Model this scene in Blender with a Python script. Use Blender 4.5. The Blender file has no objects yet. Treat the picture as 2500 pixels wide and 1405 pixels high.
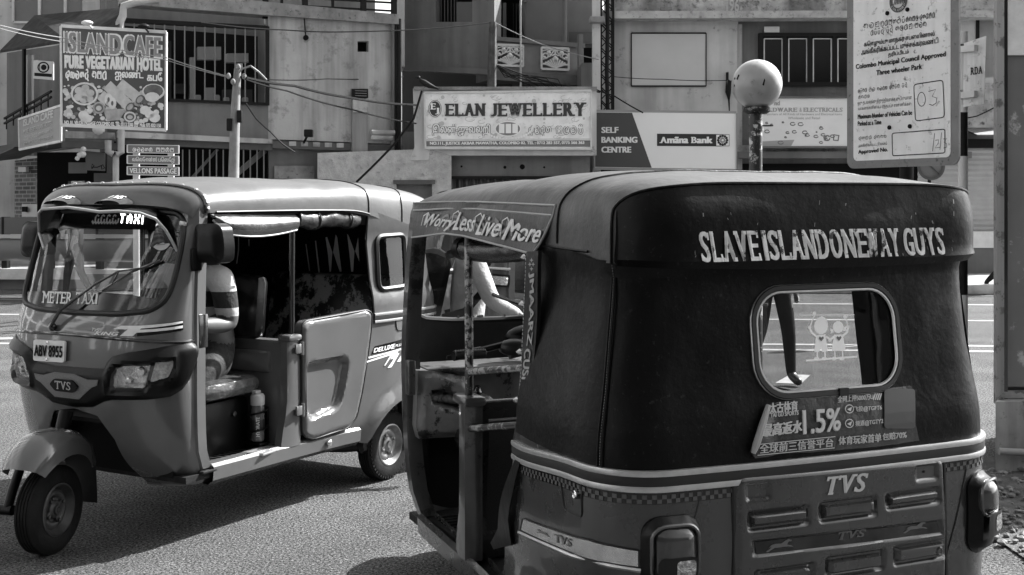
import bpy, bmesh, math, random
from mathutils import Vector, Matrix
from mathutils.noise import noise as pnoise
R = math.radians
rnd = random.Random(7)
sc = bpy.context.scene
COL = sc.collection

# ------------------------------------------------------------------ camera, sky, sun, exposure
FPX, HY, EYE = 2860.0, 490.0, 1.65          # focal length and horizon row in photo pixels, eye height in metres
cam = bpy.data.cameras.new("camera")
cam.sensor_width = 36.0
cam.lens = FPX / 2500.0 * 36.0
cam.shift_y = -(702.5 - HY) / 2500.0
cam.clip_start = 0.05
cam.clip_end = 800.0
cam_ob = bpy.data.objects.new("camera", cam)
cam_ob.location = (0, 0, EYE)
cam_ob.rotation_euler = (R(90), 0, 0)
COL.objects.link(cam_ob)
sc.camera = cam_ob

SUN_EL, SUN_DIR = R(41), Vector((0.85, 0.527))   # horizontal direction towards the sun
world = bpy.data.worlds.new("World")
sc.world = world
world.use_nodes = True
wn = world.node_tree
bg = wn.nodes["Background"]
sky = wn.nodes.new("ShaderNodeTexSky")
sky.sky_type = 'NISHITA'
sky.sun_disc = False
sky.sun_elevation = SUN_EL
sky.sun_rotation = math.atan2(SUN_DIR.x, SUN_DIR.y)
sky.dust_density = 3.0
bw = wn.nodes.new("ShaderNodeRGBToBW")           # the photograph is black and white
wn.links.new(sky.outputs[0], bw.inputs[0])
wn.links.new(bw.outputs[0], bg.inputs[0])
bg.inputs[1].default_value = 0.105
sun = bpy.data.lights.new("sun", 'SUN')
sun.energy = 4.0
sun.angle = R(0.53)
sun_ob = bpy.data.objects.new("sun", sun)
sun_ob.rotation_euler = Vector((-SUN_DIR.x * math.cos(SUN_EL), -SUN_DIR.y * math.cos(SUN_EL), -math.sin(SUN_EL))).to_track_quat('-Z', 'Y').to_euler()
sun_ob.location = (6, 8, 20)
COL.objects.link(sun_ob)
sc.view_settings.view_transform = 'Standard'
sc.view_settings.look = 'None'
sc.view_settings.gamma = 1.0
sc.view_settings.exposure = 1.95
sc.render.engine = 'CYCLES'
sc.cycles.max_bounces = 8
sc.cycles.transparent_max_bounces = 16

# ------------------------------------------------------------------ picture geometry helpers
def ray(px, py):
    return Vector(((px - 1250) / FPX, 1.0, (HY - py) / FPX))
def ground(px, py, z=0.0):
    d = ray(px, py)
    return Vector((0, 0, EYE)) + d * ((z - EYE) / d.z)
def at(px, py, Y):
    return Vector((0, 0, EYE)) + ray(px, py) * Y
def project(p):
    return (1250 + FPX * p.x / p.y, HY + FPX * (EYE - p.z) / p.y)

# ------------------------------------------------------------------ materials (all grey: a black and white photograph)
MATS = {}
def mat(name, c, rough=0.6, metal=0.0, spec=0.5, coat=0.0, var=0.0, vscale=6.0, streak=0.0, speck=0.0, speck_c=None,
        speck_scale=18.0, bump=0.0, bscale=60.0, worn=0.0, worn_c=0.3, worn_scale=9.0, rvar=0.0, sk=1.0):
    if name in MATS:
        return MATS[name]
    if spec == 0.5 and c < .05 and rough >= .5 and not metal: spec = .10      # matt dark things have next to no sheen
    m = bpy.data.materials.new(name)
    m.use_nodes = True
    nt = m.node_tree
    b = nt.nodes["Principled BSDF"]
    b.inputs["Roughness"].default_value = rough
    b.inputs["Metallic"].default_value = metal
    b.inputs["Specular IOR Level"].default_value = spec
    b.inputs["Coat Weight"].default_value = coat
    b.inputs["Coat Roughness"].default_value = 0.05
    tc = nt.nodes.new("ShaderNodeTexCoord")
    def noise(scale, detail=5.0, rgh=0.6, vec=None, sc3=None):
        n = nt.nodes.new("ShaderNodeTexNoise")
        n.inputs["Scale"].default_value = scale
        n.inputs["Detail"].default_value = detail
        n.inputs["Roughness"].default_value = rgh
        src = tc.outputs["Object"]
        if sc3:
            mp = nt.nodes.new("ShaderNodeMapping")
            mp.inputs["Scale"].default_value = sc3
            nt.links.new(src, mp.inputs[0])
            src = mp.outputs[0]
        nt.links.new(src, n.inputs["Vector"])
        return n.outputs["Fac"]
    def ramp(fac, lo, hi, a, bb):
        r = nt.nodes.new("ShaderNodeMapRange")
        r.inputs[1].default_value, r.inputs[2].default_value = lo, hi
        r.inputs[3].default_value, r.inputs[4].default_value = a, bb
        nt.links.new(fac, r.inputs[0])
        return r.outputs[0]
    def math_(op, a, bb):
        n = nt.nodes.new("ShaderNodeMath")
        n.operation = op
        for i, x in enumerate((a, bb)):
            if isinstance(x, (int, float)):
                n.inputs[i].default_value = x
            else:
                nt.links.new(x, n.inputs[i])
        return n.outputs[0]
    val = None
    if var:
        val = ramp(noise(vscale), 0.3, 0.7, c * (1 - var), c * (1 + var))
    if streak:
        s = ramp(noise(1.0, 4, 0.65, sc3=(9 * sk, 9 * sk, 0.7 * sk)), 0.42, 0.68, 1.0, 1.0 - streak)
        val = math_('MULTIPLY', val if val is not None else c, s)
        s = ramp(noise(1.0, 3, 0.6, sc3=(5 * sk, 5 * sk, 0.3 * sk)), 0.55, 0.72, 1.0, 1.0 + streak * 0.7)
        val = math_('MULTIPLY', val, s)
    def mixin(fac, other):
        nonlocal val
        n = nt.nodes.new("ShaderNodeMix")
        n.data_type = 'FLOAT'
        nt.links.new(fac, n.inputs[0])
        if val is None:
            n.inputs[2].default_value = c
        else:
            nt.links.new(val, n.inputs[2])
        n.inputs[3].default_value = other
        val = n.outputs[0]
    if speck:
        mixin(ramp(noise(speck_scale, 6, 0.7), 0.62 - 0.1 * speck, 0.70, 0, 1), speck_c if speck_c is not None else c * 0.25)
    if worn:
        mixin(ramp(noise(worn_scale, 9, 0.72), 0.56 - 0.12 * worn, 0.60 - 0.12 * worn, 0, 1), worn_c)
    if val is None:
        b.inputs["Base Color"].default_value = (c, c, c, 1)
    else:
        nt.links.new(val, b.inputs["Base Color"])
    if rvar:
        nt.links.new(ramp(noise(vscale * 1.7, 6), 0.3, 0.7, max(0.02, rough - rvar), rough + rvar), b.inputs["Roughness"])
    if bump:
        bn = nt.nodes.new("ShaderNodeBump")
        bn.inputs["Strength"].default_value = bump
        bn.inputs["Distance"].default_value = 0.02
        nt.links.new(noise(bscale, 6, 0.6), bn.inputs["Height"])
        nt.links.new(bn.outputs[0], b.inputs["Normal"])
    MATS[name] = m
    return m
def glass_mat(name, tint=0.9, strength=1.0, rough=0.02):
    if name in MATS:
        return MATS[name]
    m = bpy.data.materials.new(name)
    m.use_nodes = True
    nt = m.node_tree
    nt.nodes.clear()
    out = nt.nodes.new("ShaderNodeOutputMaterial")
    tr = nt.nodes.new("ShaderNodeBsdfTransparent")
    tr.inputs[0].default_value = (tint, tint, tint, 1)
    gl = nt.nodes.new("ShaderNodeBsdfGlossy")
    gl.inputs["Roughness"].default_value = rough
    ge = nt.nodes.new("ShaderNodeNewGeometry")
    dt = nt.nodes.new("ShaderNodeVectorMath"); dt.operation = 'DOT_PRODUCT'
    nt.links.new(ge.outputs["Normal"], dt.inputs[0]); nt.links.new(ge.outputs["Incoming"], dt.inputs[1])
    def m_(op, a, c):
        n = nt.nodes.new("ShaderNodeMath"); n.operation = op
        for k, x in enumerate((a, c)):
            if isinstance(x, (int, float)): n.inputs[k].default_value = x
            else: nt.links.new(x, n.inputs[k])
        return n.outputs[0]
    c_ = m_('ABSOLUTE', dt.outputs["Value"], 0.0)                 # Schlick reflectance, the same from both sides
    fr = m_('ADD', m_('MULTIPLY', m_('POWER', m_('SUBTRACT', 1.0, c_), 5.0), 0.96), 0.045)
    mu = nt.nodes.new("ShaderNodeMath")
    mu.operation = 'MULTIPLY'
    mu.use_clamp = True
    mu.inputs[1].default_value = strength
    mx = nt.nodes.new("ShaderNodeMixShader")
    nt.links.new(fr, mu.inputs[0])
    nt.links.new(mu.outputs[0], mx.inputs[0])
    nt.links.new(tr.outputs[0], mx.inputs[1])
    nt.links.new(gl.outputs[0], mx.inputs[2])
    nt.links.new(mx.outputs[0], out.inputs[0])
    MATS[name] = m
    return m
def emit_mat(name, s):
    if name in MATS:
        return MATS[name]
    m = mat(name, 0.8, 0.4)
    b = m.node_tree.nodes["Principled BSDF"]
    b.inputs["Emission Color"].default_value = (1, 1, 1, 1)
    b.inputs["Emission Strength"].default_value = s
    return m

# ------------------------------------------------------------------ objects
XF = {}
def tag(o, label=None, cat=None, group=None, kind=None):
    if label: o["label"] = label
    if cat: o["category"] = cat
    if group: o["group"] = group
    if kind: o["kind"] = kind
    return o
def thing(name, label, cat, loc=(0, 0, 0), rz=0.0, group=None):
    o = bpy.data.objects.new(name, None)
    o.empty_display_size = 0.2
    o.location = loc
    o.rotation_euler = (0, 0, rz)
    COL.objects.link(o)
    XF[o.name] = Matrix.Translation(Vector(loc)) @ Matrix.Rotation(rz, 4, 'Z')
    return tag(o, label, cat, group)
def xf(o):
    return XF.get(o.name, Matrix.Identity(4)) if o else Matrix.Identity(4)

def smooth(t):
    t = max(0.0, min(1.0, t))
    return t * t * (3 - 2 * t)
def tab(T, x):
    """smooth interpolation through a table of (x, y)"""
    if x <= T[0][0]: return T[0][1]
    if x >= T[-1][0]: return T[-1][1]
    for i in range(len(T) - 1):
        if T[i][0] <= x <= T[i + 1][0]:
            break
    x0, y0 = T[i]; x1, y1 = T[i + 1]
    def sl(k):
        if k == 0: return (T[1][1] - T[0][1]) / (T[1][0] - T[0][0])
        if k == len(T) - 1: return (T[-1][1] - T[-2][1]) / (T[-1][0] - T[-2][0])
        return (T[k + 1][1] - T[k - 1][1]) / (T[k + 1][0] - T[k - 1][0])
    h = x1 - x0
    t = (x - x0) / h
    m0, m1 = sl(i) * h, sl(i + 1) * h
    return (2*t**3 - 3*t*t + 1) * y0 + (t**3 - 2*t*t + t) * m0 + (-2*t**3 + 3*t*t) * y1 + (t**3 - t*t) * m1

class MB:
    """collects shapes into one mesh"""
    def __init__(self):
        self.bm = bmesh.new()
    def poly(self, pts, faces):
        vs = [self.bm.verts.new(p) for p in pts]
        for f in faces:
            try: self.bm.faces.new([vs[i] for i in f])
            except ValueError: pass
        return vs
    def box(self, c, s, rot=None, bev=0.0):
        hx, hy, hz = s[0] / 2, s[1] / 2, s[2] / 2
        M = Matrix.Translation(Vector(c))
        if rot is not None:
            M = M @ (rot if isinstance(rot, Matrix) else Matrix.Rotation(rot, 4, 'Z'))
        t = bmesh.new()
        r = bmesh.ops.create_cube(t, size=1.0)
        bmesh.ops.scale(t, vec=s, verts=t.verts)
        if bev:
            bmesh.ops.bevel(t, geom=t.edges[:], offset=min(bev, min(s) * 0.45), segments=2, affect='EDGES', profile=0.5)
        bmesh.ops.transform(t, matrix=M, verts=t.verts)
        self.add(t)
        return self
    def add(self, t):
        t.verts.ensure_lookup_table()
        mp = {}
        for v in t.verts:
            mp[v] = self.bm.verts.new(v.co)
        for f in t.faces:
            try: self.bm.faces.new([mp[v] for v in f.verts])
            except ValueError: pass
        t.free()
    def bar(self, p, q, w, h=None, up=(0, 0, 1), bev=0.0):
        p, q = Vector(p), Vector(q)
        h = h or w
        d = q - p
        L = d.length
        x = d.normalized()
        upv = Vector(up)
        if abs(x.dot(upv)) > 0.98: upv = Vector((0, 1, 0))
        y = upv.cross(x).normalized()
        z = x.cross(y)
        M = Matrix((x, y, z)).transposed().to_4x4()
        t = bmesh.new()
        bmesh.ops.create_cube(t, size=1.0)
        bmesh.ops.scale(t, vec=(L, w, h), verts=t.verts)
        if bev:
            bmesh.ops.bevel(t, geom=t.edges[:], offset=bev, segments=2, affect='EDGES', profile=0.5)
        bmesh.ops.transform(t, matrix=Matrix.Translation((p + q) / 2) @ M, verts=t.verts)
        self.add(t)
        return self
    def tube(self, pts, r, n=8, closed=False, flat=1.0):
        pts = [Vector(p) for p in pts]
        N = len(pts)
        rr = r if isinstance(r, (list, tuple)) else [r] * N
        rings = []
        prev = None
        for i, p in enumerate(pts):
            if closed:
                d = pts[(i + 1) % N] - pts[i - 1]
            else:
                d = pts[min(i + 1, N - 1)] - pts[max(i - 1, 0)]
            if d.length < 1e-9: d = Vector((0, 0, 1))
            d.normalize()
            if prev is None:
                a = Vector((0, 0, 1)) if abs(d.z) < 0.9 else Vector((1, 0, 0))
                s = a.cross(d).normalized()
            else:
                s = (prev - d * prev.dot(d))
                s = s.normalized() if s.length > 1e-6 else prev
            prev = s
            u = d.cross(s)
            rings.append([self.bm.verts.new(p + (s * math.cos(2*math.pi*k/n) + u * math.sin(2*math.pi*k/n) * flat) * rr[i]) for k in range(n)])
        for i in range(N if closed else N - 1):
            a, b = rings[i], rings[(i + 1) % N]
            for k in range(n):
                self.bm.faces.new((a[k], a[(k+1) % n], b[(k+1) % n], b[k]))
        if not closed:
            self.bm.faces.new(rings[0][::-1]); self.bm.faces.new(rings[-1])
        return self
    def lathe(self, prof, o=(0, 0, 0), axis=(0, 0, 1), n=24, caps=True):
        """prof: list of (radius, along axis)"""
        ax = Vector(axis).normalized()
        a = Vector((1, 0, 0)) if abs(ax.x) < 0.9 else Vector((0, 0, 1))
        s = a.cross(ax).normalized(); u = ax.cross(s)
        o = Vector(o)
        rings = []
        for r, h in prof:
            rings.append([self.bm.verts.new(o + ax * h + (s * math.cos(2*math.pi*k/n) + u * math.sin(2*math.pi*k/n)) * max(r, 1e-4)) for k in range(n)])
        for i in range(len(rings) - 1):
            for k in range(n):
                self.bm.faces.new((rings[i][k], rings[i][(k+1) % n], rings[i+1][(k+1) % n], rings[i+1][k]))
        if caps:
            self.bm.faces.new(rings[0][::-1]); self.bm.faces.new(rings[-1])
        return self
    def ball(self, c, r, seg=12, scale=(1, 1, 1), M=None):
        t = bmesh.new()
        bmesh.ops.create_uvsphere(t, u_segments=seg, v_segments=max(6, seg // 2 + 1), radius=r)
        bmesh.ops.scale(t, vec=scale, verts=t.verts)
        if M is not None: bmesh.ops.transform(t, matrix=M, verts=t.verts)
        bmesh.ops.translate(t, vec=c, verts=t.verts)
        self.add(t)
        return self
    def grid(self, f, us, vs, closed_u=False):
        g = [[self.bm.verts.new(f(u, v)) for v in vs] for u in us]
        nu = len(us)
        for i in range(nu if closed_u else nu - 1):
            for j in range(len(vs) - 1):
                try: self.bm.faces.new((g[i][j], g[(i+1) % nu][j], g[(i+1) % nu][j+1], g[i][j+1]))
                except ValueError: pass
        return self
    def build(self, name, m, parent=None, world=False, sm=40, normals=None):
        bm = self.bm
        if world and parent is not None:
            bmesh.ops.transform(bm, matrix=xf(parent).inverted(), verts=bm.verts)
        if sm:
            for f in bm.faces: f.smooth = True
            ca = math.cos(R(sm))
            for e in bm.edges:
                if len(e.link_faces) == 2:
                    a, b = e.link_faces
                    if a.normal.length and a.normal.dot(b.normal) < ca:
                        e.smooth = False
        me = bpy.data.meshes.new(name)
        bm.normal_update()
        if sm:
            for e in bm.edges:
                if len(e.link_faces) == 2:
                    e.smooth = e.link_faces[0].normal.dot(e.link_faces[1].normal) >= ca
        bm.to_mesh(me)
        bm.free()
        me.materials.append(m)
        o = bpy.data.objects.new(name, me)
        COL.objects.link(o)
        if parent is not None:
            o.parent = parent
        return o
    def recalc(self):
        bmesh.ops.recalc_face_normals(self.bm, faces=self.bm.faces)
        return self

class Surf:
    """a curved surface fn(u, v) in a thing's own frame M; details are laid on it with an offset along the normal"""
    def __init__(self, fn, M=None, sign=1.0, guess=(0, 0)):
        self.fn, self.M, self.sign, self.guess, self.step = fn, M or Matrix.Identity(4), sign, guess, .15
    def normal(self, u, v, e=1e-3):
        a = self.fn(u + e, v) - self.fn(u - e, v)
        b = self.fn(u, v + e) - self.fn(u, v - e)
        n = a.cross(b)
        return n.normalized() * self.sign if n.length > 1e-12 else Vector((0, 0, 1))
    def p(self, u, v, o=0.0):
        q = self.fn(u, v)
        return q + self.normal(u, v) * o if o else q
    def uv(self, px, py, g=None):
        u, v = g or self.guess
        e = 1e-4
        for _ in range(40):
            a = project(self.M @ self.fn(u, v))
            bu = project(self.M @ self.fn(u + e, v)); bv = project(self.M @ self.fn(u, v + e))
            j = ((bu[0]-a[0])/e, (bv[0]-a[0])/e, (bu[1]-a[1])/e, (bv[1]-a[1])/e)
            det = j[0]*j[3] - j[1]*j[2]
            if abs(det) < 1e-6: break
            rx, ry = px - a[0], py - a[1]
            du = (rx*j[3] - ry*j[1]) / det; dv = (j[0]*ry - j[2]*rx) / det
            k = min(1.0, self.step / max(abs(du), abs(dv), 1e-9))
            u += du * k; v += dv * k
            if abs(du) + abs(dv) < 1e-7: break
        return (u, v)
    def uvs(self, pts):
        return [self.uv(*p) for p in pts]
def plane(O, rx, up=(0, 0, 1), M=None):
    O, rx, up = Vector(O), Vector(rx).normalized(), Vector(up).normalized()
    S = Surf(lambda u, v: O + rx * u + up * v, M)
    S.step = 4.0
    return S
def facing(px, Y, yaw=0.0):
    """an upright plane through the point at depth Y in column px, turned by yaw (0 faces the camera)"""
    return plane((at(px, HY, Y).x, Y, 0), (math.cos(yaw), math.sin(yaw), 0))

def cutgrid(bm, su, sv):
    for ax, st in ((0, su), (1, sv)):
        if not st: continue
        lo = min(v.co[ax] for v in bm.verts); hi = max(v.co[ax] for v in bm.verts)
        k = math.floor(lo / st) + 1
        no = Vector((1, 0, 0)) if ax == 0 else Vector((0, 1, 0))
        while k * st < hi - 1e-6:
            bmesh.ops.bisect_plane(bm, geom=bm.verts[:] + bm.edges[:] + bm.faces[:], dist=1e-6, plane_co=no * (k * st), plane_no=no)
            k += 1
def fill2d(loops, su=None, sv=None):
    bm = bmesh.new()
    ed = []
    for lp in loops:
        vs = [bm.verts.new((p[0], p[1], 0)) for p in lp]
        ed += [bm.edges.new((vs[i], vs[(i+1) % len(vs)])) for i in range(len(vs))]
    bmesh.ops.triangle_fill(bm, use_beauty=True, use_dissolve=False, edges=ed, normal=(0, 0, 1))
    if su: cutgrid(bm, su, sv or su)
    return bm
def drape(bm, surf, off=0.0, thick=0.0, relief=None, mb=None):
    """map a flat mesh on a surface; thick closes its rim back towards the surface"""
    mb = mb or MB()
    mp = {}
    rim = {}
    for v in bm.verts:
        o = off + v.co.z + (relief(v.co.x, v.co.y) if relief else 0.0)
        mp[v] = mb.bm.verts.new(surf.p(v.co.x, v.co.y, o))
    for f in bm.faces:
        try: mb.bm.faces.new([mp[v] for v in f.verts])
        except ValueError: pass
    if thick:
        for e in bm.edges:
            if len(e.link_faces) == 1:
                q = []
                for v in e.verts:
                    if v not in rim:
                        rim[v] = mb.bm.verts.new(surf.p(v.co.x, v.co.y, off - thick))
                    q.append(rim[v])
                try: mb.bm.faces.new((mp[e.verts[0]], mp[e.verts[1]], q[1], q[0]))
                except ValueError: pass
    bm.free()
    return mb
def panel(surf, loops, name, m, parent, off=0.0, thick=0.0, su=None, sv=None, relief=None, world=False, sm=40):
    return drape(fill2d(loops, su, sv), surf, off, thick, relief).build(name, m, parent, world, sm)
def rrect(x0, y0, x1, y1, r, n=5):
    pts = []
    for cx, cy, a in ((x1 - r, y1 - r, 0), (x0 + r, y1 - r, 90), (x0 + r, y0 + r, 180), (x1 - r, y0 + r, 270)):
        for k in range(n + 1):
            t = R(a + 90 * k / n)
            pts.append((cx + r * math.cos(t), cy + r * math.sin(t)))
    return pts
def rounded(pts, r, n=4):
    """round the corners of a polygon"""
    out = []
    N = len(pts)
    P = [Vector((p[0], p[1])) for p in pts]
    for i in range(N):
        a, b, c = P[i-1], P[i], P[(i+1) % N]
        ra = min(r, (a-b).length * 0.45, (c-b).length * 0.45)
        p0 = b + (a-b).normalized() * ra; p1 = b + (c-b).normalized() * ra
        for k in range(n + 1):
            t = k / n
            q = p0 * (1-t)**2 + b * 2*t*(1-t) + p1 * t*t
            out.append((q.x, q.y))
    return out
def sd_rr(u, v, cx, cy, hw, hh, r):
    """signed distance to a rounded rectangle"""
    dx, dy = abs(u - cx) - hw + r, abs(v - cy) - hh + r
    return math.hypot(max(dx, 0), max(dy, 0)) + min(max(dx, dy), 0) - r
def sd_poly(u, v, P):
    d = 1e9; ins = False
    n = len(P)
    for i in range(n):
        ax, ay = P[i]; bx, by = P[(i+1) % n]
        ex, ey = bx-ax, by-ay
        t = max(0, min(1, ((u-ax)*ex + (v-ay)*ey) / (ex*ex+ey*ey+1e-12)))
        d = min(d, math.hypot(u-ax-ex*t, v-ay-ey*t))
        if (ay > v) != (by > v) and u < ax + (v-ay) * ex / (ey if ey else 1e-9): ins = not ins
    return -d if ins else d

# ------------------------------------------------------------------ lettering
_tc = {}
def glyphs(s, shear=0.0, space=1.0):
    """text as flat triangles, scaled to the unit box"""
    key = (s, shear, space)
    if key in _tc: return _tc[key]
    c = bpy.data.curves.new("lettering_curve", 'FONT')
    c.body = s
    c.shear = shear
    c.space_character = space
    c.resolution_u = 3
    o = bpy.data.objects.new("lettering_curve", c)
    COL.objects.link(o)
    dg = bpy.context.evaluated_depsgraph_get()
    me = bpy.data.meshes.new_from_object(o.evaluated_get(dg))
    vs = [tuple(v.co) for v in me.vertices]
    fs = [tuple(p.vertices) for p in me.polygons]
    bpy.data.objects.remove(o)
    bpy.data.meshes.remove(me)
    bpy.data.curves.remove(c)
    # islands get their own level so overlapping strokes never share a plane
    par = list(range(len(vs)))
    def find(a):
        while par[a] != a:
            par[a] = par[par[a]]; a = par[a]
        return a
    for f in fs:
        for i in f[1:]:
            par[find(i)] = find(f[0])
    ids = {}
    lev = [ids.setdefault(find(i), len(ids)) % 4 for i in range(len(vs))]
    x0 = min(v[0] for v in vs); x1 = max(v[0] for v in vs)
    y0 = min(v[1] for v in vs); y1 = max(v[1] for v in vs)
    vs = [((v[0]-x0)/(x1-x0), (v[1]-y0)/(y1-y0), l) for v, l in zip(vs, lev)]
    _tc[key] = (vs, fs)
    return _tc[key]
def bil(q, s, t):
    """bilinear in a quad given as bottom-left, bottom-right, top-right, top-left"""
    return (((q[0][0]*(1-s) + q[1][0]*s)*(1-t) + (q[3][0]*(1-s) + q[2][0]*s)*t),
            ((q[0][1]*(1-s) + q[1][1]*s)*(1-t) + (q[3][1]*(1-s) + q[2][1]*s)*t))
SERIF = {'T': ['b.5', 'l0.78', 'l1.78'], 'V': ['t.08', 't.92'], 'S': ['l1.72', 'l0.05'], 'E': ['b.12', 't.12', 'l1.76', 'l1.0'], 'L': ['b.14', 't.14', 'l1.0'],
         'A': ['b.06', 'b.94'], 'N': ['b.1', 't.1', 't.9'], 'J': ['t.72'], 'W': ['t.05', 't.5', 't.95'], 'R': ['t.12', 'b.12', 'b.95'],
         'Y': ['t.06', 't.94', 'b.5'], 'I': ['t.5', 'b.5'], 'M': ['b.06', 'b.94', 't.06', 't.94'], 'X': ['t.08', 't.92', 'b.08', 'b.92'],
         'D': ['t.12', 'b.12'], 'G': ['l1.7'], 'U': ['t.1', 't.9'], 'O': [], 'K': ['t.12', 'b.12', 't.9', 'b.9'], 'H': ['t.1', 'b.1', 't.9', 'b.9'],
         'P': ['t.12', 'b.12'], 'B': ['t.1', 'b.1'], 'C': ['l1.7']}
WID = {'I': 0.36, 'M': 1.25, 'W': 1.3, 'J': 0.6, ' ': 0.45, '1': 0.6, 'L': 0.85, 'E': 0.85, 'S': 0.8}
class Letters:
    """lettering collected into one mesh on one surface"""
    def __init__(self, surf, eps=0.0006):
        self.s, self.eps, self.mb, self.lv = surf, eps, MB(), 1
    def _emit(self, vs, fs, q, dx, dy, base, wave=None):
        out = []
        for x, y, l in vs:
            u, v = bil(q, x + dx, y + dy + (wave(x) if wave else 0))
            out.append(self.mb.bm.verts.new(self.s.p(u, v, base + l * self.eps * 0.22)))
        for f in fs:
            try: self.mb.bm.faces.new([out[i] for i in f])
            except ValueError: pass
    def text(self, s, q, px=True, bold=0.0, shear=0.0, off=0.001, space=1.0, mirror=False, wave=None):
        if px: q = [self.s.uv(*p) for p in q]
        if mirror: q = [q[1], q[0], q[3], q[2]]
        vs, fs = glyphs(s, shear, space)
        k = [(0, 0)]
        if bold:
            a = bold / max(1, len(s)) * 1.0
            b = bold * 0.32
            k = [(-a, -b), (a, -b), (-a, b), (a, b), (0, 0)]
        for i, (dx, dy) in enumerate(k):
            self._emit(vs, fs, q, dx, dy, off + i * self.eps, wave)
        return self
    def slab(self, s, q, px=True, bold=0.06, off=0.001, shear=0.0, ser=0.13, gap=0.14, wave=None):
        if px: q = [self.s.uv(*p) for p in q]
        w = [WID.get(ch, 1.0) for ch in s]
        tot = sum(w) + gap * (len(s) - 1)
        x = 0.0
        for ch, wi in zip(s, w):
            if ch != ' ':
                vs, fs = glyphs(ch)
                def cell(cx, cy):
                    return ((x + cx * wi) / tot + shear * (cy - 0.5) / tot, cy)
                lv = 0
                for dx in (-bold, 0.0, bold):
                    self._emit([cell(0.5 + (a - 0.5) * (1 - 2*bold) + dx, b) + (l,) for a, b, l in vs], fs, q, 0, 0, off + lv * self.eps, wave)
                    lv += 1
                for k in SERIF.get(ch, []):
                    if k[0] in 'bt':
                        cx = float(k[1:]); y0, y1 = (0, 0.12) if k[0] == 'b' else (0.88, 1.0)
                        r = [(cx - ser*1.5/max(.5,wi), y0), (cx + ser*1.5/max(.5,wi), y0), (cx + ser*1.5/max(.5,wi), y1), (cx - ser*1.5/max(.5,wi), y1)]
                    else:
                        cx = 0.06 if k[1] == '0' else 0.94
                        y0 = float('0' + k[2:]); y1 = y0 + 0.24
                        r = [(cx - 0.09, y0), (cx + 0.09, y0), (cx + 0.09, y1), (cx - 0.09, y1)]
                    self._emit([cell(*p) + (0,) for p in r], [(0, 1, 2, 3)], q, 0, 0, off + lv * self.eps, wave)
                    lv += 1
            x += wi + gap
        return self
    def stroke(self, pts, w, px=True, off=0.001, closed=False):
        """a painted line of width w (surface units)"""
        P = [Vector(self.s.uv(*p)) if px else Vector(p) for p in pts]
        N = len(P)
        L, Rr = [], []
        for i in range(N):
            d = (P[(i+1) % N] - P[i-1]) if closed else (P[min(i+1, N-1)] - P[max(i-1, 0)])
            d = d.normalized() if d.length > 1e-9 else Vector((1, 0))
            n = Vector((-d.y, d.x)) * (w / 2)
            L.append(self.mb.bm.verts.new(self.s.p(*(P[i] + n), off))); Rr.append(self.mb.bm.verts.new(self.s.p(*(P[i] - n), off)))
        for i in range(N if closed else N - 1):
            j = (i + 1) % N
            self.mb.bm.faces.new((L[i], Rr[i], Rr[j], L[j]))
        return self
    def shape(self, pts, px=True, off=0.001, su=None):
        P = [self.s.uv(*p) if px else p for p in pts]
        drape(fill2d([P], su), self.s, off, mb=self.mb)
        return self
    def sinhala(self, n, q, seed=0, w=0.13, off=0.001, px=True):
        """rounded Sinhala letter forms drawn as strokes; n is a string of form letters, space between words"""
        if px: q = [self.s.uv(*p) for p in q]
        hgt = math.dist(q[0], q[3])
        adv = [0.55 if c == ' ' else 1.0 for c in n]
        tot = sum(adv); x = 0.0
        for i, c in enumerate(n):
            if c != ' ':
                for st in SINH[c]:
                    pts = [bil(q, (x + 0.5 + (a - 0.5) * 0.84) / tot, b) for a, b in st]
                    self.stroke(pts, w * hgt, False, off + (i % 3) * self.eps * 0.4)
            x += adv[i]
        return self
    def build(self, name, m, parent, world=False):
        return self.mb.build(name, m, parent, world, sm=0)
def arc(cx, cy, rx, ry, a0, a1, n=9):
    return [(cx + rx * math.cos(R(a0 + (a1 - a0) * k / n)), cy + ry * math.sin(R(a0 + (a1 - a0) * k / n))) for k in range(n + 1)]
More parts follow.
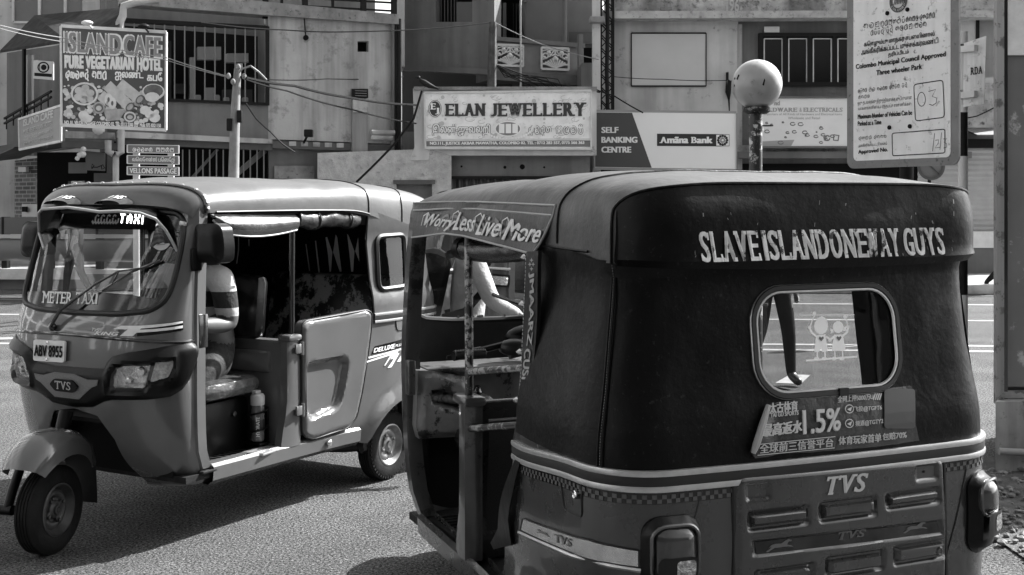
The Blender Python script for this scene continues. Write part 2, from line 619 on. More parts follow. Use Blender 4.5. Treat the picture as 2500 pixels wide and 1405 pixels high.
SINH = {
 'k': [arc(.30, .42, .2, .2, 20, 330), arc(.55, .38, .38, .34, 170, -60), [(.12, .72), (.5, .72)]],
 'l': [arc(.5, .4, .42, .38, 150, 470, 14), arc(.42, .36, .15, .14, 0, 300)],
 'n': [arc(.3, .42, .2, .22, 40, 360), arc(.72, .36, .22, .34, 180, -20), [(.2, .72), (.45, .6)]],
 't': [arc(.42, .36, .34, .34, 60, 400, 14), [(.42, .70), (.62, .82), (.85, .74)], [(.82, .72), (.86, .05)]],
 'm': [arc(.28, .55, .18, .18, 0, 330), [(.12, .4), (.16, .06), (.84, .06), (.88, .6)], arc(.66, .6, .2, .2, 0, 200)],
 'v': [arc(.5, .38, .4, .36, 100, 440, 14), arc(.62, .4, .14, .16, 90, 380)],
 'r': [arc(.5, .36, .3, .32, 130, 410, 12), arc(.5, .82, .2, .12, 200, -20)],
 's': [arc(.28, .4, .2, .28, 80, 420), arc(.7, .4, .22, .32, 200, -80), [(.3, .72), (.7, .86)]],
 'p': [[(.1, .68), (.14, .1), (.86, .1), (.9, .68)], arc(.3, .62, .16, .14, 200, -60), arc(.74, .62, .14, .14, 240, -20)],
 'a': [arc(.3, .35, .24, .28, 60, 390), arc(.72, .5, .2, .3, 150, -100), [(.5, .1), (.62, -.18)]],
 'g': [arc(.34, .36, .28, .3, 30, 330), arc(.72, .42, .2, .34, 170, -60), arc(.5, .9, .24, .1, 200, -20)],
 'y': [[(.1, .7), (.12, .12), (.5, .1), (.52, .55)], arc(.72, .36, .22, .3, 170, -130), arc(.28, .55, .14, .14, 0, 300)],
 'd': [arc(.46, .34, .34, .3, 90, 400, 12), arc(.56, .8, .2, .2, 160, -80), [(.7, .06), (.9, -.16)]],
}

# ------------------------------------------------------------------ ground
asphalt = mat("asphalt", 0.125, 0.9, spec=0.12, var=0.36, vscale=0.6, streak=0.42, sk=.13, speck=1.0, speck_c=0.40, speck_scale=85, worn=0.55, worn_c=0.022, worn_scale=75, bump=0.9, bscale=100)
road = MB()
road.grid(lambda u, v: Vector((u, v, 0)), [-120, -30, -8, 0, 8, 30, 120], [-60, -5, 5, 12, 20.6, 60, 140])
tag(road.build("road", asphalt, sm=0), kind="structure")
line_m = mat("road_paint", 0.28, 0.7, var=0.15, vscale=9, worn=0.25, worn_c=0.2, worn_scale=14)
def ystrip(Y, dy, x0=-30, x1=30, z=0.004, sl=-0.065, name="road_marking"):
    b = MB()
    P = [Vector((x, Y + sl * x + k, z)) for x in (x0, x1) for k in (0, dy)]
    b.poly(P, [(0, 2, 3, 1)])
    tag(b.build(name, line_m, sm=0), kind="structure")
for Y, dy in ((18.9, .16), (16.4, .14), (13.55, .13), (13.05, .13)):
    ystrip(Y, dy)
b = MB()
for x in range(-8, 9):                       # zigzag strokes between the double line
    x0 = x * 1.1
    b.poly([Vector((x0, 13.2 - .065*x0, .005)), Vector((x0 + .12, 13.2 - .065*x0, .005)), Vector((x0 + .72, 13.5 - .065*x0, .005)), Vector((x0 + .6, 13.5 - .065*x0, .005))], [(0, 1, 2, 3)])
b.poly([ground(1893, 935, .004), ground(1930, 914, .004), ground(1978, 916, .004), ground(1955, 938, .004)], [(0, 1, 2, 3)])
tag(b.build("road_marking", line_m, sm=0), kind="structure")
pave_m = mat("pavement_concrete", 0.24, 0.85, var=0.25, vscale=3, speck=0.6, speck_scale=30, bump=0.3, bscale=80)
b = MB(); b.box((0, 33.3, 0.07), (160, 24, 0.14), R(-3.7), bev=0.02)
tag(b.build("pavement", pave_m), kind="structure")
b = MB(); b.box((0, 21.2, 0.085), (160, 0.18, 0.17), R(-3.7), bev=0.02)
tag(b.build("kerb", mat("kerb_stone", 0.42, 0.8, var=0.3, vscale=4)), kind="structure")

# ------------------------------------------------------------------ three-wheelers
paint = {
 'F': mat("gloss_grey_paint", 0.095, 0.20, coat=0.7, var=0.10, vscale=2.2, rvar=0.06, bump=0.02, bscale=7),
 'N': mat("weathered_dark_paint", 0.030, 0.28, coat=0.6, var=0.22, vscale=4.0, streak=0.25, rvar=0.08, speck=0.35, speck_scale=24, speck_c=0.03, bump=0.03, bscale=9),
}
vinyl = {
 'F': mat("silver_grey_vinyl", 0.068, 0.36, spec=0.6, var=0.12, vscale=3.0, bump=0.12, bscale=7, rvar=0.08),
 'N': mat("black_vinyl", 0.0032, 0.40, spec=0.13, var=0.35, vscale=2.5, bump=0.25, bscale=9, rvar=0.10, speck=0.2, speck_scale=60, speck_c=0.025),
}
roofv = {'F': vinyl['F'], 'N': mat("dusty_black_vinyl_roof", 0.026, 0.42, spec=0.45, var=0.30, vscale=5, bump=0.3, bscale=8, streak=0.2, speck=0.4, speck_scale=26, speck_c=0.05, rvar=0.08)}
lining = mat("black_lining", 0.006, 0.75, spec=0.15)
blackp = mat("black_plastic", 0.004, 0.34, spec=0.20, bump=0.05, bscale=140)
gloss_black = mat("gloss_black", 0.010, 0.12, spec=0.6, coat=0.4)
rubber = mat("seal_rubber", 0.012, 0.5, spec=0.4)
tyre_m = mat("tyre_rubber", 0.014, 0.75, var=0.35, vscale=12, bump=0.2, bscale=60)
steel = mat("wheel_steel", 0.22, 0.42, metal=0.6, var=0.3, vscale=20)
darksteel = mat("dark_wheel_steel", 0.07, 0.45, metal=0.5, var=0.3, vscale=20)
chrome = mat("bright_metal", 0.75, 0.16, metal=1.0)
alu = mat("brushed_trim", 0.50, 0.36, metal=0.75, var=0.1, vscale=30)
white = mat("white_vinyl_letters", 0.66, 0.55, var=0.08, vscale=20)
greyl = mat("grey_letters", 0.36, 0.5, var=0.1, vscale=20)
black_ink = mat("black_ink", 0.012, 0.6)
glass = glass_mat("clear_glass", 0.82, 1.0)
oldglass = glass_mat("dull_window_plastic", 0.60, 1.0)
darkglass = glass_mat("tinted_glass", 0.35, 1.0)
seat_m = mat("black_seat_vinyl", 0.005, 0.25, spec=0.3, var=0.3, vscale=4, bump=0.15, bscale=9)
wrap = mat("crinkled_clear_wrap", 0.05, 0.18, spec=0.5, coat=0.15, var=0.5, vscale=14, bump=0.6, bscale=22)
worn_seat = mat("worn_seat_vinyl", 0.012, 0.35, worn=0.55, worn_c=0.45, worn_scale=5.5, streak=0.5)
wornbar = mat("chipped_bar_paint", 0.012, 0.35, coat=0.3, worn=0.35, worn_c=0.34, worn_scale=26)
wornpaint = mat("chipped_dark_paint", 0.05, 0.30, coat=0.5, worn=0.10, worn_c=0.008, worn_scale=7, var=0.3, vscale=5)

HWT = [(-.5, .66), (.1, .655), (.5, .60), (.87, .575), (1.3, .56), (1.6, .545)]
hw = lambda x: tab(HWT, x)
CR, AX = 0.18, 0.48
def upath(s):
    """plan of the rear tub: 0 is the rear centre, positive to the vehicle's left; returns x, y, outward normal"""
    q = abs(s); sg = 1 if s >= 0 else -1
    if q < AX:
        t = q / AX
        x, y, n = -.45 - .012 * (1 - t*t), q, (-1.0, 0.05 * t)
    elif q < AX + CR * math.pi / 2:
        a = (q - AX) / CR
        x, y, n = -.45 + CR - CR * math.cos(a), AX + CR * math.sin(a), (-math.cos(a), math.sin(a))
    else:
        x = -.45 + CR + q - AX - CR * math.pi / 2
        y, n = hw(x), (0.05, 1.0)
    return x, sg * y, n[0], sg * n[1]
S_OF = lambda x: x + .45 - CR + AX + CR * math.pi / 2          # path length on the side at x
def sup(phi, n):
    c, s = abs(math.cos(phi)), abs(math.sin(phi))
    r = 1.0 / (c**n + s**n) ** (1.0 / n)
    return r * math.cos(phi), r * math.sin(phi)

def wheel(parent, c, axis, r, wd, dark=False, name="wheel"):
    """tyre with a sub-part rim and hub; axis points to the outer face"""
    c = Vector(c); ax = Vector(axis).normalized()
    b = MB()
    ri = r * 0.53
    prof = [(ri, -wd*.40), (ri*1.18, -wd*.50), (r*.80, -wd*.52), (r*.93, -wd*.46), (r*.985, -wd*.36)]
    for k in range(5):                       # ribs and grooves
        o = -wd*.30 + k * wd*.15
        prof += [(r, o - wd*.055), (r, o + wd*.045), (r*.965, o + wd*.055), (r*.965, o + wd*.085)]
    prof = prof[:-2] + [(r*.985, wd*.36), (r*.93, wd*.46), (r*.86, wd*.51), (r*.80, wd*.52), (r*.74, wd*.53), (r*.70, wd*.515), (ri*1.18, wd*.50), (ri, wd*.40)]
    b.lathe(prof, c, ax, 48, caps=False)
    a = Vector((1, 0, 0)) if abs(ax.x) < .9 else Vector((0, 0, 1))
    s = a.cross(ax).normalized(); u = ax.cross(s)
    for k in range(48):                      # shoulder blocks
        t = 2*math.pi*k/48
        d = s*math.cos(t) + u*math.sin(t)
        M = Matrix((d, ax.cross(d), ax)).transposed().to_4x4()
        if not dark: b.box(c + d*r*.930 + ax*wd*.46, (r*.07, r*.055, wd*.06), M)
    w = b.recalc().build(name, tyre_m, parent)
    b = MB()
    b.lathe([(ri*1.10, wd*.40), (ri*1.13, wd*.50), (ri*1.06, wd*.52), (ri*1.0, wd*.44), (ri*.93, wd*.30), (ri*.86, wd*.22), (ri*.80, wd*.26), (ri*.70, wd*.30), (ri*.55, wd*.26), (ri*.50, wd*.20), (.01, wd*.18)], c, ax, 40, caps=False)
    b.lathe([(ri*1.10, -wd*.40), (ri*1.0, -wd*.45), (ri*.9, -wd*.2), (.01, -wd*.15)], c, ax, 32, caps=False)
    b.recalc().build("rim", darksteel if dark else steel, w)
    b = MB()
    b.lathe([(ri*.40, wd*.18), (ri*.38, wd*.30), (ri*.22, wd*.36), (ri*.20, wd*.46), (ri*.05, wd*.48)], c, ax, 20)
    for k in range(4):
        t = 2*math.pi*k/4 + .4
        d = s*math.cos(t) + u*math.sin(t)
        M = Matrix((d, ax.cross(d), ax)).transposed().to_4x4()
        b.box(c + d*ri*.42 + ax*wd*.27, (ri*.34, ri*.26, wd*.10), M, bev=.004)
        b.lathe([(ri*.09, wd*.28), (ri*.09, wd*.40), (ri*.05, wd*.42)], c + d*ri*.55, ax, 6)
    b.recalc().build("hub", darksteel if dark else steel, w)
    return w

def rickshaw(kind, label, loc, rz, zb, steer=0.0, group=None):
    root = thing("three_wheeler", label, "three-wheeler", loc, rz, group)
    M = xf(root)
    P, V = paint[kind], vinyl[kind]
    S = {}
    # --- front cowl with the windscreen hole
    X0 = [(.28, 1.44), (.42, 1.54), (.6, 1.575), (.9, 1.585), (1.12, 1.585), (1.6, 1.545), (1.72, 1.515)]
    DD = [(.28, .16), (.40, .20), (.6, .235), (.8, .265), (.95, .27), (1.05, .255), (1.12, .225), (1.35, .14), (1.6, .06), (1.72, .05)]
    HH = [(.28, .50), (.5, .545), (.9, .56), (1.1, .56), (1.6, .535), (1.72, .50)]
    def front(s, z):
        cx, sy = sup(s * math.pi / 2, 2.7)
        return Vector((tab(X0, z) + tab(DD, z) * cx, tab(HH, z) * sy, z))
    F = Surf(front, M, 1.0, (.4, .9)); S['front'] = F
    if F.normal(.1, .9).x < 0: F.sign = -1.0
    half = [(0, 1.112), (.30, 1.116), (.50, 1.135), (.60, 1.185), (.635, 1.28), (.65, 1.42), (.65, 1.50), (.62, 1.56), (.54, 1.588), (.3, 1.60)]
    ws = rounded(half + [(-a, b) for a, b in half[:0:-1]], .05, 3)
    S['ws'] = ws
    arch = [(.30, .27), (.29, .40), (.26, .52), (.17, .63), (0, .655)]
    low = [(1, .36), (.97, .31), (.85, .285), (.6, .275)] + arch
    outline = low + [(-a, b) for a, b in low[-2::-1]] + [(-1, .36), (-1, 1.64), (1, 1.64)]
    panel(F, [outline, ws], "cowl", P, root, su=.04, sv=.035)
    inner = Surf(lambda s, z: front(s, z) - F.normal(s, z) * .02, M, F.sign)
    panel(inner, [outline, ws], "cowl_lining", mat("dark_inner_panel", 0.03, .5, var=.3), root, su=.06, sv=.06)
    glw = panel(F, [ws], "windscreen", glass, root, off=-.004, su=.06, sv=.06)
    sm_ = MB(); sm_.tube([F.p(*q, .002) for q in ws], .014, 8, closed=True, flat=1.0)
    sm_.build("windscreen_seal", rubber, root)
    # pillars: the returned edges of the cowl
    for sg, nm in ((1, "pillar"), (-1, "pillar")):
        b = MB()
        pts = [Vector((tab(X0, z), sg * tab(HH, z), z)) for z in [.36 + k * .0915 for k in range(15)]]
        pts = [q + Vector((.01, 0, 0)) for q in pts]
        for i in range(len(pts) - 1):
            pass
        b.grid(lambda i, k: pts[i] + Vector(((0, .012), (-.055, .012), (-.06, -.01), (-.06, -.05), (-.02, -.055), (.03, -.03), (0, .012))[k] + (0,)) * 1.0 * 1 if sg > 0 else pts[i] + Vector(((0, -.012), (-.055, -.012), (-.06, .01), (-.06, .05), (-.02, .055), (.03, .03), (0, -.012))[k] + (0,)), range(len(pts)), range(7))
        b.recalc().build(nm, wornpaint if kind == 'N' else P, root)
    # --- floor, sills, bulkhead
    b = MB(); b.box((.75, 0, .325), (1.75, 1.06, .03)); b.box((.1, 0, .45), (.9, .9, .22))
    b.build("floor_pan", mat("dark_floor", 0.02, .6, var=.4, vscale=8, bump=.2, bscale=40), root)
    for sg in (1, -1):
        b = MB()
        xs = [.36 + .1 * k for k in range(12)]
        sec = [(0, .03), (.018, .015), (.012, -.05), (-.02, -.075), (-.06, -.07), (-.06, .03)]
        b.grid(lambda i, k: Vector((xs[i], sg * (hw(xs[i]) - .02 + sec[k][0]), .345 + sec[k][1])), range(12), range(6))
        b.recalc().build("sill", P, root)
    b = MB(); b.box((.90, 0, .63), (.06, 1.08, .58), bev=.025); b.box((.93, 0, .80), (.04, .9, .12), bev=.02)
    b.build("bulkhead", P, root)
    for sg in (1, -1):
        b = MB()
        sec = [(.93, .0), (.93, .045), (.90, .06), (.84, .06), (.82, .03), (.82, 0)]
        b.grid(lambda z, k: Vector((sec[k][0] + (.05 * smooth((.60 - z) / .25)) * (k in (0, 1)), sg * (.515 + sec[k][1]), z)), [.36, .45, .52, .6, .7, .8, .88, .92], range(6))
        b.box((.875, sg * .545, .93), (.135, .085, .035), bev=.012)
        b.recalc().build("door_post", wornpaint if kind == 'N' else P, root)
    # --- rear tub
    OB = [(.22, -.07), (.4, -.012), (.7, .012), (.9, .006), (1.1, 0)]
    def tub(s, z):
        x, y, nx, ny = upath(s); o = tab(OB, z)
        return Vector((x + nx * o, y + ny * o, z))
    T = Surf(tub, M, 1.0, (.5, .7)); S['tub'] = T
    if T.normal(0, .7).x > 0: T.sign = -1.0
    def arc_(c, r, a0, a1, n):
        return [(S_OF(c[0] + r * math.cos(R(a0 + (a1-a0)*k/n))), c[1] + r * math.sin(R(a0 + (a1-a0)*k/n))) for k in range(n+1)]
    lft = [(S_OF(.20), zb), (S_OF(.22), .86), (S_OF(.28), .70), (S_OF(.36), .50), (S_OF(.42), .42), (S_OF(.42), .30)]
    if kind == 'F': lft = [(a + .11, c) for a, c in lft]
    rgt = [(S_OF(.86), zb), (S_OF(.86), .30)]
    ar = arc_((0, .21), .285, 20, 150, 12)
    L_ = lft + [(S_OF(.29), .28)] + ar + [(S_OF(-.26), .30), (S_OF(-.30), .24), (0, .24)]
    R_ = [(-a, b) for a, b in (rgt + [(S_OF(.29), .28)] + ar + [(S_OF(-.26), .30), (S_OF(-.30), .24)])]
    S['tub_outline'] = L_ + R_[::-1]
    fl = []
    def flare(u, v):                          # raised lip round the wheel arch
        a = abs(u) - S_OF(0)
        d = math.hypot(a, v - .21) - .285
        return .030 * smooth(1 - d / .10) if d < .10 and v > .2 else 0.0
    panel(T, [S['tub_outline']], "body", P, root, su=.03, sv=.03, relief=flare)
    b = MB()
    for sg in (1, -1):
        b.grid(lambda a, y: Vector((.28 * math.cos(R(a)), sg * y, .21 + .28 * math.sin(R(a)))), [25 + 13 * k for k in range(11)], (.34, .60))
    b.box((0, 0, .50), (.62, 1.1, .02))
    b.build("wheel_well", mat("underside", 0.012, .8), root)
    # --- canopy
    OC = [(zb, .004), (zb + .08, 0), (1.15, -.022), (1.3, -.042), (1.44, -.058), (1.475, -.052), (1.52, -.045), (1.62, -.04)]
    def can(s, z):
        x, y, nx, ny = upath(s); o = tab(OC, z)
        return Vector((x + nx * o, y + ny * o, z))
    C = Surf(can, M, T.sign, (.5, 1.2)); S['canopy'] = C
    ZL = {'N': [(-.6, 1.485), (.1, 1.49), (.4, 1.55), (1.7, 1.56)], 'F': [(-.6, 1.485), (0, 1.50), (.25, 1.565), (.45, 1.59), (1.7, 1.59)]}[kind]
    ZC = {'N': [(-.55, 1.66), (-.47, 1.69), (-.30, 1.722), (-.1, 1.738), (.3, 1.742), (.6, 1.735), (1.0, 1.728), (1.35, 1.715), (1.56, 1.695), (1.66, 1.66)],
          'F': [(-.55, 1.60), (-.47, 1.655), (-.30, 1.715), (-.1, 1.75), (.3, 1.768), (.7, 1.775), (1.1, 1.768), (1.4, 1.75), (1.57, 1.735), (1.66, 1.70)]}[kind]
    WD = [(-.55, .59), (-.45, .60), (-.2, .605), (.2, .605), (.87, .585), (1.57, .55), (1.66, .53)]
    NR = [(-.5, 6.0), (-.2, 5.2), (.5, 4.0), (1.6, 3.2)]
    def bend(y):
        e = min(.155, max(0, abs(y) - .44))
        return .165 - math.sqrt(.165 ** 2 - e * e)
    def roof(x, t):
        c, s = sup(t * math.pi / 2, tab(NR, x))
        x += -.05 * s * s * smooth((x - .9) / .6) + bend(tab(WD, x) * s) * (1 - smooth((x + .445) / .7))
        zl = tab(ZL, x)
        sag = .008 * math.sin(x * 7.0) * (1 - abs(s)) + (-.010 * math.exp(-((x - .62) / .10) ** 2) * max(0, c) if kind == 'F' else 0)
        sag += (.006 * pnoise(Vector((x * 4, t * 4, 7))) + .003 * pnoise(Vector((x * 9, t * 11, 3)))) * smooth((x + .42) / .15) * smooth((1.52 - x) / .1)
        return Vector((x, tab(WD, x) * s, zl + (tab(ZC, x) - zl) * c + sag * c))
    RO = Surf(roof, M, 1.0, (.3, .5)); S['roof'] = RO
    if RO.normal(.5, 0).z < 0: RO.sign = -1.0
    xr0 = -.445
    xf_ = 1.57 if kind == 'F' else 1.60
    b = MB()
    xs = [xr0 + (xf_ - xr0) * k / 60 for k in range(61)]
    ts = [-1 + 2 * k / 70 for k in range(71)]
    b.grid(lambda x, t: roof(x, t), xs, ts)
    b.recalc().build("canopy_roof", roofv[kind], root)
    b = MB()
    b.grid(lambda x, t: roof(x, t) + Vector((0, -.012 * t, -.014)), xs, ts)
    b.build("roof_lining", lining, root)
    # rear face of the hood above the ledge
    b = MB()
    zled = 1.485
    def flapx(z):
        u = max(0, min(1.2, (1.69 - z) / (1.69 - zled)))
        return xr0 - .022 * u - .012 * math.sin(min(u, 1) * math.pi) - (.006 * smooth((u - .85) / .15))
    def wr(y, z):
        e = smooth((1.685 - z) / .05) * smooth((z - zled) / .03)
        return e * (.010 * pnoise(Vector((y * 3.3, z * 7, 2))) + .003 * pnoise(Vector((y * 9, z * 10 + y * 6, 5))))
    FL = Surf(lambda y, z: Vector((flapx(z) + bend(y) + wr(y, z), y, z)), M, 1.0, (0, 1.55)); S['flap'] = FL
    if FL.normal(0, 1.6).x > 0: FL.sign = -1.0
    def rearcap(k, t):
        q = roof(xr0, t)
        z = q.z + (zled - .008 + .012 * (q.y / .6) ** 2 - q.z) * k
        y = q.y * (1 + .012 * k)
        return Vector((flapx(z) + bend(q.y) + wr(y, z) if k > 0 else q.x, y, z)) if k < 1 else Vector((flapx(z) + bend(q.y) + .014, y * .975, z - .012))
    b.grid(rearcap, [0, .04, .1, .2, .3, .4, .5, .6, .7, .8, .87, .93, .96, 1], ts)
    b.recalc().build("canopy_rear_flap", V, root)
    # side and rear walls of the canopy, with the back window hole
    xl = .27 if kind == 'F' else .20
    xrt = .86 if kind == 'F' else .17
    S['wall_outline'] = [(S_OF(xl), zb), (S_OF(xl), 1.30), (S_OF(xl), 1.60 if kind == 'F' else 1.51), (S_OF(-.1), 1.51), (S_OF(-.25), 1.49), (-S_OF(-.25), 1.49), (-S_OF(-.1), 1.51), (-S_OF(xrt), 1.60), (-S_OF(xrt), zb)]
    wc = -.03 if kind == 'N' else 0.0
    S['rw'] = rrect(-.235 + wc, 1.128, .235 + wc, 1.398, .085, 6)
    holes = [S['rw']]
    def wrk(u, v):
        e = smooth(min(v - zb - .02, 1.47 - v) / .10) * (smooth((sd_rr(u, v, wc, 1.263, .26, .16, .08)) / .10) if abs(u) < .5 else 1)
        return e * (.011 * pnoise(Vector((u * 3.1, v * 2.6, 4))) + 0.005 * pnoise(Vector((u * 9 + v * 5, v * 3, 1))))
    S['sw'] = None
    if kind == 'F':
        S['sw'] = rounded([C.uv(918, 578, (1.2, 1.4)), C.uv(985, 573, (1.0, 1.4)), C.uv(991, 700, (1.0, 1.1)), C.uv(925, 709, (1.2, 1.1))], .045)
        holes.append(S['sw'])
    if kind == 'F': holes = holes[1:]
    panel(C, [S['wall_outline']] + holes, "canopy_wall", V, root, su=.04, sv=.035, relief=wrk)
    inn = Surf(lambda s, z: can(s, z) - C.normal(s, z) * .012, M, C.sign)
    panel(inn, [S['wall_outline']] + holes, "canopy_lining", lining, root, su=.09, sv=.09)
    g = panel(C, [S['rw']], "rear_window" if kind == 'N' else "window_cover", oldglass if kind == 'N' else V, root, off=-.005 if kind == 'N' else .004, su=.08, sv=.08)
    b = MB()
    for d, r in ((.0, .011), (.017, .008)):
        b.tube([C.p(*q, .003) for q in rrect(-.235 - d + wc, 1.128 - d, .235 + d + wc, 1.398 + d, .085 + d, 8)], r * .42, 6, closed=True)
    b.build("window_trim", alu, g)
    b = MB()
    b.tube([C.p(*q, .0) for q in rrect(-.246 + wc, 1.117, .246 + wc, 1.409, .096, 8)], .011, 6, closed=True)
    b.build("window_rubber", rubber, g)
    # belt mouldings: two bright strips on black rubber, swept round the tub
    s0, s1 = -S_OF(.86 if kind == 'F' else .17), S_OF(.27 if kind == 'F' else .21)
    ss = [s0 + (s1 - s0) * k / 90 for k in range(91)]
    for dz, w_, mm, nm, ofs in ((.0, .0075, alu, "belt_strip", .012), (-.020, .014, rubber, "belt_rubber", .010), (-.040, .0075, alu, "belt_strip", .012)):
        b = MB()
        sec = [(-.004, -w_), (ofs, -w_), (ofs + .002, 0), (ofs, w_), (-.004, w_)]
        b.grid(lambda i, k: C.p(ss[i], zb + dz, sec[k][0]) + Vector((0, 0, sec[k][1] - (.035 * smooth((ss[i] - S_OF(-.3)) / .5) if kind == 'N' else 0))), range(91), range(5))
        b.recalc().build(nm, mm, root)
    # mid posts, one each side, and the roof rails
    for sg in (1, -1):
        b = MB(); b.tube([(.875, sg * .545, .94), (.875, sg * .548, 1.60)], .016, 10)
        b.build("roof_post", wornbar if kind == 'N' else gloss_black, root)
        b = MB(); b.tube([(x, sg * (tab(WD, x) - .018), tab(ZL, x) + .01) for x in (.2, .5, .9, 1.2, 1.5)], .012, 8)
        b.build("roof_rail", gloss_black, root)
    # --- wheels
    for sg in (1, -1):
        wheel(root, (0, sg * .515, .205), (0, sg, 0), .205, .105)
    st = Matrix.Rotation(steer, 4, 'Z')
    fc = Vector((1.965, 0, .205))
    ax = (st @ Vector((0, 1, 0)))
    wheel(root, fc, ax, .205, .105, dark=True)
    fd = st @ Vector((1, 0, 0))
    up = Vector((0, 0, 1))
    b = MB()
    sec = [(-.118, -.075), (-.118, -.01), (-.108, .012), (-.07, .034), (0, .044), (.07, .034), (.108, .012), (.118, -.01), (.118, -.075)]
    def fen(i, k):
        a = R(32 + 128 * i / 26)
        w, h = sec[k]
        taper = 1 - .18 * (abs(i / 26 - .5) * 2) ** 3
        rr = .244 + (h if h > -.05 else h * (0.35 + .65 * math.sin(a))) 
        return fc + fd * (math.cos(a) * rr * 1.02) + up * (math.sin(a) * rr * 1.02 + .085) + ax * w * taper
    b.grid(fen, range(27), range(9))
    b.recalc().build("mudguard", P, root)
    b = MB()
    q = fc - fd * .235 + up * .06
    b.grid(lambda i, k: q + ax * (-.085 + .17 * k) - fd * (.02 * math.sin(i * 1.5)) + up * (.16 - .25 * i), (0, .25, .5, .75, 1), (0, .5, 1))
    b.build("mud_flap", rubber, root)
    b = MB()
    b.tube([fc + up * .435 - fd * .13, fc + up * .30 - fd * .08], .035, 10)
    for sg in (-1,):
        b.tube([fc + up * .30 - fd * .02 + ax * sg * .125, fc + up * .10 + fd * .10 + ax * sg * .125, fc + up * .02 + fd * .13 + ax * sg * .13], .022, 10)
        b.tube([fc + up * .02 + fd * .13 + ax * sg * .10, fc + up * .02 + fd * .13 + ax * sg * .20], .024, 10)
        b.tube([fc + fd * .13 + up * .02 + ax * sg * .11, fc + ax * sg * .11], .02, 8)
    b.tube([fc - ax * .13, fc + ax * .05], .015, 8)
    b.build("front_fork", blackp, root)
    b = MB(); b.box((1.62, 0, .50), (.02, .9, .34)); b.box((1.70, 0, .60), (.18, .5, .02))
    b.build("wheel_arch_liner", mat("underside", 0.012, .8), root)
    b = MB(); b.tube([(0, -.5, .205), (0, .5, .205)], .03, 8); b.tube([(.1, .3, .22), (.3, .42, .25)], .035, 8); b.box((-.2, 0, .30), (.35, .5, .2), bev=.03)
    b.build("engine_and_axle", mat("underside", 0.012, .8), root)
    # --- seats
    b = MB(); b.box((1.17, 0, .48), (.36, .72, .30), bev=.03)
    b.build("driver_seat_box", blackp, root)
    b = MB(); b.box((1.18, .03, .69), (.42, .80, .10), bev=.045)
    ds = b.build("driver_seat", wrap if kind == 'F' else seat_m, root)
    b = MB(); b.box((.965, .0, 1.09 if kind == 'F' else .70), (.10, .86, .34 if kind == 'F' else .28), Matrix.Rotation(R(-6), 4, 'Y'), bev=.045)
    b.build("driver_backrest", seat_m, root)
    b = MB(); b.box((.10, 0, .66), (.50, 1.08, .14), bev=.05); b.box((.10, 0, .48), (.48, 1.04, .24))
    b.build("passenger_seat", worn_seat if kind == 'F' else seat_m, root)
    b = MB(); b.box((-.22, 0, .86 if kind == 'N' else .94), (.12, 1.06, .42 if kind == 'N' else .50), Matrix.Rotation(R(-10), 4, 'Y'), bev=.05)
    b.build("passenger_backrest", worn_seat if kind == 'F' else seat_m, root)
    # --- handlebar and instrument panel
    b = MB()
    b.tube([(1.60, 0, .55), (1.50, 0, 1.00)], .03, 10)
    b.tube([(1.46, -.30, 1.02), (1.48, -.12, 1.05), (1.48, .12, 1.05), (1.46, .30, 1.02)], .014, 8)
    for sg in (1, -1):
        b.tube([(1.46, sg * .27, 1.022), (1.44, sg * .40, 1.01)], .020, 10)
        b.tube([(1.50, sg * .26, 1.025), (1.52, sg * .40, .995)], .007, 6)
    hb = b.build("handlebar", blackp, root)
    b = MB()
    b.ball((1.52, 0, 1.06), .11, 16, (.8, 1.25, .55))
    b.build("instrument_pod", blackp, hb)
    return root, S

fz = math.atan2(-.875, -.485)
nz = math.atan2(.921, -.389)
far, FS = rickshaw('F', "glossy grey three-wheeler facing the camera with a number plate, taxi light and seated driver", (-1.214, 7.206, 0), fz, 1.0, steer=R(15), group="three-wheelers parked on the road")
near, NS = rickshaw('N', "large dark three-wheeler seen from behind in the foreground with white lettering across its black hood", (.688, 3.642, 0), nz, .945, group="three-wheelers parked on the road")

# ------------------------------------------------------------------ details of the far three-wheeler
def P_(M, axis, val, guess):
    """plane in a vehicle's own frame: x = val (u is y) or y = val (u is x)"""
    f = (lambda u, v: Vector((val, u, v))) if axis == 'x' else (lambda u, v: Vector((u, val, v)))
    return Surf(f, M, 1.0, guess)
def fix(S, want):
    n = S.normal(*S.guess)
    if n.dot(Vector(want)) < 0: S.sign = -S.sign
    return S
def loc_(root, S, px, py):
    return S.fn(*S.uv(px, py))
FM, NM = xf(far), xf(near)
FF, FT, FC, FR_ = FS['front'], FS['tub'], FS['canopy'], FS['roof']
FF.guess = (.3, 1.0)
# front fascia, band and rivets
b = MB()
def fas(k, t):
    q = FR_.fn(1.575, t)
    c, s_ = sup(t * math.pi / 2, 3.2)
    low = Vector((1.565 + .085 * c, .525 * s_, 1.555 + .075 * c))
    mid = q.lerp(low, k)
    return mid + Vector((.018 * math.sin(k * math.pi) * c, 0, .012 * math.sin(k * math.pi)))
ts = [-1 + k / 24 for k in range(49)]
b.grid(fas, [k / 8 for k in range(9)], ts)
b.grid(lambda k, t: fas(1, t) + Vector((-.05 * k, 0, .005 * k)), (0, 1), ts)
b.recalc().build("roof_fascia", mat("fascia_vinyl", 0.07, .3, spec=.6, var=.3, vscale=4, bump=.1, bscale=8), far)
b = MB()
b.grid(lambda k, t: FR_.p(1.545 + .035 * k, t, .004 + .006 * math.sin(k * math.pi)), (0, .25, .5, .75, 1), ts)
band = b.build("roof_band", gloss_black, far)
for k in range(17):
    t = -.92 + 1.84 * k / 16
    n = FR_.normal(1.56, t)
    b = MB(); b.lathe([(.0095, 0), (.0095, .004), (.004, .007)], FR_.p(1.562, t, .008), n, 10)
    b.build("rivet", chrome, band)
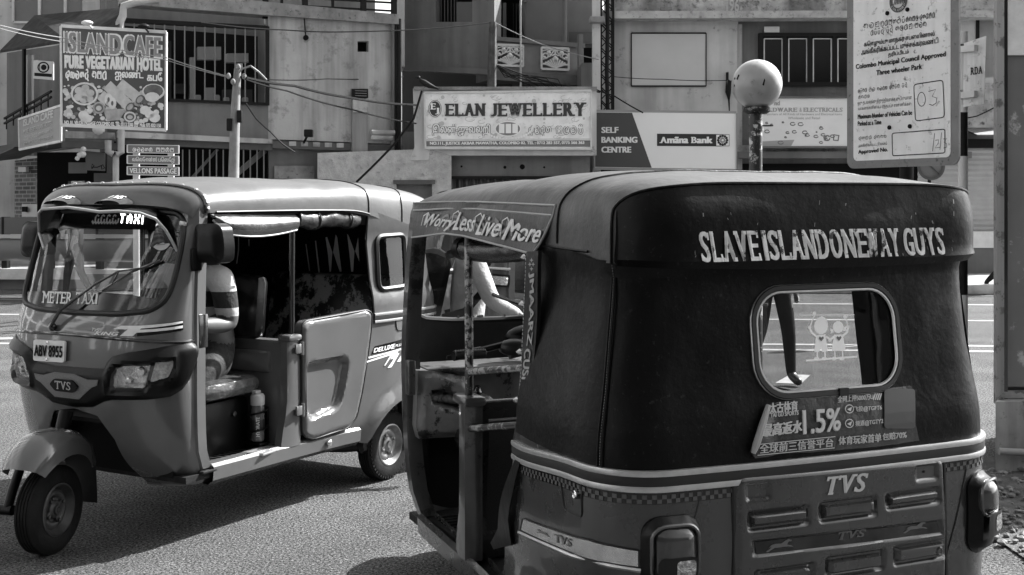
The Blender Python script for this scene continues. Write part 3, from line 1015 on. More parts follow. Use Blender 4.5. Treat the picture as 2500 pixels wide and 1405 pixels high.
# peaked visor over the windscreen
vis = fix(Surf(lambda u, v: Vector((1.60 + .17 * (1 - (abs(u) / .5) ** 4), u, v)), FM, 1.0, (.2, 1.5)), (1, 0, 0))
vp = [(108, 608), (90, 570), (76, 540), (78, 521), (103, 511), (165, 507), (210, 513), (243, 518), (289, 516), (342, 521), (380, 535), (404, 562), (420, 590), (433, 614)]
edge = [vis.uv(*p) for p in vp]
E3 = [vis.p(*q) for q in edge]
I3 = []
for (u, v) in edge:
    sy = max(-.62, min(.62, u / .535))
    sg = 1 if sy > 0 else -1
    a = min(.62, abs(math.degrees(math.atan2(abs(sy), (1 - abs(sy) ** 2.7) ** (1/2.7))) / 90))
    I3.append(FF.p(sg * a, min(1.605, v + .16 * (1 - abs(u) / .5) + .01), .004))
b = MB()
b.grid(lambda i, k: E3[i].lerp(I3[i], k) + Vector((0, 0, .012 * math.sin(k * math.pi))), range(len(E3)), (0, .25, .5, .75, 1))
vz = b.build("windscreen_visor", mat("smoked_visor", .004, .15, spec=.3), far)
b = MB(); b.tube(E3, .0075, 8); b.build("visor_edge", mat("pale_rubber_edge", .32, .4), vz)
for sg in (1, -1):
    b = MB(); b.bar(FF.p(sg * .60, 1.54, .012), FF.p(sg * .68, 1.535, .012), .012, .02, bev=.002)
    b.build("visor_clip", alu, vz)
for y0 in (-.26, .10):
    b = MB()
    b.grid(lambda a, k: Vector((1.625 + .09 * k, y0 + .115 * math.cos(a) * (1 - .25 * k), 1.632 + .042 * math.sin(a) * (1 - .55 * k * k))), [math.pi * k / 12 for k in range(13)], [0, .3, .6, .85, 1])
    hood = b.build("air_hood", mat("glossy_hood", .03, .08, coat=.8), far)
    LS = fix(Surf(lambda u, v: Vector((1.625 + .09 * u, y0 + .115 * math.cos(v) * (1 - .25 * u), 1.632 + .042 * math.sin(v) * (1 - .55 * u * u))), FM, 1.0, (.3, 1.5)), (0, 0, 1))
    L = Letters(LS)
    L.text("TVS", [(.75, 1.9), (.75, .9), (.25, .9), (.25, 1.9)], px=False, bold=.06, off=.001)
    L.build("hood_lettering", white, hood)
# films, texts and stickers on the windscreen
film = mat("black_film", 0.006, 0.12, spec=.5)
wsS = FS['ws']
top = [q for q in wsS if q[1] > 1.505]
pl = [q for q in wsS if q[1] >= 1.505]
pl.sort(key=lambda q: math.atan2(q[1] - 1.505, q[0]))
panel(FF, [pl], "sun_strip", film, far, off=.001, su=.05, sv=.04)
lowb = [q for q in wsS if q[1] <= 1.19]
lowb.sort(key=lambda q: math.atan2(q[0], 1.19 - q[1]))
lowb2 = lowb + [(.5, 1.19), (.35, 1.205), (.1, 1.213), (-.2, 1.208), (-.5, 1.19)]
panel(FF, [lowb2], "dash_film", film, far, off=.001, su=.05, sv=.03)
L = Letters(FF, .0004)
L.slab("METER TAXI", [(105, 741), (238, 744), (241, 716), (108, 712)], bold=.05, off=.003)
L.build("windscreen_lettering", white, far)
led = emit_mat("led_light", 3.0)
b = MB()
FONT5 = {'T': ["111", "010", "010", "010", "010"], 'A': ["010", "101", "111", "101", "101"], 'X': ["101", "101", "010", "101", "101"], 'I': ["1", "1", "1", "1", "1"]}
q = [FF.uv(*p) for p in ((291, 545), (350, 548), (353, 525), (295, 523))]
W = 0
tot = 3 + 3 + 3 + 1 + 3 * .9
for ch in "TAXI":
    g = FONT5[ch]
    for r_ in range(9):
        for c_ in range(len(g[0]) * 2 - 1):
            rr, cc = r_ / 2, c_ / 2
            def on(a, d): return g[int(a)][int(d)] == '1'
            ok = on(rr, cc) if rr == int(rr) and cc == int(cc) else (on(math.floor(rr), math.floor(cc)) and on(math.ceil(rr), math.ceil(cc))) or (rr != int(rr) and cc != int(cc) and on(math.floor(rr), math.ceil(cc)) and on(math.ceil(rr), math.floor(cc)) and ch == 'X')
            if ok:
                u, v = bil(q, (W + cc + .5) / tot, 1 - (rr + .3) / 4.6)
                b.ball(FF.p(u, v, .003), .0033, 8)
    W += len(g[0]) + .9
b.build("taxi_light", led, far)
L = Letters(FF, .0004)
for i in range(9):                                # painted calligraphy beside the taxi light
    x = 226 + i * 7
    L.stroke([(x, 540 + (i % 3)), (x + 3, 546), (x + 7, 543), (x + 9, 530 + (i * 5) % 9)], .012, off=.003)
    if i % 2: L.stroke([(x + 2, 530), (x + 6, 526), (x + 10, 529)], .008, off=.0034)
L.build("painted_script", greyl, far)
stk = MB()
panel(FF, [[FF.uv(*p) for p in ((141, 586), (157, 579), (160, 562), (146, 565))]], "permit_sticker", mat("paper_sticker", .42, .6, var=.1, vscale=30), far, off=.002)
drape(fill2d([[FF.uv(393 + 25 * math.cos(R(a)), 585 + 27 * math.sin(R(a))) for a in range(0, 360, 15)]]), FF, .002, mb=stk)
so = stk.build("licence_sticker", mat("paper_sticker", .42, .6, var=.1, vscale=30), far)
L = Letters(FF, .0003)
for k in range(6):
    L.stroke([(378 + abs(k - 2.5) * 2, 574 + k * 5), (409 - abs(k - 2.5) * 2, 572 + k * 5)], .006, off=.0026)
L.build("sticker_print", mat("faint_ink", .16, .6), so)
# wiper
wp = [FF.uv(135, 800), FF.uv(285, 690)]
b = MB()
b.tube([FF.p(*FF.uv(135, 800), .03), FF.p(*FF.uv(165, 765), .045), FF.p(*FF.uv(245, 700), .035), FF.p(*FF.uv(300, 668), .03)], [.011, .009, .006, .005], 8)
b.tube([FF.p(*FF.uv(255, 712), .016), FF.p(*FF.uv(325, 668), .016), FF.p(*FF.uv(396, 637), .012)], .006, 6)
b.tube([FF.p(*FF.uv(280, 697), .016), FF.p(*FF.uv(300, 668), .03), FF.p(*FF.uv(350, 658), .016)], .005, 6)
b.ball(FF.p(*FF.uv(135, 800), .015), .02, 10)
b.build("wiper", gloss_black, far)
# character line, badge stripes
b = MB(); b.tube([FF.p(s_ / 20, .998 + .012 * math.cos(s_ / 20 * 3), .0) for s_ in range(-19, 20)], .008, 8)
b.build("front_moulding", gloss_black, far)
L = Letters(FF, .0004)
L.text("TVS", [(224, 809), (242, 811), (243, 803), (226, 801)], bold=.05, shear=.2)
L.text("KING", [(231, 818), (288, 820), (291, 811), (234, 810)], bold=.06, shear=.2)
L.shape([(276, 804), (297, 796), (340, 796), (446, 784), (446, 789), (345, 803), (325, 821), (293, 821), (312, 805)], off=.002, su=.03)
L.shape([(338, 806), (446, 795), (446, 801), (333, 813)], off=.002, su=.03)
L.build("badge_stripes", white, far)
L = Letters(FF, .0004)
L.shape([(292, 799), (447, 782), (447, 806), (330, 822), (285, 824)], off=.001, su=.03)
L.build("badge_backing", film, far)
# number plate
pb = [FF.uv(*p) for p in ((92, 829), (167, 833), (165, 884), (91, 879))]
ps = fix(Surf(lambda u, v: FF.p(*bil([pb[3], pb[2], pb[1], pb[0]], u, v), .022), FM, 1.0, (.5, .5)), (1, 0, 0))
pl_ = panel(ps, [rrect(0, 0, 1, 1, .08)], "number_plate", mat("plate_white", .70, .35), far, off=0, thick=.012)
L = Letters(ps, .0004)
L.text("ABV 8955", [(.05, .24), (.95, .24), (.95, .76), (.05, .76)], px=False, bold=.09, off=.001)
L.build("plate_lettering", black_ink, pl_)
for v in (.1, .9):
    b = MB(); b.lathe([(.007, 0), (.007, .003), (.003, .005)], ps.p(.47, v, .001), ps.normal(.47, v), 10)
    b.build("plate_bolt", chrome, pl_)
# headlamp bumper
half_b = [(133, 987), (191, 989), (214, 976), (231, 972), (311, 974), (378, 969), (414, 953), (438, 927), (454, 887), (460, 856), (456, 842), (440, 838), (356, 847), (267, 858), (231, 867), (218, 882), (213, 897), (150, 894)]
hb_ = [FF.uv(*p) for p in half_b]
s0 = (hb_[0][0] + hb_[-1][0]) / 2
s0 = FF.uv(134, 930)[0]
hb_ = [(a - s0, c) for a, c in hb_]
hb_ = [(max(0, a), c) for a, c in hb_]
bump_o = hb_ + [(-a, c) for a, c in hb_[::-1]]
bump_o = [p for i, p in enumerate(bump_o) if math.dist(p, bump_o[i-1]) > 1e-4]
lens = rounded([(FF.uv(*p)[0] - s0, FF.uv(*p)[1]) for p in ((228, 948), (231, 913), (243, 890), (385, 878), (384, 898), (371, 923), (322, 933), (307, 949))], .012, 2)
def brel(u, v):
    d = sd_poly(abs(u), v, lens)
    e = -sd_poly(u, v, bump_o)
    return .022 * smooth(e / .03) + .010 * smooth(1 - abs(d - .018) / .02) - (.030 * smooth((.004 - d) / .012) if d < .004 else 0)
bo = panel(FF, [bump_o], "bumper", blackp, far, off=.006, thick=.006, su=.02, sv=.016, relief=brel)
lampglass = mat("lamp_reflector", 0.55, 0.12, metal=.85, var=.45, vscale=26, bump=.8, bscale=34)
for sg in (1, -1):
    h = [(sg * (FF.uv(*p)[0] - s0), FF.uv(*p)[1]) for p in ((229, 947), (232, 914), (244, 892), (324, 884), (306, 948))]
    t_ = [(sg * (FF.uv(*p)[0] - s0), FF.uv(*p)[1]) for p in ((335, 882), (384, 879), (383, 897), (370, 921), (321, 932))]
    hl = panel(FF, [rounded(h, .012, 2)], "headlamp", lampglass, far, off=.004, su=.03)
    panel(FF, [rounded(h, .012, 2)], "headlamp_lens", glass_mat("lamp_lens", .92, 1.2), hl, off=.022, thick=.02, su=.03)
    b = MB()
    uu = [FF.uv(*p) for p in ((270, 925), (298, 905))]
    for (a, c), r_ in zip(uu, (.018, .022)):
        b.lathe([(r_, 0), (r_ * .8, .012), (r_ * .3, .014)], FF.p(sg * (a - s0), c, .006), FF.normal(sg * (a - s0), c), 14)
    b.build("bulb_cap", chrome, hl)
    ind = panel(FF, [rounded(t_, .010, 2)], "indicator", mat("indicator_lens", .50, .15, spec=.7, var=.4, vscale=60, bump=.9, bscale=90), far, off=.012, thick=.01, su=.02)
# grille with the badge
gp = [(FF.uv(*p)[0] - s0, FF.uv(*p)[1]) for p in ((76, 908), (105, 905), (156, 907), (185, 920), (208, 921), (206, 934), (194, 939), (167, 966), (113, 962), (96, 942), (79, 922))]
gh = [(abs(a), c) for a, c in gp if a > .005]
gh.sort(key=lambda p: math.atan2(p[1] - .775, p[0]))
gfull = gh + [(-a, c) for a, c in gh[::-1]]
mesh_m = mat("grille_mesh", 0.20, .4, metal=.5, speck=1.0, speck_scale=420, speck_c=.01)
gr = panel(FF, [gfull], "grille", mesh_m, far, off=.032, thick=.01, su=.03)
bx = [(.075, 0), (.048, .026), (-.048, .026), (-.075, 0), (-.048, -.028), (.048, -.028)]
zc_ = FF.uv(134, 932)[1]
bdg = panel(FF, [rounded([(a * 1.45, zc_ + c * 1.05) for a, c in bx], .01, 2)], "badge", blackp, gr, off=.042, thick=.02, su=.03)
L = Letters(FF, .0005)
L.slab("TVS", [(-.060, zc_ - .018), (.060, zc_ - .018), (.060, zc_ + .020), (-.060, zc_ + .020)], px=False, off=.044, bold=.06, shear=.15)
L.build("badge_lettering", alu, bdg)
# door
DS = fix(Surf(lambda u, v: Vector((u, hw(u) - .004 - .05 * max(0, .62 - v) ** 1.5, v)), FM, 1.0, (.6, .7)), (0, 1, 0))
dpts = [(733, 794), (742, 784), (892, 757), (904, 764), (903, 800), (893, 880), (880, 960), (866, 1022), (846, 1044), (760, 1072), (740, 1066), (733, 1052)]
door_o = rounded([DS.uv(*p) for p in dpts], .03, 3)
rec = rounded([DS.uv(*p) for p in ((741, 886), (828, 867), (842, 876), (842, 905), (828, 975), (816, 1000), (752, 1027), (741, 1005))], .03, 3)
def drel(u, v):
    return .014 * smooth(-sd_poly(u, v, door_o) / .02) - .034 * smooth((.004 - sd_poly(u, v, rec)) / .028)
door = panel(DS, [door_o], "door", paint['F'], far, off=.012, thick=.05, su=.014, sv=.014, relief=drel)
b = MB(); b.tube([DS.p(*q, .012) for q in door_o], .006, 6, closed=True); b.build("door_seal", rubber, door)
for p in ((731, 850), (733, 1000)):
    b = MB(); c = DS.p(*DS.uv(*p), .018)
    b.tube([c + Vector((0, 0, -.035)), c + Vector((0, 0, .035))], .011, 8); b.box(c + Vector((.03, 0, 0)), (.05, .012, .05), bev=.003)
    b.build("door_hinge", paint['F'], door)
# mirrors
MS = fix(P_(FM, 'x', 1.55, (.62, 1.4)), (1, 0, 0))
mo = rounded([MS.uv(*p) for p in ((492, 547), (545, 546), (558, 556), (565, 600), (563, 636), (548, 644), (500, 640), (492, 628))], .03, 3)
mcx = sum(p[0] for p in mo) / len(mo); mcz = sum(p[1] for p in mo) / len(mo)
for sg in (1, -1):
    ss_ = fix(Surf(lambda u, v: Vector((1.55, sg * u + (.07 if sg < 0 else 0), v)), FM, 1.0, (.62, 1.4)), (1, 0, 0))
    b = drape(fill2d([mo], .02), ss_, .045, .07, relief=lambda u, v: .03 * smooth(-sd_poly(u, v, mo) / .05))
    b.build("mirror", blackp, far)
    bq = MB(); bq.bar(FF.p(sg * .93, 1.40, .0), Vector((1.58, sg * (mcx - .05), 1.40)), .03, .04, bev=.008)
    bq.box(FF.p(sg * .9, 1.37, .012), (.05, .05, .11), R(60 * sg), bev=.012)
    bq.build("mirror_arm", blackp, far)
    b = MB(); b.grid(lambda u, v: Vector((1.52, sg * (mcx + u) + (.07 if sg < 0 else 0), mcz + v)), (-.055, .055), (-.07, .07)); b.build("mirror_glass", chrome, far)
b = MB(); HP = Surf(lambda u, v: Vector((1.585, u, v)), FM)
c = Vector((1.555, .565, 1.03)); b.box(c, (.06, .02, .16), bev=.004)
b.build("pillar_hinge", gloss_black, far)
# clear roll-down sheet and rolled curtain under the roof
CS = fix(P_(FM, 'y', .575, (.9, 1.5)), (0, 1, 0))
b = MB()
def clr(i, k):
    x = 1.50 - .62 * i
    z = 1.585 - (.085 + .03 * math.sin(i * 3)) * k * min(1, i * 4 + .35)
    return Vector((x, .56 + .045 * math.sin(k * 2.6), z))
b.grid(clr, [k / 14 for k in range(15)], [k / 6 for k in range(7)])
b.build("clear_curtain", mat("clear_roll_sheet", .05, .10, spec=1.0, coat=.9, var=.9, vscale=4, bump=.3, bscale=9), far)
b = MB(); b.tube([clr(k / 14, 1) for k in range(15)], .006, 6); b.build("curtain_hem", mat("pale_rubber_edge", .32, .4), far)
b = MB()
xs_ = [.855 - .53 * k / 14 for k in range(15)]
b.tube([(x, .555, 1.545 - .006 * math.sin(x * 20)) for x in xs_], [.040 + .005 * math.sin(x * 37) for x in xs_], 14, flat=1.15)
b.tube([(.857, .555, 1.545), (.835, .555, 1.545)], .024, 12)
rc = b.build("rolled_curtain", mat("rolled_vinyl", .02, .25, spec=.6, bump=.5, bscale=14), far)
for x in (.70, .42):
    b = MB(); b.tube([(x, .555 + .048 * math.cos(a), 1.545 + .052 * math.sin(a)) for a in [k * .5236 for k in range(12)]], .005, 6, closed=True)
    b.build("curtain_strap", rubber, rc)
# quilted slits on the inside of the far wall
IS = fix(Surf(lambda u, v: Vector((u, -.565, v)), FM, 1.0, (.4, 1.3)), (0, 1, 0))
IS2 = fix(P_(FM, 'x', -.395, (.2, 1.3)), (1, 0, 0))
for P in ([(745, 588), (748, 590), (758, 662), (755, 662)], [(768, 576), (771, 576), (782, 668), (778, 668)], [(794, 572), (799, 578), (812, 616), (809, 664), (805, 664), (801, 620)],
          [(820, 572), (824, 580), (835, 664), (830, 664), (814, 616)], [(848, 571), (852, 576), (866, 614), (863, 664), (858, 664), (854, 622)], [(875, 580), (878, 640), (868, 614)], [(580, 578), (583, 580), (583, 612), (578, 645), (576, 644), (580, 610)], [(606, 584), (608, 584), (608, 602), (606, 602)]):
    L = Letters(IS if P[0][0] < 700 else IS2); L.shape(P, off=.003)
    L.build("lining_slit", mat("pale_slit_vinyl", .75, .5), far)
# bolts, bottle holder, mat, plate at the step, filler flap
BK = fix(Surf(lambda u, v: Vector((.965, u, v)), FM, 1.0, (.4, .6)), (1, 0, 0))
bc = BK.fn(*BK.uv(643, 1020))
b = MB()
for z0 in (-.06, .03):
    b.tube([(bc.x + .045 + .045 * math.cos(a), bc.y + .047 * math.sin(a), bc.z + z0 + .02 * math.sin(a * .5)) for a in [R(-100 + 20 * k) for k in range(16)]], .011, 6, flat=.4)
b.box((bc.x + .04, bc.y, bc.z - .125), (.08, .09, .012), bev=.004); b.box((bc.x - .004, bc.y, bc.z - .04), (.012, .06, .20), bev=.004)
b.build("bottle_holder", blackp, far)
b = MB(); b.box((1.28, .05, .345), (.50, 1.0, .014), bev=.004)
for k in range(12): b.box((1.08 + .035 * k, .05, .354), (.014, .96, .006))
b.build("floor_mat", rubber, far)
b = MB(); b.box((1.02, .50, .362), (.26, .13, .012), R(8), bev=.003); b.build("step_plate", alu, far)
b = MB(); b.lathe([(.02, 0), (.02, .01), (.008, .014)], (.62, hw(.62) + .002, .33), (0, 1, 0), 12); b.build("sill_bolt", chrome, far)
b = MB(); b.lathe([(.012, 0), (.012, .01)], (1.12, .365, .55), (0, 1, 0), 10); b.build("seat_box_bolt", chrome, far)
L = Letters(FT, .0005)
FT.guess = (1.2, .8)
L.shape([(906, 866), (914, 846), (984, 828), (1000, 826), (1000, 842), (985, 846)], off=.002, su=.03); L.build("side_badge_backing", film, far)
L = Letters(FT, .0005)
L.text("DELUXE", [(911, 862), (962, 851), (963, 840), (913, 851)], bold=.09, off=.003, shear=.1)
L.text("PLUS", [(964, 848), (981, 844), (982, 838), (965, 842)], bold=.06, off=.003)
L.shape([(898, 872), (990, 847), (990, 851), (900, 876)], off=.003, su=.04)
L.shape([(895, 882), (962, 860), (940, 893), (937, 893), (952, 868), (895, 886)], off=.003)
L.shape([(963, 859), (972, 857), (960, 876), (952, 878)], off=.003); L.shape([(957, 882), (968, 862), (974, 863), (955, 897), (945, 899)], off=.003); L.shape([(978, 868), (990, 850), (990, 868), (976, 883), (968, 884)], off=.003)
L.build("side_stripes", white, far)
fl = rounded([FT.uv(*p) for p in ((964, 765), (1000, 758), (1000, 804), (968, 807))], .02, 3)
panel(FT, [fl], "filler_flap", paint['F'], far, off=.006, thick=.004, su=.03)
b = MB(); b.tube([FT.p(*q, .002) for q in fl], .004, 5, closed=True); b.build("flap_gap", rubber, far)
b = MB(); b.tube([(.48, .30, .26), (.30, .46, .24), (.22, .52, .24)], .035, 10); b.lathe([(.045, 0), (.05, .03), (.03, .05)], (.22, .50, .24), (0, 1, 0), 14)
b.build("silencer", blackp, far)
# seam piping on the canopy
b = MB()
for x in (.27, -.12):
    b.tube([FR_.p(x, t, .002) for t in ts], .004, 5)
b.tube([FC.p(S_OF(.27) - .0, z, .004) for z in (1.01, 1.1, 1.2, 1.3, 1.4, 1.5, 1.56)], .006, 6)
b.tube([FR_.p(x, .985, .004) for x in [.27 + k * .065 for k in range(20)]], .005, 6)
b.tube([FC.p(*q, .003) for q in FS['sw']], .016, 6, closed=True)
b.build("canopy_piping", rubber, far)
panel(FC, [FS['sw']], "side_window", darkglass, far, off=.003, su=.05)

bot = thing("bottle", "clear drinking bottle with pale flip lid in the holder beside the driver's seat", "bottle", FM @ Vector((bc.x + .045, bc.y, bc.z - .115)), fz)
b = MB(); b.lathe([(.030, 0), (.036, .008), (.036, .17), (.033, .19)], n=20); b.build("bottle_body", mat("bottle_plastic", .10, .12, spec=.8, coat=.6), bot)
b = MB(); b.lathe([(.0365, .06), (.0365, .115)], n=20, caps=False); b.build("bottle_label", mat("bottle_sleeve", .02, .4), bot)
b = MB(); b.lathe([(.037, .19), (.037, .235), (.030, .245), (.022, .25)], n=20); b.box((.01, 0, .258), (.04, .03, .016), bev=.004); b.build("lid", mat("pale_lid", .40, .4), bot)
LB = fix(Surf(lambda u, v: Vector((.0372 * math.cos(u), .0372 * math.sin(u), v)), xf(bot), 1.0, (.9, .08)), (1, 1, 0))
bq_ = xf(bot).inverted() @ Vector((0, 0, 1)); a0 = math.atan2(bq_.y, bq_.x)
L = Letters(LB, .0002); L.text("HYDRATE", [(a0 + .25, .03), (a0 + .25, .13), (a0 - .2, .13), (a0 - .2, .03)], px=False, bold=.05); L.build("bottle_lettering", white, bot)

# ------------------------------------------------------------------ details of the near three-wheeler
NF, NT, NC, NR_, NFL = NS['front'], NS['tub'], NS['canopy'], NS['roof'], NS['flap']
NT.guess, NC.guess, NFL.guess = (.2, .85), (.2, 1.25), (0, 1.55)
# painted name on the hood
L = Letters(NFL, .0005)
def nameq(x0, x1):
    def yb(x): return 641 + (x - 1715) * (622 - 641) / 590
    def yt(x): return 566 + (x - 1705) * (556 - 566) / 600
    return [(x0 + 12, yb(x0)), (x1 + 12, yb(x1)), (x1, yt(x1)), (x0, yt(x0))]
for w_, x0, x1 in (("SLAVE", 1703, 1846), ("ISLAND", 1856, 2014), ("ONE", 2018, 2108), ("WAY", 2106, 2188), ("GUYS", 2200, 2298)):
    L.slab(w_, nameq(x0, x1), bold=.075, off=.0015, ser=.085, gap=.13)
L.build("hood_lettering", mat("cracked_white_letters", .62, .6, var=.25, vscale=30, worn=.04, worn_c=.04, worn_scale=22), near)
b = MB()
ts6 = [-1 + k / 40 for k in range(81)]
b.tube([NR_.p(-.445, t, .001) for t in ts6], .0045, 6)
b.build("hood_piping", vinyl['N'], near)
# stitched seams: corner seams and the bow seam over the roof
stitch = mat("pale_stitching", .20, .7)
for sg in (1, -1):
    b = MB()
    b.tube([NC.p(sg * S_OF(-.36), .95 + .045 * k, .002) for k in range(12)], .003, 5)
    b.tube([NC.p(sg * S_OF(-.345), .95 + .045 * k, .002) for k in range(12)], .003, 5)
    b.build("corner_piping", vinyl['N'], near)
    L = Letters(NC)
    for k in range(74):
        z = .95 + .0072 * k
        L.stroke([(sg * S_OF(-.3525), z), (sg * S_OF(-.3525), z + .004)], .0016, False, off=.003)
    L.build("corner_stitching", stitch, near)
b = MB()
b.tube([NR_.p(-.05, t, .0015) for t in ts6[4:-4]], .0035, 5)
b.tube([NR_.p(x, .93, .002) for x in [-.30 + .06 * k for k in range(30)]], .004, 5)
b.build("roof_piping", vinyl['N'], near)
L = Letters(NR_)
for k in range(110):
    t = .93 - 1.86 * k / 110
    L.stroke([(-.04, t), (-.04, t - .008)], .0018, False, off=.0012)
L.build("roof_stitching", stitch, near)
# scrapes on the vinyl
L = Letters(NFL)
for k in range(34):
    y, z = rnd.uniform(-.5, .45), rnd.uniform(1.5, 1.67)
    L.stroke([(y, z), (y + rnd.uniform(-.004, .004), z - rnd.uniform(.002, .014))], rnd.uniform(.001, .004), False, off=.0008)
L.build("hood_scratches", mat("scuff_grey", .16, .6), near)
# back window decals: two children on a swing bar, and the corner clip of the trim
b = MB(); q0 = NC.p(-.06, 1.118, .006)
b.box(q0, (.012, .03, .022)); b.build("trim_joint", rubber, near)
L = Letters(NC, .0004)
def disc(x, y, rx, ry=None, n=14, off=.001):
    L.shape([(x + rx * math.cos(2*math.pi*k/n), y + (ry or rx) * math.sin(2*math.pi*k/n)) for k in range(n)], off=off)
NC.guess = (-.05, 1.25)
def limb(pts, w, off=.0016): L.stroke(pts, w, off=off)
disc(2004, 797, 17, 20); L.shape([(1990, 782), (2000, 775), (2006, 772), (2013, 776), (2018, 782), (2021, 795), (2016, 786), (2000, 782)], off=.0014)
disc(2046, 799, 13, 15); L.shape([(2034, 806), (2026, 802), (2029, 811), (2026, 815), (2034, 812)], off=.0014); L.shape([(2058, 802), (2066, 796), (2065, 804), (2068, 808), (2058, 808)], off=.0014)
L.shape([(1992, 819), (2015, 817), (2020, 858), (2008, 860), (2004, 850), (1999, 860), (1988, 860)], off=.001)
L.shape([(2036, 818), (2057, 817), (2064, 856), (2030, 858)], off=.001)
limb([(1994, 823), (1981, 813), (1976, 801)], .006); disc(1976, 800, 4); limb([(1977, 798), (1988, 768)], .003); disc(1988, 766, 4, 5)
limb([(2056, 821), (2067, 812), (2070, 801)], .006); disc(2070, 799, 4); limb([(2069, 797), (2064, 776)], .003); disc(2063, 774, 4, 5)
limb([(2016, 822), (2026, 830), (2036, 822)], .006); disc(2026, 830, 4.5)
for x in (1994, 2013, 2037, 2056): limb([(x, 858), (x + 1, 874)], .004); disc(x - 1, 876, 6, 4)
limb([(1967, 881), (2092, 871)], .0045)
limb([(1950, 770), (2085, 769)], .002)
L.build("window_decal", mat("frosted_decal", .85, .6), near)
L = Letters(NC, .0004)
for x, y in ((2004, 826), (2047, 825)): L.shape([(x, y + 8), (x - 6, y), (x - 4, y - 4), (x, y - 1), (x + 4, y - 4), (x + 6, y)], off=.0025)
L.build("decal_hearts", mat("decal_heart", .12, .6), near)
# peeling advertising sticker below the window
so = [NC.uv(*p) for p in ((1870, 990), (1900, 982), (2040, 963), (2222, 942), (2228, 950), (2233, 1030), (2243, 1076), (2150, 1090), (1990, 1104), (1900, 1108), (1880, 1113), (1838, 1118), (1830, 1103), (1852, 1040))]
def crl(u, v):
    return .010 * smooth((u - so[0][0] + .02) / .05) + .002 * math.sin(u * 60) * math.sin(v * 50)
stick = panel(NC, [so], "sticker", mat("sticker_print", .040, .25, spec=.6, var=.3, vscale=4, bump=.25, bscale=12), near, off=.002, thick=.002, su=.03, relief=crl)
curl = MB(); e0 = [NC.p(*NC.uv(*p), .016) for p in ((1868, 990), (1853, 1040), (1838, 1085), (1831, 1105))]
curl.tube(e0, [.007, .010, .010, .006], 8); curl.build("sticker_curl", mat("sticker_back", .30, .5), stick)
L = Letters(NC, .0004); O = .013
L.text("太古体育", [(1872, 1011), (1940, 1003), (1939, 979), (1872, 985)], bold=.05, off=O)
L.text("TAI GU SPORTS", [(1874, 1020), (1942, 1013), (1942, 1003), (1874, 1010)], bold=.06, off=O)
L.text("最高返水", [(1852, 1067), (1950, 1055), (1950, 1026), (1858, 1036)], bold=.06, off=O)
L.text("1.5%", [(1957, 1060), (2045, 1050), (2047, 997), (1955, 1003)], bold=.07, off=O - .004)
L.text("全网上押5000万U", [(2040, 984), (2126, 976), (2126, 962), (2040, 968)], bold=.03, off=O - .004)
L.text("飞投@TGFT6", [(2080, 1008), (2148, 1003), (2148, 989), (2080, 993)], bold=.03, off=O - .006)
L.text("频道@TGTY2", [(2084, 1043), (2151, 1036), (2151, 1021), (2084, 1028)], bold=.03, off=O - .006)
L.text("全球前三信誉平台", [(1848, 1106), (2026, 1089), (2026, 1068), (1848, 1083)], bold=.02, off=O)
L.text("体育玩家首单", [(2043, 1086), (2146, 1078), (2146, 1057), (2043, 1066)], bold=.03, off=O - .005)
L.text("包赔70%", [(2151, 1075), (2209, 1069), (2209, 1051), (2151, 1058)], bold=.03, off=O - .007)
for y in (999, 1034):
    L.stroke([(2070 + 10 * math.cos(k * .5236), y + 10 * math.sin(k * .5236)) for k in range(12)], .0025, off=O - .006, closed=True)
    L.shape([(2064, y + 1), (2076, y - 5), (2073, y + 6)], off=O - .006)
L.stroke([(1845, 1084), (2032, 1065), (2030, 1092), (1843, 1110)], .002, off=O, closed=True)
for k in range(4): L.stroke([(2128 + 5 * k, 977), (2133 + 5 * k, 961)], .004, off=O - .006)
L.build("sticker_lettering", mat("sticker_white", .50, .5), stick)
L = Letters(NC, .0004)
L.shape(rrect(2154, 950, 2229, 1046, 8), off=.0085, su=.03)
L.build("sticker_panel", mat("sticker_pale_panel", .055, .4), stick)
# chequered tape under the belt
L = Letters(NT, .0004)
for k in range(150):
    s_ = -.62 + k * .0125
    for r_ in range(2):
        if (k + r_) % 2 == 0 and s_ < S_OF(.16):
            z = .945 - .066 - r_ * .011 - .035 * smooth((s_ - S_OF(-.3)) / .5)
            L.shape([(s_, z), (s_ + .0125, z), (s_ + .0125, z + .011), (s_, z + .011)], px=False, off=.0025)
L.build("chequer_tape_light", mat("chequer_grey", .075, .4), near)
L = Letters(NT, .0004)
for k in range(60):
    s_ = -.62 + k * .0313
    if s_ < S_OF(.16):
        z = .945 - .034 * smooth((s_ - S_OF(-.3)) / .5); s2 = min(s_ + .0313, S_OF(.17)); z2 = .945 - .034 * smooth((s2 - S_OF(-.3)) / .5)
        L.shape([(s_, z - .079), (s2, z2 - .079), (s2, z2 - .05), (s_, z - .05)], px=False, off=.0012)
L.build("chequer_tape", film, near)
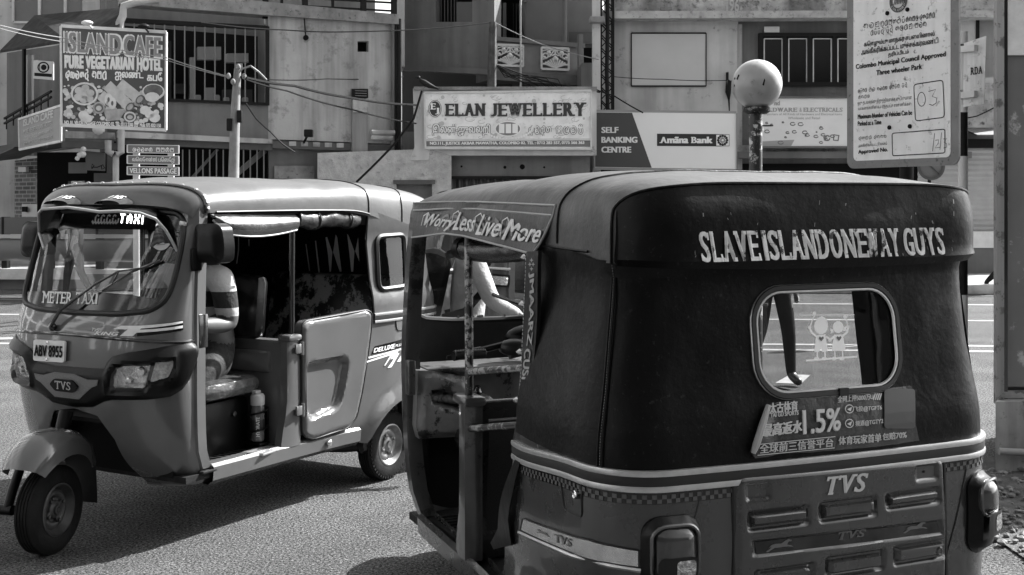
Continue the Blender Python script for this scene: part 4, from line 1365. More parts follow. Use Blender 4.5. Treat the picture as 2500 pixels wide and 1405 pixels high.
# engine cover with pressed slots
NT.guess = (-.1, .85)
pc = [NT.uv(*p) for p in ((1790, 1160), (2300, 1112), (2340, 1405), (1800, 1500))]
pc[3] = (pc[0][0] + .005, .55); pc[2] = (pc[1][0] - .01, .55)
pco = rounded(pc, .03, 4)
slots = []
for (x0, y0, x1, y1) in ((1820, 1240, 1968, 1285), (1994, 1218, 2132, 1264), (2156, 1196, 2286, 1232), (2010, 1350, 2148, 1395), (2176, 1322, 2300, 1366), (1838, 1382, 1978, 1425)):
    a, c = NT.uv(x0, y0 + 4), NT.uv(x1, y1 - 4)
    slots.append(((a[0]+c[0])/2, (a[1]+c[1])/2, abs(a[0]-c[0])/2, abs(a[1]-c[1])/2))
recs = []
for (x0, y0, x1, y1) in ((1815, 1182, 1872, 1214), (2228, 1138, 2280, 1166)):
    a, c = NT.uv(x0, y0), NT.uv(x1, y1); recs.append(((a[0]+c[0])/2, (a[1]+c[1])/2, abs(a[0]-c[0])/2, abs(a[1]-c[1])/2))
bandq = [NT.uv(*p) for p in ((1828, 1318), (2288, 1266), (2294, 1300), (1832, 1356))]
def slope(u): return (bandq[1][1] - bandq[0][1]) / (bandq[1][0] - bandq[0][0]) * u
def erel(u, v):
    o = .012 * smooth(-sd_poly(u, v, pco) / .018)
    for cx, cy, w_, h_ in slots:
        if abs(u - cx) < w_ + .03 and abs(v - cy) < h_ + .03:
            d = sd_rr(u, v, cx, cy, w_, h_ * .8, .008)
            o -= .010 * smooth((.006 - d) / .009)
            d = sd_rr(u, v, cx, cy + .001, w_ - .012, h_ * .8 - .011, .004)
            o += .017 * smooth((.003 - d) / .006)
    for cx, cy, w_, h_ in recs:
        if abs(u - cx) < w_ + .03 and abs(v - cy) < h_ + .03:
            o -= .009 * smooth((.004 - sd_rr(u, v, cx, cy, w_, h_, .006)) / .008)
    o -= .008 * smooth((.003 - sd_poly(u, v, bandq)) / .008)
    return o
eng = panel(NT, [pco], "engine_cover", paint['N'], near, off=.003, thick=.012, su=.006, sv=.005, relief=erel)
b = MB(); b.tube([NT.p(*q, .004) for q in pco], .006, 6, closed=True); b.build("cover_gap", rubber, eng)
tape = panel(NT, [[NT.uv(*p) for p in ((1838, 1322), (2284, 1271), (2289, 1298), (1842, 1352))]], "foil_strip", mat("dull_foil", .045, .18, metal=.7, var=.4, vscale=12, bump=.1, bscale=30), eng, off=.009, su=.02)
def horse(L, x, y, k, fl_=1, sl=-.12, off=.002):
    """a small leaping horse emblem, k pixels long"""
    P = [(-1, .32), (-.72, .12), (-.55, -.06), (-.72, .0), (-.85, .1), (-.6, -.22), (-.30, -.30), (.10, -.26), (.40, -.48), (.62, -.62), (.86, -.48), (.80, -.36), (.66, -.38), (.52, -.1), (.78, -.02), (.98, .14), (.90, .18), (.62, .10), (.30, .06), (.0, .10), (-.36, .08), (-.56, .22), (-.84, .42)]
    L.shape([(x + fl_ * a * k, y + c * k * .75 + sl * a * k * fl_) for a, c in P], off=off)
L = Letters(NT, .0004)
L.slab("TVS", [(2004, 1207), (2102, 1197), (2106, 1152), (2008, 1163)], bold=.07, off=.017, shear=.2)
L.build("tailgate_badge", mat("badge_silver", .50, .3, metal=.3), eng)
for hx, hy, hk in ((1898, 1332, 34), (2228, 1288, 30)):
    L = Letters(NT, .0004); horse(L, hx, hy, hk, off=.0105); L.build("horse_emblem", mat("strip_emblem_grey", .10, .4), eng)
L = Letters(NT, .0004)
L.slab("TVS", [(2038, 1316), (2104, 1308), (2106, 1290), (2040, 1298)], bold=.06, off=.0105, shear=.2)
L.build("strip_lettering", mat("strip_emblem_grey", .10, .4), eng)
b = MB(); q = NT.uv(2280, 1340); n_ = NT.normal(*q)
b.lathe([(.014, 0), (.014, .01), (.009, .012), (.006, .008)], NT.p(*q, .012), n_, 14); b.build("cover_lock", gloss_black, eng)
for p in ((2029, 1212), (2088, 1206), (2251, 1151)):
    b = MB(); q = NT.uv(*p); b.lathe([(.0035, 0), (.0035, .002)], NT.p(*q, .0125 if p[0] < 2200 else .0065), NT.normal(*q), 10); b.build("badge_hole", black_ink, eng)
# panel seams, hatch, trim strip
b = MB()
NT.guess = (.2, .85)
for xs2 in (1713, 2362):
    q = NT.uv(xs2, 1180 if xs2 < 2000 else 1110); b.tube([NT.p(q[0] + .0 + .01 * k, q[1] - .02 - .03 * k, .0005) for k in range(14)], .0025, 5)
b.build("panel_gap", rubber, near)
hq = rounded([NT.uv(*p, ) for p in ((1366, 1150), (1420, 1168), (1421, 1264), (1378, 1243))], .012, 3)
b = MB(); b.tube([NT.p(*q, .001) for q in hq], .0025, 5, closed=True); b.build("hatch_gap", rubber, near)
b = MB(); q = NT.uv(1410, 1208); n_ = NT.normal(*q); b.lathe([(.012, 0), (.012, .008), (.009, .010), (.006, .007), (.002, .009)], NT.p(*q, .002), n_, 16); b.build("hatch_lock", chrome, near)
tq = [NT.uv(*p) for p in ((1272, 1296), (1279, 1265), (1440, 1316), (1500, 1332), (1562, 1343), (1562, 1384), (1490, 1374), (1400, 1350))]
b_ = panel(NT, [rounded(tq, .006, 2)], "trim_base", rubber, near, off=.006, thick=.006, su=.03)
tq2 = [NT.uv(*p) for p in ((1279, 1293), (1285, 1268), (1440, 1319), (1500, 1334), (1558, 1344), (1558, 1381), (1490, 1371), (1400, 1346))]
trim = panel(NT, [tq2], "trim_strip", mat("scuffed_chrome", .55, .20, metal=.9, var=.15, vscale=30), near, off=.009, thick=.003, su=.02)
b = MB(); b.tube([NT.p(*NT.uv(*p), .006) for p in ((1272, 1300), (1340, 1330), (1400, 1356), (1490, 1380), (1565, 1392))], .006, 6); b.build("trim_lip", alu, near)
L = Letters(NT, .0003)
L.slab("TVS", [(1364, 1323), (1404, 1336), (1402, 1316), (1362, 1303)], bold=.06, off=.011, shear=.15)
horse(L, 1333, 1302, 16, -1, .28, off=.011)
L.build("trim_emblem", mat("trim_ink", .14, .5), trim)
# tail lamps
def taillamp(q, w_, h_, cracked):
    o_ = rrect(q[0] - w_, q[1] - h_, q[0] + w_, q[1] + h_, .05, 6)
    base = panel(NT, [o_], "tail_lamp", blackp, near, off=.036, thick=.042, su=.02, relief=lambda u, v: -.03 * smooth(1 + sd_poly(u, v, o_) / .03))
    o2 = rrect(q[0] - w_ * .72, q[1] - h_ * .05 if not cracked else q[1] - h_ * .62, q[0] + w_ * .72, q[1] + h_ * .82, .035, 6)
    panel(NT, [o2], "lamp_lens", mat("red_lamp_plastic", .035, .14, spec=.5, coat=.5, var=.35, vscale=16), base, off=.050, thick=.03, su=.015, relief=lambda u, v: -.02 * smooth(1 + sd_poly(u, v, o2) / .03))
    b = MB(); b.tube([NT.p(*p, .037) for p in o2], .005, 6, closed=True); b.build("lens_rim", mat("clear_rim", .06, .15, coat=.6), base)
    o3 = rrect(q[0] - w_ * .58, q[1] - h_ * .50, q[0] + w_ * .58, q[1] + h_ * .06, .016, 4)
    dk = panel(NT, [o3], "lamp_cavity", mat("lamp_cavity_black", .006, .3, spec=.3), base, off=.0515, su=.02)
    o4 = rrect(q[0] - w_ * .50, q[1] - h_ * .40, q[0] + w_ * .12, q[1] - h_ * .02, .008, 3)
    panel(NT, [o4], "reflector", mat("lamp_facets", .30, .2, metal=.7, var=.6, vscale=55, bump=.6, bscale=80), dk, off=.0525, su=.01)
NT.guess = (.5, .75)
taillamp(NT.uv(1642, 1355), .080, .100, True)
taillamp((-.560, .735), .066, .118, False)
b = MB(); b.box((-.5, 0, .36), (.10, 1.2, .10), bev=.03); b.build("rear_bumper", blackp, near)
# valance over the entrance with its hand-painted motto
def valf(u, v): return Vector((u, .590 + .22 * max(0, 1.63 - v) + .006 * math.sin(u * 14 + v * 9), v))
VS = fix(Surf(valf, NM, 1.0, (.6, 1.55)), (0, 1, 0))
vo = [(1010, 497), (1163, 492), (1359, 502), (1353, 526), (1334, 570), (1320, 597), (1305, 619), (1292, 619), (1250, 607), (1210, 597), (1135, 577), (1085, 571), (1007, 581)]
val = panel(VS, [[VS.uv(*p) for p in vo]], "entrance_valance", mat("valance_vinyl", .014, .38, spec=.3, var=.3, vscale=4, bump=.25, bscale=11), near, off=.0, thick=.006, su=.05, sv=.03)
for P in (((1012, 496), (1090, 493), (1163, 493), (1260, 497), (1359, 502)), ((1011, 515), (1090, 511), (1163, 511), (1260, 519), (1351, 527)), ((1007, 581), (1085, 571), (1135, 577), (1210, 597), (1250, 607), (1292, 619), (1305, 619), (1320, 597), (1334, 570), (1353, 526), (1359, 502))):
    b = MB(); b.tube([VS.p(*VS.uv(*p), .004) for p in P], .0035, 6); b.build("valance_piping", mat("pale_piping", .34, .45), val)
L = Letters(VS, .0004)
for i in range(8):
    x = 1072 + i * 30; y = 541 + (x - 1040) * .075
    L.stroke([(x + 30 * t - 8 * math.sin(t * 9), y + 17 * math.cos(t * 6.5 + i)) for t in [k / 14 for k in range(15)]], .010, off=.002 + (i % 2) * .0004)
L.build("valance_flourish", mat("motto_grey", .16, .5), val)
L = Letters(VS, .0004)
for w_, x0, x1, yb, yt in (("Worry", 1035, 1112, 560, 522), ("Less", 1108, 1162, 562, 518), ("Live", 1163, 1225, 574, 524), ("More", 1228, 1322, 586, 534)):
    dy = (x1 - x0) * .09
    L.text(w_, [(x0, yb), (x1 - 4, yb + dy), (x1 + 6, yt + dy + (8 if w_ == "More" else 3)), (x0 + 10, yt)], bold=.05, shear=.45, off=.0035)
    L.stroke([(x0 - 4, yb - 8), (x0 + 2, yt + 6), (x0 + 14, yt - 2), (x0 + 18, yt + 8), (x0 + 8, yb - 4)], .0045, off=.0052)
L.build("valance_lettering", white, val)
# side curtain strip with vertical lettering
def cuf(u, v): return Vector((u, .628 + .012 * math.sin(v * 9), v))
KS = fix(Surf(cuf, NM, 1.0, (.25, 1.2)), (0, 1, 0))
ko = [(1291, 615), (1320, 612), (1318, 700), (1312, 850), (1303, 930), (1288, 1030), (1272, 1084), (1258, 1076), (1266, 1030), (1276, 900), (1283, 780)]
cur = panel(KS, [[KS.uv(*p) for p in ko]], "curtain_strip", mat("valance_vinyl", .014, .38, spec=.3), near, off=.008, thick=.012, su=.03)
L = Letters(KS, .0004)
L.text("JMAARZ", [(1299, 664), (1290, 842), (1305, 848), (1312, 668)], bold=.05, off=.010, shear=-.2)
L.text("CUSHION", [(1289, 850), (1270, 1010), (1283, 1016), (1304, 856)], bold=.05, off=.010, shear=-.2)
L.build("strip_lettering", mat("strip_white", .40, .5), cur)
L = Letters(KS, .0004)
for k in range(44):
    y = 630 + k * 9.6; x = 1291 - max(0, y - 640) * .045 - max(0, y - 900) * .03
    L.stroke([(x, y), (x - .3, y + 6)], .004, off=.010)
for x, y in ((1305, 635), (1301, 645), (1309, 645), (1305, 656), (1272, 1028), (1277, 1040)):
    L.shape([(x, y - 6), (x + 1.3, y - 1.3), (x + 5, y), (x + 1.3, y + 1.3), (x, y + 6), (x - 1.3, y + 1.3), (x - 5, y), (x - 1.3, y - 1.3)], off=.010)
L.build("strip_ornament", mat("strip_white", .40, .5), cur)
for y in (628, 742, 860, 978):
    b = MB(); q = KS.uv(1286 - max(0, y - 640) * .05 - max(0, y - 900) * .03, y); b.lathe([(.011, 0), (.008, .006), (.002, .012)], KS.p(*q, .008), KS.normal(*q), 6); b.build("curtain_stud", chrome, cur)
# rolled curtain and guard bars
GS = fix(P_(NM, 'y', .52, (.6, 1.45)), (0, 1, 0))
b = MB()
a_, c_ = GS.fn(*GS.uv(1128, 607)), GS.fn(*GS.uv(1300, 606))
pts = [a_.lerp(c_, k / 12) + Vector((0, 0, -.012 * math.sin(k / 12 * math.pi))) for k in range(13)]
b.tube(pts, .040, 14)
rl = b.build("rolled_curtain", mat("rolled_vinyl", .02, .25, spec=.6, bump=.5, bscale=14), near)
b = MB(); b.tube([a_.lerp(c_, k) for k in (0, .04, .08)], .043, 14); b.build("curtain_strap", vinyl['N'], rl)
BS = fix(P_(NM, 'y', .555, (.6, 1.1)), (0, 1, 0))
for p, q in (((1143, 908), (1290, 898)), ((1143, 1047), (1290, 1037))):
    b = MB(); b.tube([BS.fn(*BS.uv(*p)), BS.fn(*BS.uv(*q))], .013, 10); b.build("guard_bar", wornbar, near)
# dash shelf, switches, rag, parcel net behind the driver
grey_in = mat("scuffed_dash", .14, .38, var=.35, vscale=7, worn=.10, worn_c=.02, worn_scale=8)
XS = fix(P_(NM, 'x', 1.50, (.3, .95)), (-1, 0, 0))
do = [XS.uv(*p) for p in ((1018, 905), (1050, 905), (1130, 918), (1150, 960), (1190, 965), (1215, 985), (1290, 1000), (1290, 1050), (1160, 1062), (1020, 1070), (1012, 1040))]
cub = rounded([XS.uv(*p) for p in ((1047, 948), (1112, 962), (1132, 996), (1128, 1000), (1050, 984))], .01, 2)
ds_ = panel(XS, [do], "dashboard", grey_in, near, off=.02, thick=.12, su=.012, relief=lambda u, v: .03 * smooth(-sd_poly(u, v, do) / .03) - .07 * smooth((.004 - sd_poly(u, v, cub)) / .012))
b = MB(); b.box((1.60, 0, .945), (.22, .98, .02), bev=.008); b.box((1.64, 0, .80), (.02, .9, .3)); b.build("dash_top", grey_in, near)
q = XS.uv(1180, 1010); so_ = panel(XS, [rrect(q[0] - .05, q[1] - .018, q[0] + .05, q[1] + .018, .006)], "switch_panel", gloss_black, ds_, off=.058, thick=.008)
for k in (-1, 0, 1):
    b = MB(); b.box(XS.p(q[0] + k * .028, q[1] + .003, .066), (.012, .014, .024), bev=.003); b.build("switch", mat("switch_grey", .06, .3), ds_)
b = MB(); b.lathe([(.022, 0), (.022, .012), (.015, .02), (.012, .032)], XS.p(*XS.uv(1158, 958), .03), (-.3, 0, 1), 14); b.build("ignition_knob", gloss_black, ds_)
rag = thing("rag", "crumpled patterned rag stuffed in the dashboard cubby of the near three-wheeler", "rag", NM @ XS.p(*XS.uv(1090, 985), .0), nz)
b = MB()
for k in range(5): b.ball((rnd.uniform(-.01, .02), .055 - .028 * k, .016 + .012 * rnd.random()), .026, 10, (1, 1.2, rnd.uniform(.6, 1.0)))
b.build("rag_cloth", mat("patterned_cloth", .22, .8, var=.6, vscale=50, bump=.6, bscale=50), rag)
b = MB(); b.ball((1.47, .10, 1.03), .07, 14, (.8, 1.3, .55)); b.tube([(1.47, .14, 1.0), (1.47, -.1, 1.04)], .02, 8)
b.lathe([(.045, 0), (.045, .05), (.03, .06)], (1.47, -.02, 1.06), (0, 0, 1), 16); b.build("headset_cowl", mat("scuffed_black", .02, .35, var=.5, vscale=15), near)
b = MB(); b.tube([(1.44, .26 + .0055 * k, 1.015) for k in range(26)], [.019 + .002 * (k % 2) for k in range(26)], 10); b.build("grip", rubber, near)
NG = fix(P_(NM, 'x', .86, (.3, .7)), (-1, 0, 0))
b = MB(); b.grid(lambda u, v: Vector((.855 - .015 * math.sin(v * 9), u, v)), [-.42 + .06 * k for k in range(16)], [.45 + .05 * k for k in range(9)])
b.build("back_net", mat("woven_net", .03, .8, speck=1.0, speck_scale=300, speck_c=.005), near)
b = MB(); b.tube([(.85, -.42 + .06 * k, .852) for k in range(16)], .007, 6); b.build("net_hem", mat("pale_hem", .15, .7), near)
b = MB(); b.box((1.32, .30, .40), (.10, .10, .03), Matrix.Rotation(R(-25), 4, 'Y'), bev=.006); b.tube([(1.40, .34, .36), (1.30, .30, .44)], .012, 8); b.build("foot_pedal", blackp, near)
b = MB(); b.box((1.22, .0, .346), (.50, 1.0, .014), bev=.004)
for k in range(12): b.box((1.0 + .04 * k, 0, .355), (.018, .96, .006))
b.build("floor_mat", rubber, near)
cp = fix(Surf(lambda u, v: Vector((u, hw(u) + .012 + .02 * math.sin((v - .55) * 9), v)), NM, 1.0, (.3, .7)), (0, 1, 0))
co_ = [cp.uv(*p) for p in ((1262, 1112), (1272, 1118), (1252, 1200), (1240, 1270), (1248, 1330), (1205, 1342), (1197, 1326), (1215, 1290), (1222, 1220))]
panel(cp, [co_], "draught_flap", vinyl['N'], near, off=.0, thick=.004, su=.03)
b = MB(); b.box((1.47, .575, .93), (.05, .03, .14), bev=.004); b.build("pillar_hinge", wornpaint, near)
L = Letters(NF, .0004)
NF.guess = (.1, 1.15)
L.text("Thunder Bird", [(1118, 806), (1330, 800), (1330, 768), (1118, 772)], off=.002, mirror=True, bold=.04)
L.build("windscreen_lettering", mat("decal_grey", .10, .5), near)
b = MB(); b.tube([NF.p(-.30, 1.115, .02), NF.p(-.10, 1.16, .02), NF.p(.10, 1.22, .02)], .009, 6); b.build("wiper", gloss_black, near)

# ------------------------------------------------------------------ buildings across the road
def F2(p, q, dy=0.0):
    """upright plane through two (column, depth) stations, normal towards the camera"""
    a, c = at(p[0], HY, p[1]), at(q[0], HY, q[1])
    a.z = c.z = 0
    d = (c - a).normalized()
    n = Vector((d.y, -d.x, 0))
    if n.y > 0: n = -n
    a = a + n * dy
    S = plane(a, d)
    S.guess = (0, 2.5)
    return fix(S, (0, -1, 0))
def uvq(S, pts): return [S.uv(*p) for p in pts]
def R4(x0, y0, x1, y1): return [(x0, y0), (x1, y0), (x1, y1), (x0, y1)]
def flat(S, pts, name, m, parent, off=0.0, thick=0.03, holes=()):
    return panel(S, [uvq(S, pts)] + [uvq(S, h) for h in holes], name, m, parent, off, thick, world=True, sm=0)
def barpx(S, p, q, w, name, m, parent, off=0.0, h=None):
    b = MB(); a, c = S.p(*S.uv(*p), off), S.p(*S.uv(*q), off)
    b.bar(a, c, w, h or w, up=S.normal(0, 0)); return b.build(name, m, parent, world=True, sm=0)
def tubepx(S, pts, r, name, m, parent, off=0.0, n=8):
    b = MB(); b.tube([S.p(*S.uv(*p), off) for p in pts], r, n); return b.build(name, m, parent, world=True)
stain = mat("stained_plaster", .37, .9, sk=.16, var=.16, vscale=.9, streak=.8, speck=.8, speck_scale=3.2, speck_c=.14, bump=.2, bscale=20)
stain2 = mat("grey_painted_plaster", .13, .85, sk=.16, var=.16, vscale=1.2, streak=.4, speck=.35, speck_scale=3, speck_c=.09)
stain3 = mat("pale_plaster", .46, .9, sk=.16, var=.16, vscale=1.0, streak=.34, speck=.4, speck_scale=3.5, speck_c=.16)
mould = mat("mouldy_parapet", .36, .95, sk=.16, var=.4, vscale=2.5, streak=.5, speck=1.0, speck_scale=7, speck_c=.05, bump=.3, bscale=15)
midgrey = mat("mid_grey_wall", .13, .85, sk=.16, var=.15, vscale=1.5, streak=.3)
darkgrey = mat("dark_grey_wall", .085, .85, var=.2, vscale=2)
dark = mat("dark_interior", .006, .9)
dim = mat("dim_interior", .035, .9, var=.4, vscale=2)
iron = mat("dark_iron", .012, .55)
pvc = mat("old_pvc_pipe", .34, .6, sk=.16, streak=.4, var=.2, vscale=4)
concrete = mat("old_concrete", .22, .9, sk=.16, var=.3, vscale=4, streak=.4, speck=.5, speck_scale=14)
lightpaint = mat("white_paint", .56, .6, sk=.16, var=.1, vscale=6, streak=.15)
bricks = mat("brickwork", .05, .85)
def brick_mat(name, c1, c2, cm, sx, sy):
    m = bpy.data.materials.new(name); m.use_nodes = True
    nt = m.node_tree; b = nt.nodes["Principled BSDF"]; b.inputs["Roughness"].default_value = .85
    t = nt.nodes.new("ShaderNodeTexBrick"); tc = nt.nodes.new("ShaderNodeTexCoord"); mp = nt.nodes.new("ShaderNodeMapping")
    mp.inputs["Rotation"].default_value = (R(90), 0, 0)
    nt.links.new(tc.outputs["Object"], mp.inputs[0]); nt.links.new(mp.outputs[0], t.inputs["Vector"])
    for i, c in ((1, c1), (2, c2), (3, cm)): t.inputs[i].default_value = (c, c, c, 1)
    t.inputs["Scale"].default_value = 1.0; t.inputs["Brick Width"].default_value = sx; t.inputs["Row Height"].default_value = sy; t.inputs["Mortar Size"].default_value = .008
    nt.links.new(t.outputs[0], b.inputs["Base Color"]); MATS[name] = m
    return m
brickm = brick_mat("dark_brick", .045, .12, .30, .24, .085)
brickl = brick_mat("painted_brick", .42, .36, .20, .26, .09)

# --- cafe building
C1 = F2((300, 20.8), (970, 22.6))
cafe = thing("cafe_building", "weathered two storey corner cafe with barred upper window, stained wall and tiled awning", "building", C1.p(2.5, 0))
flat(C1, [(655, 18), (970, 48), (970, 352), (655, 340)], "stained_wall", stain, cafe, 0, .3, holes=[R4(873, 101, 900, 127)])
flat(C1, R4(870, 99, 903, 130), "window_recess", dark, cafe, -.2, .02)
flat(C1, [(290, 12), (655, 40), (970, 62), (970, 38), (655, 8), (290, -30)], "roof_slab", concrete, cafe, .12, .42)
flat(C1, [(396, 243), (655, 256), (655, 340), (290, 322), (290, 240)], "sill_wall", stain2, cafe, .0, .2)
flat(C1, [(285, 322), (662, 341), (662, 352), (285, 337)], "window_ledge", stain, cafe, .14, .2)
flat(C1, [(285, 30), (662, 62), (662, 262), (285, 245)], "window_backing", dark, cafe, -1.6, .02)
flat(C1, [(300, 45), (655, 64), (655, 74), (300, 56)], "window_head", iron, cafe, .04, .1)
for k in range(15):
    x = 303 + 24.6 * k; yt = 50 + (x - 303) * .062; yb = 242 + (x - 303) * .042
    barpx(C1, (x, yt), (x, yb), .022, "window_bar", mat("bar_grey", .13, .5), cafe, .02)
for y0, y1 in ((52, 70), (240, 255)): barpx(C1, (300, y0), (652, y1), .05, "window_rail", iron, cafe, .02)
barpx(C1, (652, 66), (652, 258), .07, "window_frame", iron, cafe, .02)
for (x0, y0, x1, y1, m_) in ((405, 80, 432, 235, dim), (480, 122, 492, 240, mat("hall_light", .2, .8)), (500, 95, 560, 128, mat("hall_light", .2, .8)), (575, 112, 630, 135, mat("hall_light", .2, .8)), (440, 190, 470, 215, dim), (520, 200, 545, 246, mat("hall_light", .2, .8)), (565, 205, 640, 250, dim), (600, 138, 615, 152, lightpaint)):
    flat(C1, R4(x0, y0, x1, y1), "hall_furniture", m_, cafe, -1.2, .2)
for k in range(6):                               # plastic chair backs inside the hall
    flat(C1, rounded(R4(488 + k * 24, 222 + k % 2 * 6, 504 + k * 24, 246), 5), "hall_chair", mat("hall_light", .2, .8), cafe, -.9, .05)
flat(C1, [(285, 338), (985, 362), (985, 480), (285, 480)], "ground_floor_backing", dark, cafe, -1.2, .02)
flat(C1, [(285, 336), (665, 351), (665, 368), (285, 352)], "beam", darkgrey, cafe, .02, .2)
for k in range(13):
    x = 446 + 16.5 * k; barpx(C1, (x, 366), (x, 520), .022, "ground_bar", mat("bar_grey", .13, .5), cafe, .0)
barpx(C1, (655, 366), (560, 445), .10, "stair_stringer", midgrey, cafe, -.4)
barpx(C1, (470, 440), (540, 362), .05, "stair_rail", midgrey, cafe, -.5)
flat(C1, [(660, 345), (985, 356), (985, 372), (660, 362)], "stepped_lintel", darkgrey, cafe, .02, .1)
for k in range(5): flat(C1, R4(705 + 29 * k, 346 + k, 722 + 29 * k, 357 + k), "lintel_tooth", stain, cafe, .04, .03)
flat(C1, R4(660, 360, 790, 480), "lower_wall", midgrey, cafe, -.15, .1)
flat(C1, R4(672, 405, 770, 480), "tin_door", concrete, cafe, -.1, .03)
flat(C1, R4(858, 218, 897, 240), "vent_louvre", iron, cafe, .06, .2)
for k in range(3): barpx(C1, (864, 223 + 6 * k), (892, 224 + 6 * k), .012, "louvre_slat", mat("bar_grey", .13, .5), cafe, .10)
flat(C1, R4(857, 244, 894, 372), "duct", mat("duct_metal", .20, .6, streak=.3), cafe, .12, .3)
flat(C1, R4(857, 244, 894, 276), "duct_head", stain, cafe, .15, .1)
for x, r_ in ((956, .035), (963, .025), (972, .045)): tubepx(C1, [(x, 48), (x, 372)], r_, "drain_pipe", iron if x != 956 else stain2, cafe, .08)
tubepx(C1, [(960, 325), (905, 325), (902, 336), (955, 338)], .05, "drain_bend", pvc, cafe, .10)
tubepx(C1, [(383, 6), (330, 12), (300, 22), (298, 45), (290, 62), (289, 82)], .07, "gutter_pipe", pvc, cafe, .3, 10)
b = MB(); fl0 = C1.p(*C1.uv(746, 328), .3)
b.box(fl0, (.16, .14, .14), bev=.02); b.bar(fl0, C1.p(*C1.uv(740, 352), .0), .03); b.build("floodlight", iron, cafe, world=True)
for x in (650, 690, 747, 815, 890, 965): barpx(C1, (x, 44), (x, -40), .10 if x in (650, 747, 890, 965) else .05, "railing_post", iron, cafe, -.1)
for y in (-2, 18, 34): barpx(C1, (290, y - 30), (972, y + 8), .035, "railing", iron, cafe, -.1)
flat(C1, [(672, 0), (810, 5), (810, 44), (672, 36)], "tank_cover", lightpaint, cafe, -1.0, .3)
b = MB(); b.ball(C1.p(*C1.uv(836, 40), -.3), .28, 14, (1.2, .8, .6)); b.build("tarpaulin", iron, cafe, world=True)
tubepx(C1, [(742, 46), (746, 92)], .012, "weather_cable", iron, cafe, .03)
b = MB(); b.lathe([(.05, 0), (.05, .05)], C1.p(*C1.uv(746, 93), .0), C1.normal(0, 0), 12); b.build("vent_hole", dark, cafe, world=True)
b = MB(); c = C1.p(*C1.uv(640, 100), -4.3); u_ = C1.normal(0, 0)
b.box((c.x, c.y, 3.2), (5.3, 4.6, 7.0), Matrix.Rotation(R(21), 4, 'Z')); b.build("building_mass", stain2, cafe, world=True)
# left wing with the side balcony and the awning
C2 = F2((-60, 24.3), (290, 20.9), -.6)
flat(C2, [(-80, 120), (290, 60), (290, 330), (-80, 380)], "balcony_back_wall", midgrey, cafe, -.9, .1)
for x in (36, 52): barpx(C2, (x, 132), (x, 380), .10, "balcony_column", mat("column_grey", .3, .8), cafe, -.3)
barpx(C2, (99, 120), (99, 290), .06, "awning_post", iron, cafe, .35)
for y0, y1 in ((292, 226), (304, 240)): barpx(C2, (45, y0), (160, y1), .04, "balcony_rail", iron, cafe, .3)
for k in range(7): barpx(C2, (50 + k * 17, 290 - k * 9.6), (50 + k * 17, 318 - k * 9), .02, "baluster", iron, cafe, .3)
A_ = [at(0, 130, 22.6), at(84, 44, 23.6), at(292, 26, 21.4), at(292, 84, 20.0), at(160, 104, 20.0)]
b = MB(); n_ = Vector((0, 0, .05))
b.poly([p for p in A_] + [p + n_ for p in A_], [(4, 3, 2, 1, 0), (5, 6, 7, 8, 9)] + [(i, (i+1) % 5, (i+1) % 5 + 5, i + 5) for i in range(5)])
aw = b.build("awning_roof", mat("awning_tiles", .03, .8, var=.5, vscale=5), cafe, world=True, sm=0)
for k in range(1, 9):
    t = k / 9
    b = MB(); b.bar(A_[0].lerp(A_[4], t) - n_ * .4, A_[1].lerp(A_[2], t) - n_ * .4, .04, .03); b.build("rafter", mat("rafter_dark", .008, .8), aw, world=True, sm=0)
for k in range(1, 7):
    t = k / 7
    b = MB(); b.bar(A_[0].lerp(A_[1], t) - n_ * .2, A_[4].lerp(A_[2], t) - n_ * .2, .05, .02); b.build("batten", mat("batten_grey", .09, .8), aw, world=True, sm=0)
for k in range(10):
    t = k / 9
    q = A_[1].lerp(A_[2], t); b = MB(); b.box(q + Vector((0, 0, .07)), (.24, .10, .03), bev=.01); b.build("ridge_tile", concrete, aw, world=True)
flat(C2, [(-80, 375), (152, 340), (152, 362), (-80, 400)], "balcony_beam", darkgrey, cafe, .3, .3)
C3 = F2((148, 20.5), (300, 20.8))
flat(C3, [(150, 320), (280, 325), (280, 340), (150, 338)], "balcony_slab", stain, cafe, .05, .25)
flat(C3, [(150, 342), (292, 350), (292, 366), (150, 360)], "corner_beam", darkgrey, cafe, .0, .25)
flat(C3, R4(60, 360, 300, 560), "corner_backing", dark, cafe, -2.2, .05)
flat(C2, [(8, 392), (150, 375), (150, 540), (8, 560)], "brick_wall", brickm, cafe, -.25, .1)
flat(C3, R4(152, 440, 205, 520), "brick_pier", brickm, cafe, -1.4, .1)
barpx(C2, (18, 290), (18, 545), .05, "white_pipe", lightpaint, cafe, .4)
for (x0, y0, x1, y1, m_) in ((75, 430, 108, 500, mat("shop_glass", .16, .15, spec=.8, var=.6, vscale=9)), (95, 455, 112, 500, mat("hall_light2", .4, .6, var=.5, vscale=12)), (117, 460, 133, 495, mat("hall_light2", .4, .6)), (118, 405, 133, 422, lightpaint), (42, 499, 80, 530, mat("meter_box", .46, .6)), (33, 408, 52, 420, lightpaint)):
    flat(C2, R4(x0, y0, x1, y1), "shop_display", m_, cafe, -.1, .06)
flat(C2, R4(50, 505, 62, 518), "meter_window", dark, cafe, -.03, .02)
flat(C3, [(205, 367), (255, 372), (255, 417), (208, 415)], "hanging_board", mat("board_grey", .10, .5), cafe, -.3, .04)
flat(C3, R4(162, 395, 208, 422), "menu_board", mat("board_grey", .10, .5), cafe, -.5, .04)
flat(C3, R4(222, 420, 272, 446), "counter", darkgrey, cafe, -1.0, .3)
flat(C3, R4(162, 440, 196, 452), "tray_rack", mat("hall_light2", .4, .6), cafe, -1.2, .1)
b = MB()
for px_, py_, r_ in ((205, 366, .05), (203, 378, .06), (196, 380, .05), (190, 388, .04)): b.ball(C3.p(*C3.uv(px_, py_), .15), r_, 10)
